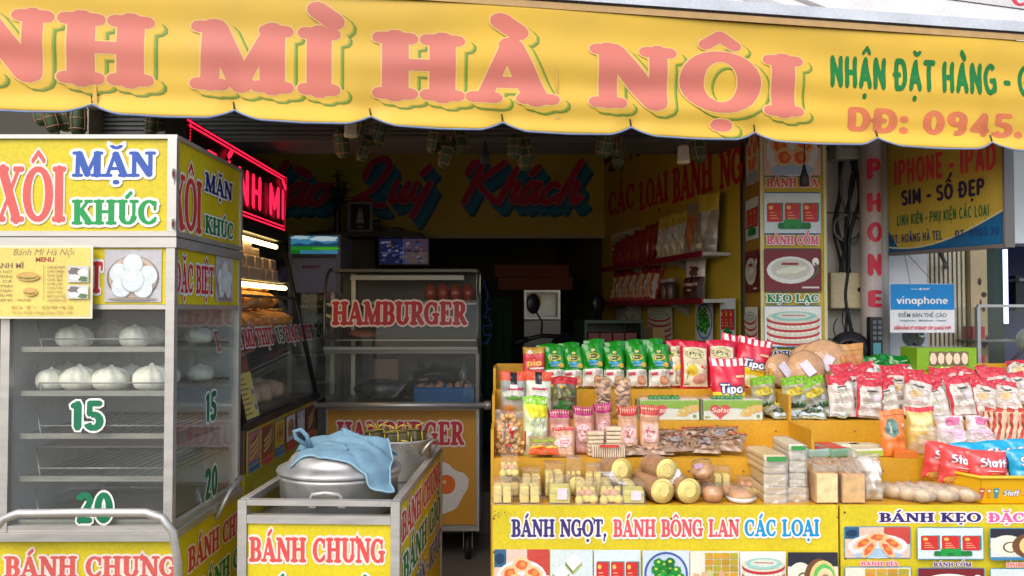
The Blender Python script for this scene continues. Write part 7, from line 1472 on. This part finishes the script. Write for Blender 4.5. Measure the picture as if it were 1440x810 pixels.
tag(MB().tube([(-2.1, 4.25, 2.52), (1.25, 4.25, 2.52)], .014, M((110, 100, 84), 'steel'), 8).build('hanging_pole'), 'thin horizontal pole from which the leaf-wrapped rice cakes hang', 'pole')

# ------------------------------------------------------------------ inside the shop
FY = 6.25; P = front(FY); x0, x1 = XU(404, FY), XU(478, FY)
t = thing('drinks_cooler', 'glass-door drinks cooler with a glowing green landscape header at the back', 'cooler', (x0, FY, 0)); w = x1 - x0; hz = ZU(330, FY)
b = MB(); b.box((0, .05, .281), (w, .055 + .5, .40), M((96, 98, 100), 'paint'))
for (a, c) in (((0, .012, .401), (.03, .5, hz)), ((w - .03, .012, .401), (w, .5, hz)), ((.031, .48, .401), (w - .031, .5, hz)), ((.031, .02, hz - .02), (w - .031, .479, hz)), ((.031, .03, .401), (w - .031, .479, .16))): b.box(a, c, M((150, 152, 156), 'paint'))
b.build('cabinet', t); cv = Canvas(.001); zh0 = ZU(357, FY); S = Sub(cv, .02, zh0, w - .02, hz - .01)
def em(r, g, b_): return emit((r, g, b_), .35, 'backlit_print')
S.rect(0, 0, 1, 1, em(60, 130, 170)); S.ell(.7, .85, .3, .14, em(190, 210, 214), wob=.15); S.ell(.2, .92, .2, .1, em(170, 196, 206), wob=.2); S.poly([(0, .5), (.15, .62), (.35, .52), (.55, .7), (.75, .55), (1, .66), (1, .4), (0, .4)], em(20, 70, 96)); S.rect(0, .2, 1, .42, em(30, 130, 30)); S.ell(.75, .3, .3, .07, em(70, 170, 40)); S.poly([(.2, 0), (.8, 0), (.6, .2), (.3, .2)], em(60, 120, 150)); S.rect(0, 0, .2, .2, em(20, 100, 30))
cv.build('header', lambda u, v, q: Vector((u, .011 - q, v)), t); MB().box((.031, .012, zh0 - .03), (w - .031, .03, hz - .021), M((60, 62, 66), 'paint')).build('header_box', t)
b = MB().box((.032, .014, ZU(412, FY)), (w - .032, .02, zh0 - .032), M((176, 170, 196), 'print')); pn = b.build('brand_panel', t); cv = Canvas(.0008); cv.text('SANAKY', .1, w * .62, ZU(377, FY), ZU(373, FY), m_(150, 40, 70), font='sans', off=.05, shear=.2); cv.build('lettering', lambda u, v, q: Vector((u, .014 - q, v)), pn)
MB().box((.032, .016, .44), (w - .032, .022, ZU(413, FY)), GL).build('glass_door', t)
for z in (ZU(432, FY), ZU(462, FY), ZU(500, FY), ZU(540, FY)):
    b = MB().box((.034, .05, z), (w - .034, .47, z + .008), M((180, 184, 184), 'paint'))
    for k in range(12): b.box((.04 + k * .03, .045, z - .002), (.046 + k * .03, .049, z + .02), M((180, 184, 184), 'paint'))
    b.build('shelf', t)
tag(MB().blob((0, 0, .05), (.13, .1, .055), M((120, 90, 70), 'foil'), 12, 8, None, .15, 2).build('stored_bag', None, (x0 + w / 2, FY + .2, ZU(432, FY) + .009)), 'brownish bag on the upper shelf of the drinks cooler', 'bag'); tag(MB().blob((0, 0, .05), (.13, .1, .055), M((160, 166, 164), 'foil'), 12, 8, None, .15, 4).build('stored_bag', None, (x0 + w / 2, FY + .2, ZU(462, FY) + .009)), 'pale plastic bag on the second shelf of the drinks cooler', 'bag')
# television with camera views
TYY = 7.15; x0, z0 = front(TYY).px(532, 373); x1, z1 = front(TYY).px(604, 334); t = thing('television', 'dim television showing four camera pictures under the altar shelf', 'television', (x0, TYY, z0)); w, h = x1 - x0, z1 - z0
MB().box((0, 0, 0), (w, .05, h), M((14, 14, 16), 'plastic')).build('body', t); cv = Canvas(.001)
def e2(r, g, b_): return emit((r, g, b_), .2, 'screen')
S = Sub(cv, .012, .012, w - .012, h - .012); S.rect(0, 0, 1, 1, e2(30, 44, 90)); S.rect(.0, .0, .48, 1, e2(24, 36, 84)); S.rect(.52, .52, 1, 1, e2(84, 66, 90)); S.rect(.52, 0, 1, .48, e2(100, 84, 84)); rr = random.Random(5)
for k in range(60): a, c = rr.random() * .86, rr.random() * .86; S.poly([(a, c), (a + .07, c + rr.uniform(-.03, .03)), (a + .09 + rr.uniform(-.03, .03), c + .08), (a + .01, c + .06)], e2(*rr.choice([(50, 80, 150), (130, 140, 160), (20, 24, 50), (130, 96, 80), (90, 90, 110)])))
S.line([(.5, 0), (.5, 1)], .02, e2(120, 130, 150)); S.line([(.5, .5), (1, .5)], .015, e2(60, 60, 80)); cv.build('screen', lambda u, v, q: Vector((u, -q, v)), t)
MB().box((w / 2 - .03, .05, h * .3), (w / 2 + .03, .149, h * .5), M((30, 30, 30), 'plastic')).build('wall_bracket', t)
# altar shelf with its things
AY = 7.02; x0, z0 = front(AY).px(434, 333); x1, z1 = front(AY).px(592, 326); t = tag(MB().box((x0, AY, z0), (x1, AY + .26, z1), M((36, 28, 24), 'paint')).build('altar_shelf'), 'dark narrow shelf below the script lettering carrying pictures and a plant', 'shelf'); zs = z1 + .001
def frame(px0, px1, pyt, label, big):
    a, c = XU(px0, AY + .06), XU(px1, AY + .06); h = ZU(pyt, AY + .06) - zs; t = thing('picture_frame', label, 'picture', (a, AY + .06, zs), tilt(-5)); w = c - a; m = .022 if big else .01
    MB().box((0, 0, 0), (w, .012, h), M((176, 166, 150) if big else (60, 44, 36), 'paint'), None, .003).build('frame', t); cv = Canvas(.001); cv.rect(m, m, w - m, h - m, m_(40, 22, 26)); S = Sub(cv, m, m, w - m, h - m)
    if big: S.ell(.5, .8, .12, .08, m_(170, 140, 120)); S.poly([(.3, .25), (.7, .25), (.62, .72), (.38, .72)], m_(190, 180, 176)); S.rect(.38, .08, .64, .16, m_(176, 170, 160))
    else: S.ell(.5, .7, .22, .16, m_(150, 130, 120)); S.ell(.5, .3, .34, .22, m_(30, 30, 40))
    cv.build('print', lambda u, v, q: Vector((u, -q, v)), t)
frame(488, 523, 283, 'dark framed picture with pale figure and light border on the altar shelf', True); frame(523, 534, 308, 'small dark framed portrait beside the pale-bordered picture', False)
tag(MB().box((0, 0, 0), (.13, .1, .045), M((70, 66, 64), 'print'), None, .004).build('small_box', None, (XU(542, AY + .08), AY + .08, zs)), 'small grey box at the right end of the altar shelf', 'box')
vx = XU(473, AY + .1); t = thing('vase_plant', 'tall dark leafy plant in a slim vase on the altar shelf', 'plant', (vx, AY + .12, zs)); MB().lathe([(.03, 0), (.034, .01), (.022, .1), (.03, .16), (.034, .2), (.028, .2)], M((60, 50, 40), 'plastic'), 16).build('vase', t)
b = MB(); rr = random.Random(6); bs = MB()
for k in range(9):
    a = rr.random() * 6.3; tp = Vector((.13 * math.cos(a) * rr.random(), .1 * math.sin(a) * rr.random(), .34 + rr.random() * .2)); bs.tube([(0, 0, .15), tp * .6 + Vector((0, 0, .06)), tp], .004, M((50, 56, 30), 'leaf'), 5)
    for q in range(9):
        f = .45 + .55 * q / 8; c = Vector((tp.x * f, tp.y * f, .12 + (tp.z - .12) * f)); an = rr.random() * 6.3; l = .05 + rr.random() * .05; dx, dy, dz = math.cos(an) * l, math.sin(an) * l * .7, rr.uniform(-.03, .03); nx, ny = -math.sin(an) * .011, math.cos(an) * .011
        b.add([c, c + Vector((dx * .5 + nx, dy * .5 + ny, dz * .5 + .01)), c + Vector((dx, dy, dz)), c + Vector((dx * .5 - nx, dy * .5 - ny, dz * .5 + .006))], [(0, 1, 2, 3)], M((40, 70, 30), 'leaf'))
bs.build('stems', t); b.build('leaves', t)
# steel cabinet, crates, scooter
CY = 6.9; x0, x1 = XU(737, CY), XU(788, CY); t = thing('steel_cabinet', 'small steel food cabinet with framed glass door standing in the dark back', 'cabinet', (x0, CY, 0)); w = x1 - x0; za, zb2, zc2 = ZU(484, CY), ZU(449, CY), ZU(408, CY)
MB().box((0, 0, .281), (w, .4, zb2 - .01), M((110, 108, 104), 'steel')).build('lower_cabinet', t); b = MB()
for (a, c) in (((0, 0, zb2), (.02, .4, zc2)), ((w - .02, 0, zb2), (w, .4, zc2)), ((.021, 0, zb2), (w - .021, .4, zb2 + .018)), ((.021, 0, zc2 - .018), (w - .021, .4, zc2)), ((.021, .38, zb2 + .019), (w - .021, .4, zc2 - .019))): b.box(a, c, M((190, 190, 186), 'steel'))
b.build('upper_frame', t); MB().box((.022, .005, zb2 + .019), (w - .022, .009, zc2 - .019), GL).build('glass_door', t); MB().box((.03, .2, zc2 - .12), (w * .5, .37, zc2 - .04), M((176, 160, 60), 'print')).build('stored_box', t)
CR = M((104, 52, 34), 'wall')
for k in range(2):
    t = tag(MB().box((-.3, -.2, 0), (.3, .2, .012), CR).box((-.3, -.2, .0125), (.3, -.19, .1), CR).box((-.3, .19, .0125), (.3, .2, .1), CR).box((-.3, -.1895, .0125), (-.29, .1895, .1), CR).box((.29, -.1895, .0125), (.3, .1895, .1), CR).build('plastic_crate', None, (XU(752, CY + .2) - .03 * k, CY + .2, zc2 + .002 + k * .103)), ('dark red plastic crate directly on the steel cabinet', 'dark red plastic crate topmost of the two on the cabinet')[k], 'crate', 'dark red crates on the steel cabinet')
gx0_, gx1_ = XU(648, 7.0), XU(718, 7.0); t = thing('covered_table', 'low table under a dark green cloth in the dark back of the shop', 'table', (gx0_, 7.0, 0)); w = gx1_ - gx0_; zt_ = ZU(418, 7.0)
MB().grid(lambda u, v: Vector((w * u + .012 * math.sin(u * 30 + v * 3), -.012 * math.sin(u * 26) - .01 * (1 - v), .40 + (zt_ - .40) * v)), 40, 8, M((24, 62, 34), 'cloth')).build('cloth_front', t); MB().box((0, .004, zt_ - .02), (w, .5, zt_), M((24, 62, 34), 'cloth')).build('cloth_top', t)
for x in (.04, w - .08): MB().box((x, .05, .281), (x + .04, .09, zt_ - .0211), M((60, 50, 40), 'wall')).build('leg', t)
sx = XU(796, 6.2); t = thing('scooter', 'black scooter parked inside behind the stand, mirror and handlebar raised', 'scooter', (sx, 6.2, .281), (0, 0, R(24))); BK = M((40, 40, 46), 'plastic', .2)
b = MB(); b.blob((0, .0, .92), (.13, .12, .14), BK, 16, 12); b.blob((.06, .1, .72), (.14, .1, .26), BK, 16, 12); b.blob((.1, .5, .55), (.17, .36, .2), BK, 16, 12); b.box((-.02, .1, .3), (.2, .5, .36), BK, None, .02); b.build('body', t)
MB().blob((.1, .62, .78), (.14, .36, .06), M((28, 28, 28), 'rubber'), 16, 10).build('seat', t); MB().tube([(-.36, .04, 1.0), (-.2, .0, 1.04), (0, -.02, 1.03), (.2, .0, 1.04), (.36, .04, 1.0)], .016, DARKM, 8).build('handlebar', t)
for s in (-1, 1):
    m = MB().tube([(s * .2, 0, 1.04), (s * .2, -.01, 1.14), (s * .26, .0, 1.24)], .007, DARKM, 6).blob((s * .27, -.01, 1.27), (.055, .018, .075), M((20, 20, 22), 'plastic'), 14, 10).build('mirror', t)
    MB().tube([(s * .3, .025, 1.015), (s * .4, .05, .985)], .022, BLK, 8).build('grip', t)
for y in (-.12, .95):
    wl = MB().lathe([(.15, -.04), (.21, -.045), (.225, 0), (.21, .045), (.15, .04)], BLK, 26, Matrix.Translation((.08, y, .227)) @ Matrix.Rotation(R(90), 4, 'Y')).build('wheel', t)
MB().lathe([(.05, 0), (.055, .02), (.001, .026)], M((150, 150, 150), 'plastic'), 16, Matrix.Translation((0, -.115, .93)) @ Matrix.Rotation(R(90), 4, 'X')).build('headlight', t)
# goods on the wall shelves
def wrot(extra=0): return math.atan2(RP.u.y, RP.u.x) + R(extra)
def onshelf(k, f, off): SP, ul, ur, z, D = SHELF[k]; return RP(ul + (ur - ul) * f, z + .001, off)
def pr_noodle(cv, w, h):
    rr = random.Random(8); cv.rect(0, h * .74, w, h, m_(150, 30, 34), .02)
    for k in range(10): cv.line([(rr.uniform(.1, .5) * w, rr.uniform(.08, .7) * h), (rr.uniform(.5, .9) * w, rr.uniform(.08, .7) * h)], .006, m_(*rr.choice([(150, 90, 60), (176, 60, 50), (196, 150, 90)])))
DRB = Bag(.14, .26, .06, M((150, 46, 40), 'foil'), 'pillow', 200, 1.4).print(pr_noodle).mb.mesh('dried_bag')
for i in range(9):
    o = bpy.data.objects.new('dried_bag', DRB); COL.objects.link(o); o.location = onshelf(0, .04 + .052 * i, .09 + .012 * (i % 2)); o.rotation_euler = (R(-8), R(rd.uniform(-6, 6)), wrot(rd.uniform(-16, 16))); o.scale = (1, 1, .8 + .035 * i); tag(o, f'{ORD[i]} reddish dried food bag from the far end of the top wall shelf', 'dried food', 'reddish bags on the top wall shelf')
def pr_yelbag(cv, w, h): cv.rect(0, h * .7, w, h, m_(206, 186, 60), .02); cv.poly([(w * .3, h * .7), (w * .8, h * .7), (w * .6, h * .2)], m_(190, 196, 190), .02); cv.rect(w * .1, h * .08, w * .5, h * .16, m_(206, 200, 160), .02)
YB = Bag(.15, .3, .06, M((200, 196, 176), 'foil'), 'pillow', 210, 1.6).print(pr_yelbag).mb.mesh('rice_paper_bag')
for i in range(4):
    o = bpy.data.objects.new('rice_paper_bag', YB); COL.objects.link(o); o.location = onshelf(0, .56 + .07 * i, .085); o.rotation_euler = (R(-8), R(rd.uniform(-4, 4)), wrot(18)); tag(o, f'{ORD[i]} white and yellow bag from the left on the top wall shelf', 'bag', 'white and yellow bags on the top wall shelf')
def pr_choc(cv, w, h): cv.rect(0, h * .0, w, h * .5, m_(60, 24, 24), .02); cv.ell(w * .62, h * .62, w * .2, h * .12, m_(90, 50, 40), grid=.02, wob=.2); cv.rect(w * .3, h * .7, w * .5, h * .76, m_(170, 40, 50), .02); cv.rect(w * .14, h * .3, w * .86, h * .36, m_(190, 160, 150), .02); cv.rect(w * .4, h * .18, w * .6, h * .22, m_(190, 160, 150), .02)
for k, f, sc, lab in ((0, .84, 1.2, 'grey-brown stand-up bag near the street end of the top wall shelf'), (0, .93, 1.3, 'tall clear silvery bag at the street end of the top wall shelf'), (1, .85, 1.0, 'white and chocolate brown bag at the street end of the middle wall shelf')):
    Bag(.2, .27 * sc, .08, M((196, 192, 186) if k else (150, 140, 126), 'foil', .2), 'stand', int(f * 100)).print(pr_choc if k else pr_yelbag if sc > 1.25 else pr_kraft).build('snack_bag', lab, 'snack bag', onshelf(k, f, .09), (R(-4), 0, wrot(14)))
def pr_stick(cv, w, h): cv.rect(0, h * .8, w, h, m_(150, 20, 34), .02); cv.rect(w * .1, h * .1, w * .5, h * .76, m_(196, 160, 110), .02); cv.rect(w * .6, h * .1, w * .9, h * .76, m_(206, 200, 196), .02)
SB_ = Bag(.12, .26, .06, M((176, 60, 60), 'foil'), 'pillow', 220, 1.4).print(pr_stick).mb.mesh('stick_snack_bag')
for i in range(6):
    o = bpy.data.objects.new('stick_snack_bag', SB_); COL.objects.link(o); o.location = onshelf(1, .1 + .075 * i, .08); o.rotation_euler = (R(-5), R(12), wrot(34)); tag(o, f'{ORD[i]} red and white stick snack bag from the left on the middle wall shelf', 'snack bag', 'leaning bags on the middle wall shelf')
for i in range(2):
    t = thing('jar', f'{("left", "right")[i]} small dark jar with lid on the middle wall shelf', 'jar', onshelf(1, .64 + .05 * i, .1)); MB().lathe([(.035, 0), (.038, .01), (.038, .1), (.03, .115)], M((80, 56, 46), 'plastic'), 16).build('body', t); MB().lathe([(.034, .116), (.034, .14), (.001, .141)], M((150, 150, 146), 'plastic'), 16).build('lid', t)
L = onshelf(2, .44, .09); t = thing('wafer_carton', 'orange and white wafer carton with red heart on the lowest wall shelf', 'carton', L, (0, 0, wrot(8))); MB().box((-.22, -.05, 0), (.22, .05, .1), M((206, 170, 120), 'print')).build('box', t); cv = Canvas(); q = .04
cv.poly([(.03 + q * math.sin(a) ** 3 * 1.25, .05 + q * (13 * math.cos(a) - 5 * math.cos(2 * a) - 2 * math.cos(3 * a) - math.cos(4 * a)) / 16) for a in [2 * math.pi * i / 30 for i in range(30)]], m_(196, 60, 60)); cv.rect(-.21, .02, -.06, .08, m_(206, 140, 80)); cv.rect(.1, .01, .2, .07, m_(214, 190, 120)); cv.build('print', lambda u, v, h: Vector((u, -.05 - h, v)), t)
t = thing('jar', 'brownish jar left of the wafer carton on the lowest wall shelf', 'jar', onshelf(2, .14, .09)); MB().lathe([(.04, 0), (.045, .01), (.045, .09), (.036, .105)], M((150, 110, 70), 'plastic'), 16).build('body', t); MB().lathe([(.04, .106), (.04, .125), (.001, .126)], M((150, 40, 40), 'plastic'), 16).build('lid', t)
# dark green crate of bottles
gx = XU(850, 5.9); t = thing('bottle_crate', 'dark green plastic crate stacked with red-topped packs beside the wall shelves', 'crate', (gx - .02, 5.55, 0), (0, 0, R(8))); GC = M((20, 46, 34), 'plastic')
MB().box((-.18, -.15, .0), (.18, .15, 1.12), M((30, 34, 32), 'plastic'), None, .01).build('stack', t); b = MB()
for (a, c) in (((-.19, -.16, 1.125), (.19, .16, 1.14)), ((-.19, -.16, 1.141), (-.175, .16, 1.42)), ((.175, -.16, 1.141), (.19, .16, 1.42)), ((-.174, .145, 1.141), (.174, .16, 1.42)), ((-.174, -.16, 1.141), (.174, -.145, 1.2)), ((-.19, -.16, 1.421), (.19, .16, 1.44))): b.box(a, c, GC)
b.build('crate', t); b = MB()
for k in range(4): b.box((-.16 + k * .082, -.13, 1.142), (-.085 + k * .082, .1, 1.36), M((110, 50, 46), 'print'), None, .006)
b.build('packs', t)
# motorbike at the right edge
mx = XU(1424, 4.4); t = thing('motorbike', 'dark motorbike parked at the right edge with round mirror behind the goods', 'motorbike', (mx, 4.45, 0), (0, 0, R(-62))); b = MB()
b.blob((0, .3, .78), (.16, .42, .17), BK, 18, 12); b.blob((.0, -.25, .86), (.15, .18, .2), BK, 16, 12); b.blob((0, .1, .5), (.16, .5, .2), BK, 16, 12); b.build('body', t); MB().blob((0, .5, 1.0), (.15, .5, .09), M((26, 28, 34), 'rubber'), 18, 12).build('seat', t)
MB().tube([(-.36, -.3, 1.12), (-.2, -.34, 1.16), (.2, -.34, 1.16), (.36, -.3, 1.12)], .016, DARKM, 8).build('handlebar', t)
for s in (-1, 1):
    MB().tube([(s * .22, -.34, 1.16), (s * .24, -.36, 1.26), (s * .3, -.34, 1.33)], .007, DARKM, 6).blob((s * .31, -.33, 1.36), (.07, .02, .06), M((150, 166, 160), 'steel', .12), 16, 12).build('mirror', t)
for y in (-.5, .75): MB().lathe([(.2, -.045), (.28, -.05), (.3, 0), (.28, .05), (.2, .045)], BLK, 28, Matrix.Translation((0, y, .302)) @ Matrix.Rotation(R(90), 4, 'Y')).build('wheel', t)

# ------------------------------------------------------------------ put every thing's own origin at its base
bpy.context.view_layer.update()
def rebase(o):
    kids = [c for c in o.children_recursive if c.type == 'MESH'] + ([o] if o.type == 'MESH' else [])
    lo_, hi_ = Vector((1e9,) * 3), Vector((-1e9,) * 3)
    for c in kids:
        for q in c.bound_box:
            p = c.matrix_world @ Vector(q); lo_ = Vector(map(min, lo_, p)); hi_ = Vector(map(max, hi_, p))
    base = Vector(((lo_.x + hi_.x) / 2, (lo_.y + hi_.y) / 2, lo_.z)); off = base - o.location
    if o.type == 'EMPTY':
        for c in o.children: c.location = c.location - off
    else: o.data.transform(Matrix.Translation(-off))
    o.location = base
for o in list(SC.objects):
    if o.parent is None and o.get('category') and o.location.length < 1e-6 and not any(abs(a) > 1e-6 for a in o.rotation_euler): rebase(o)
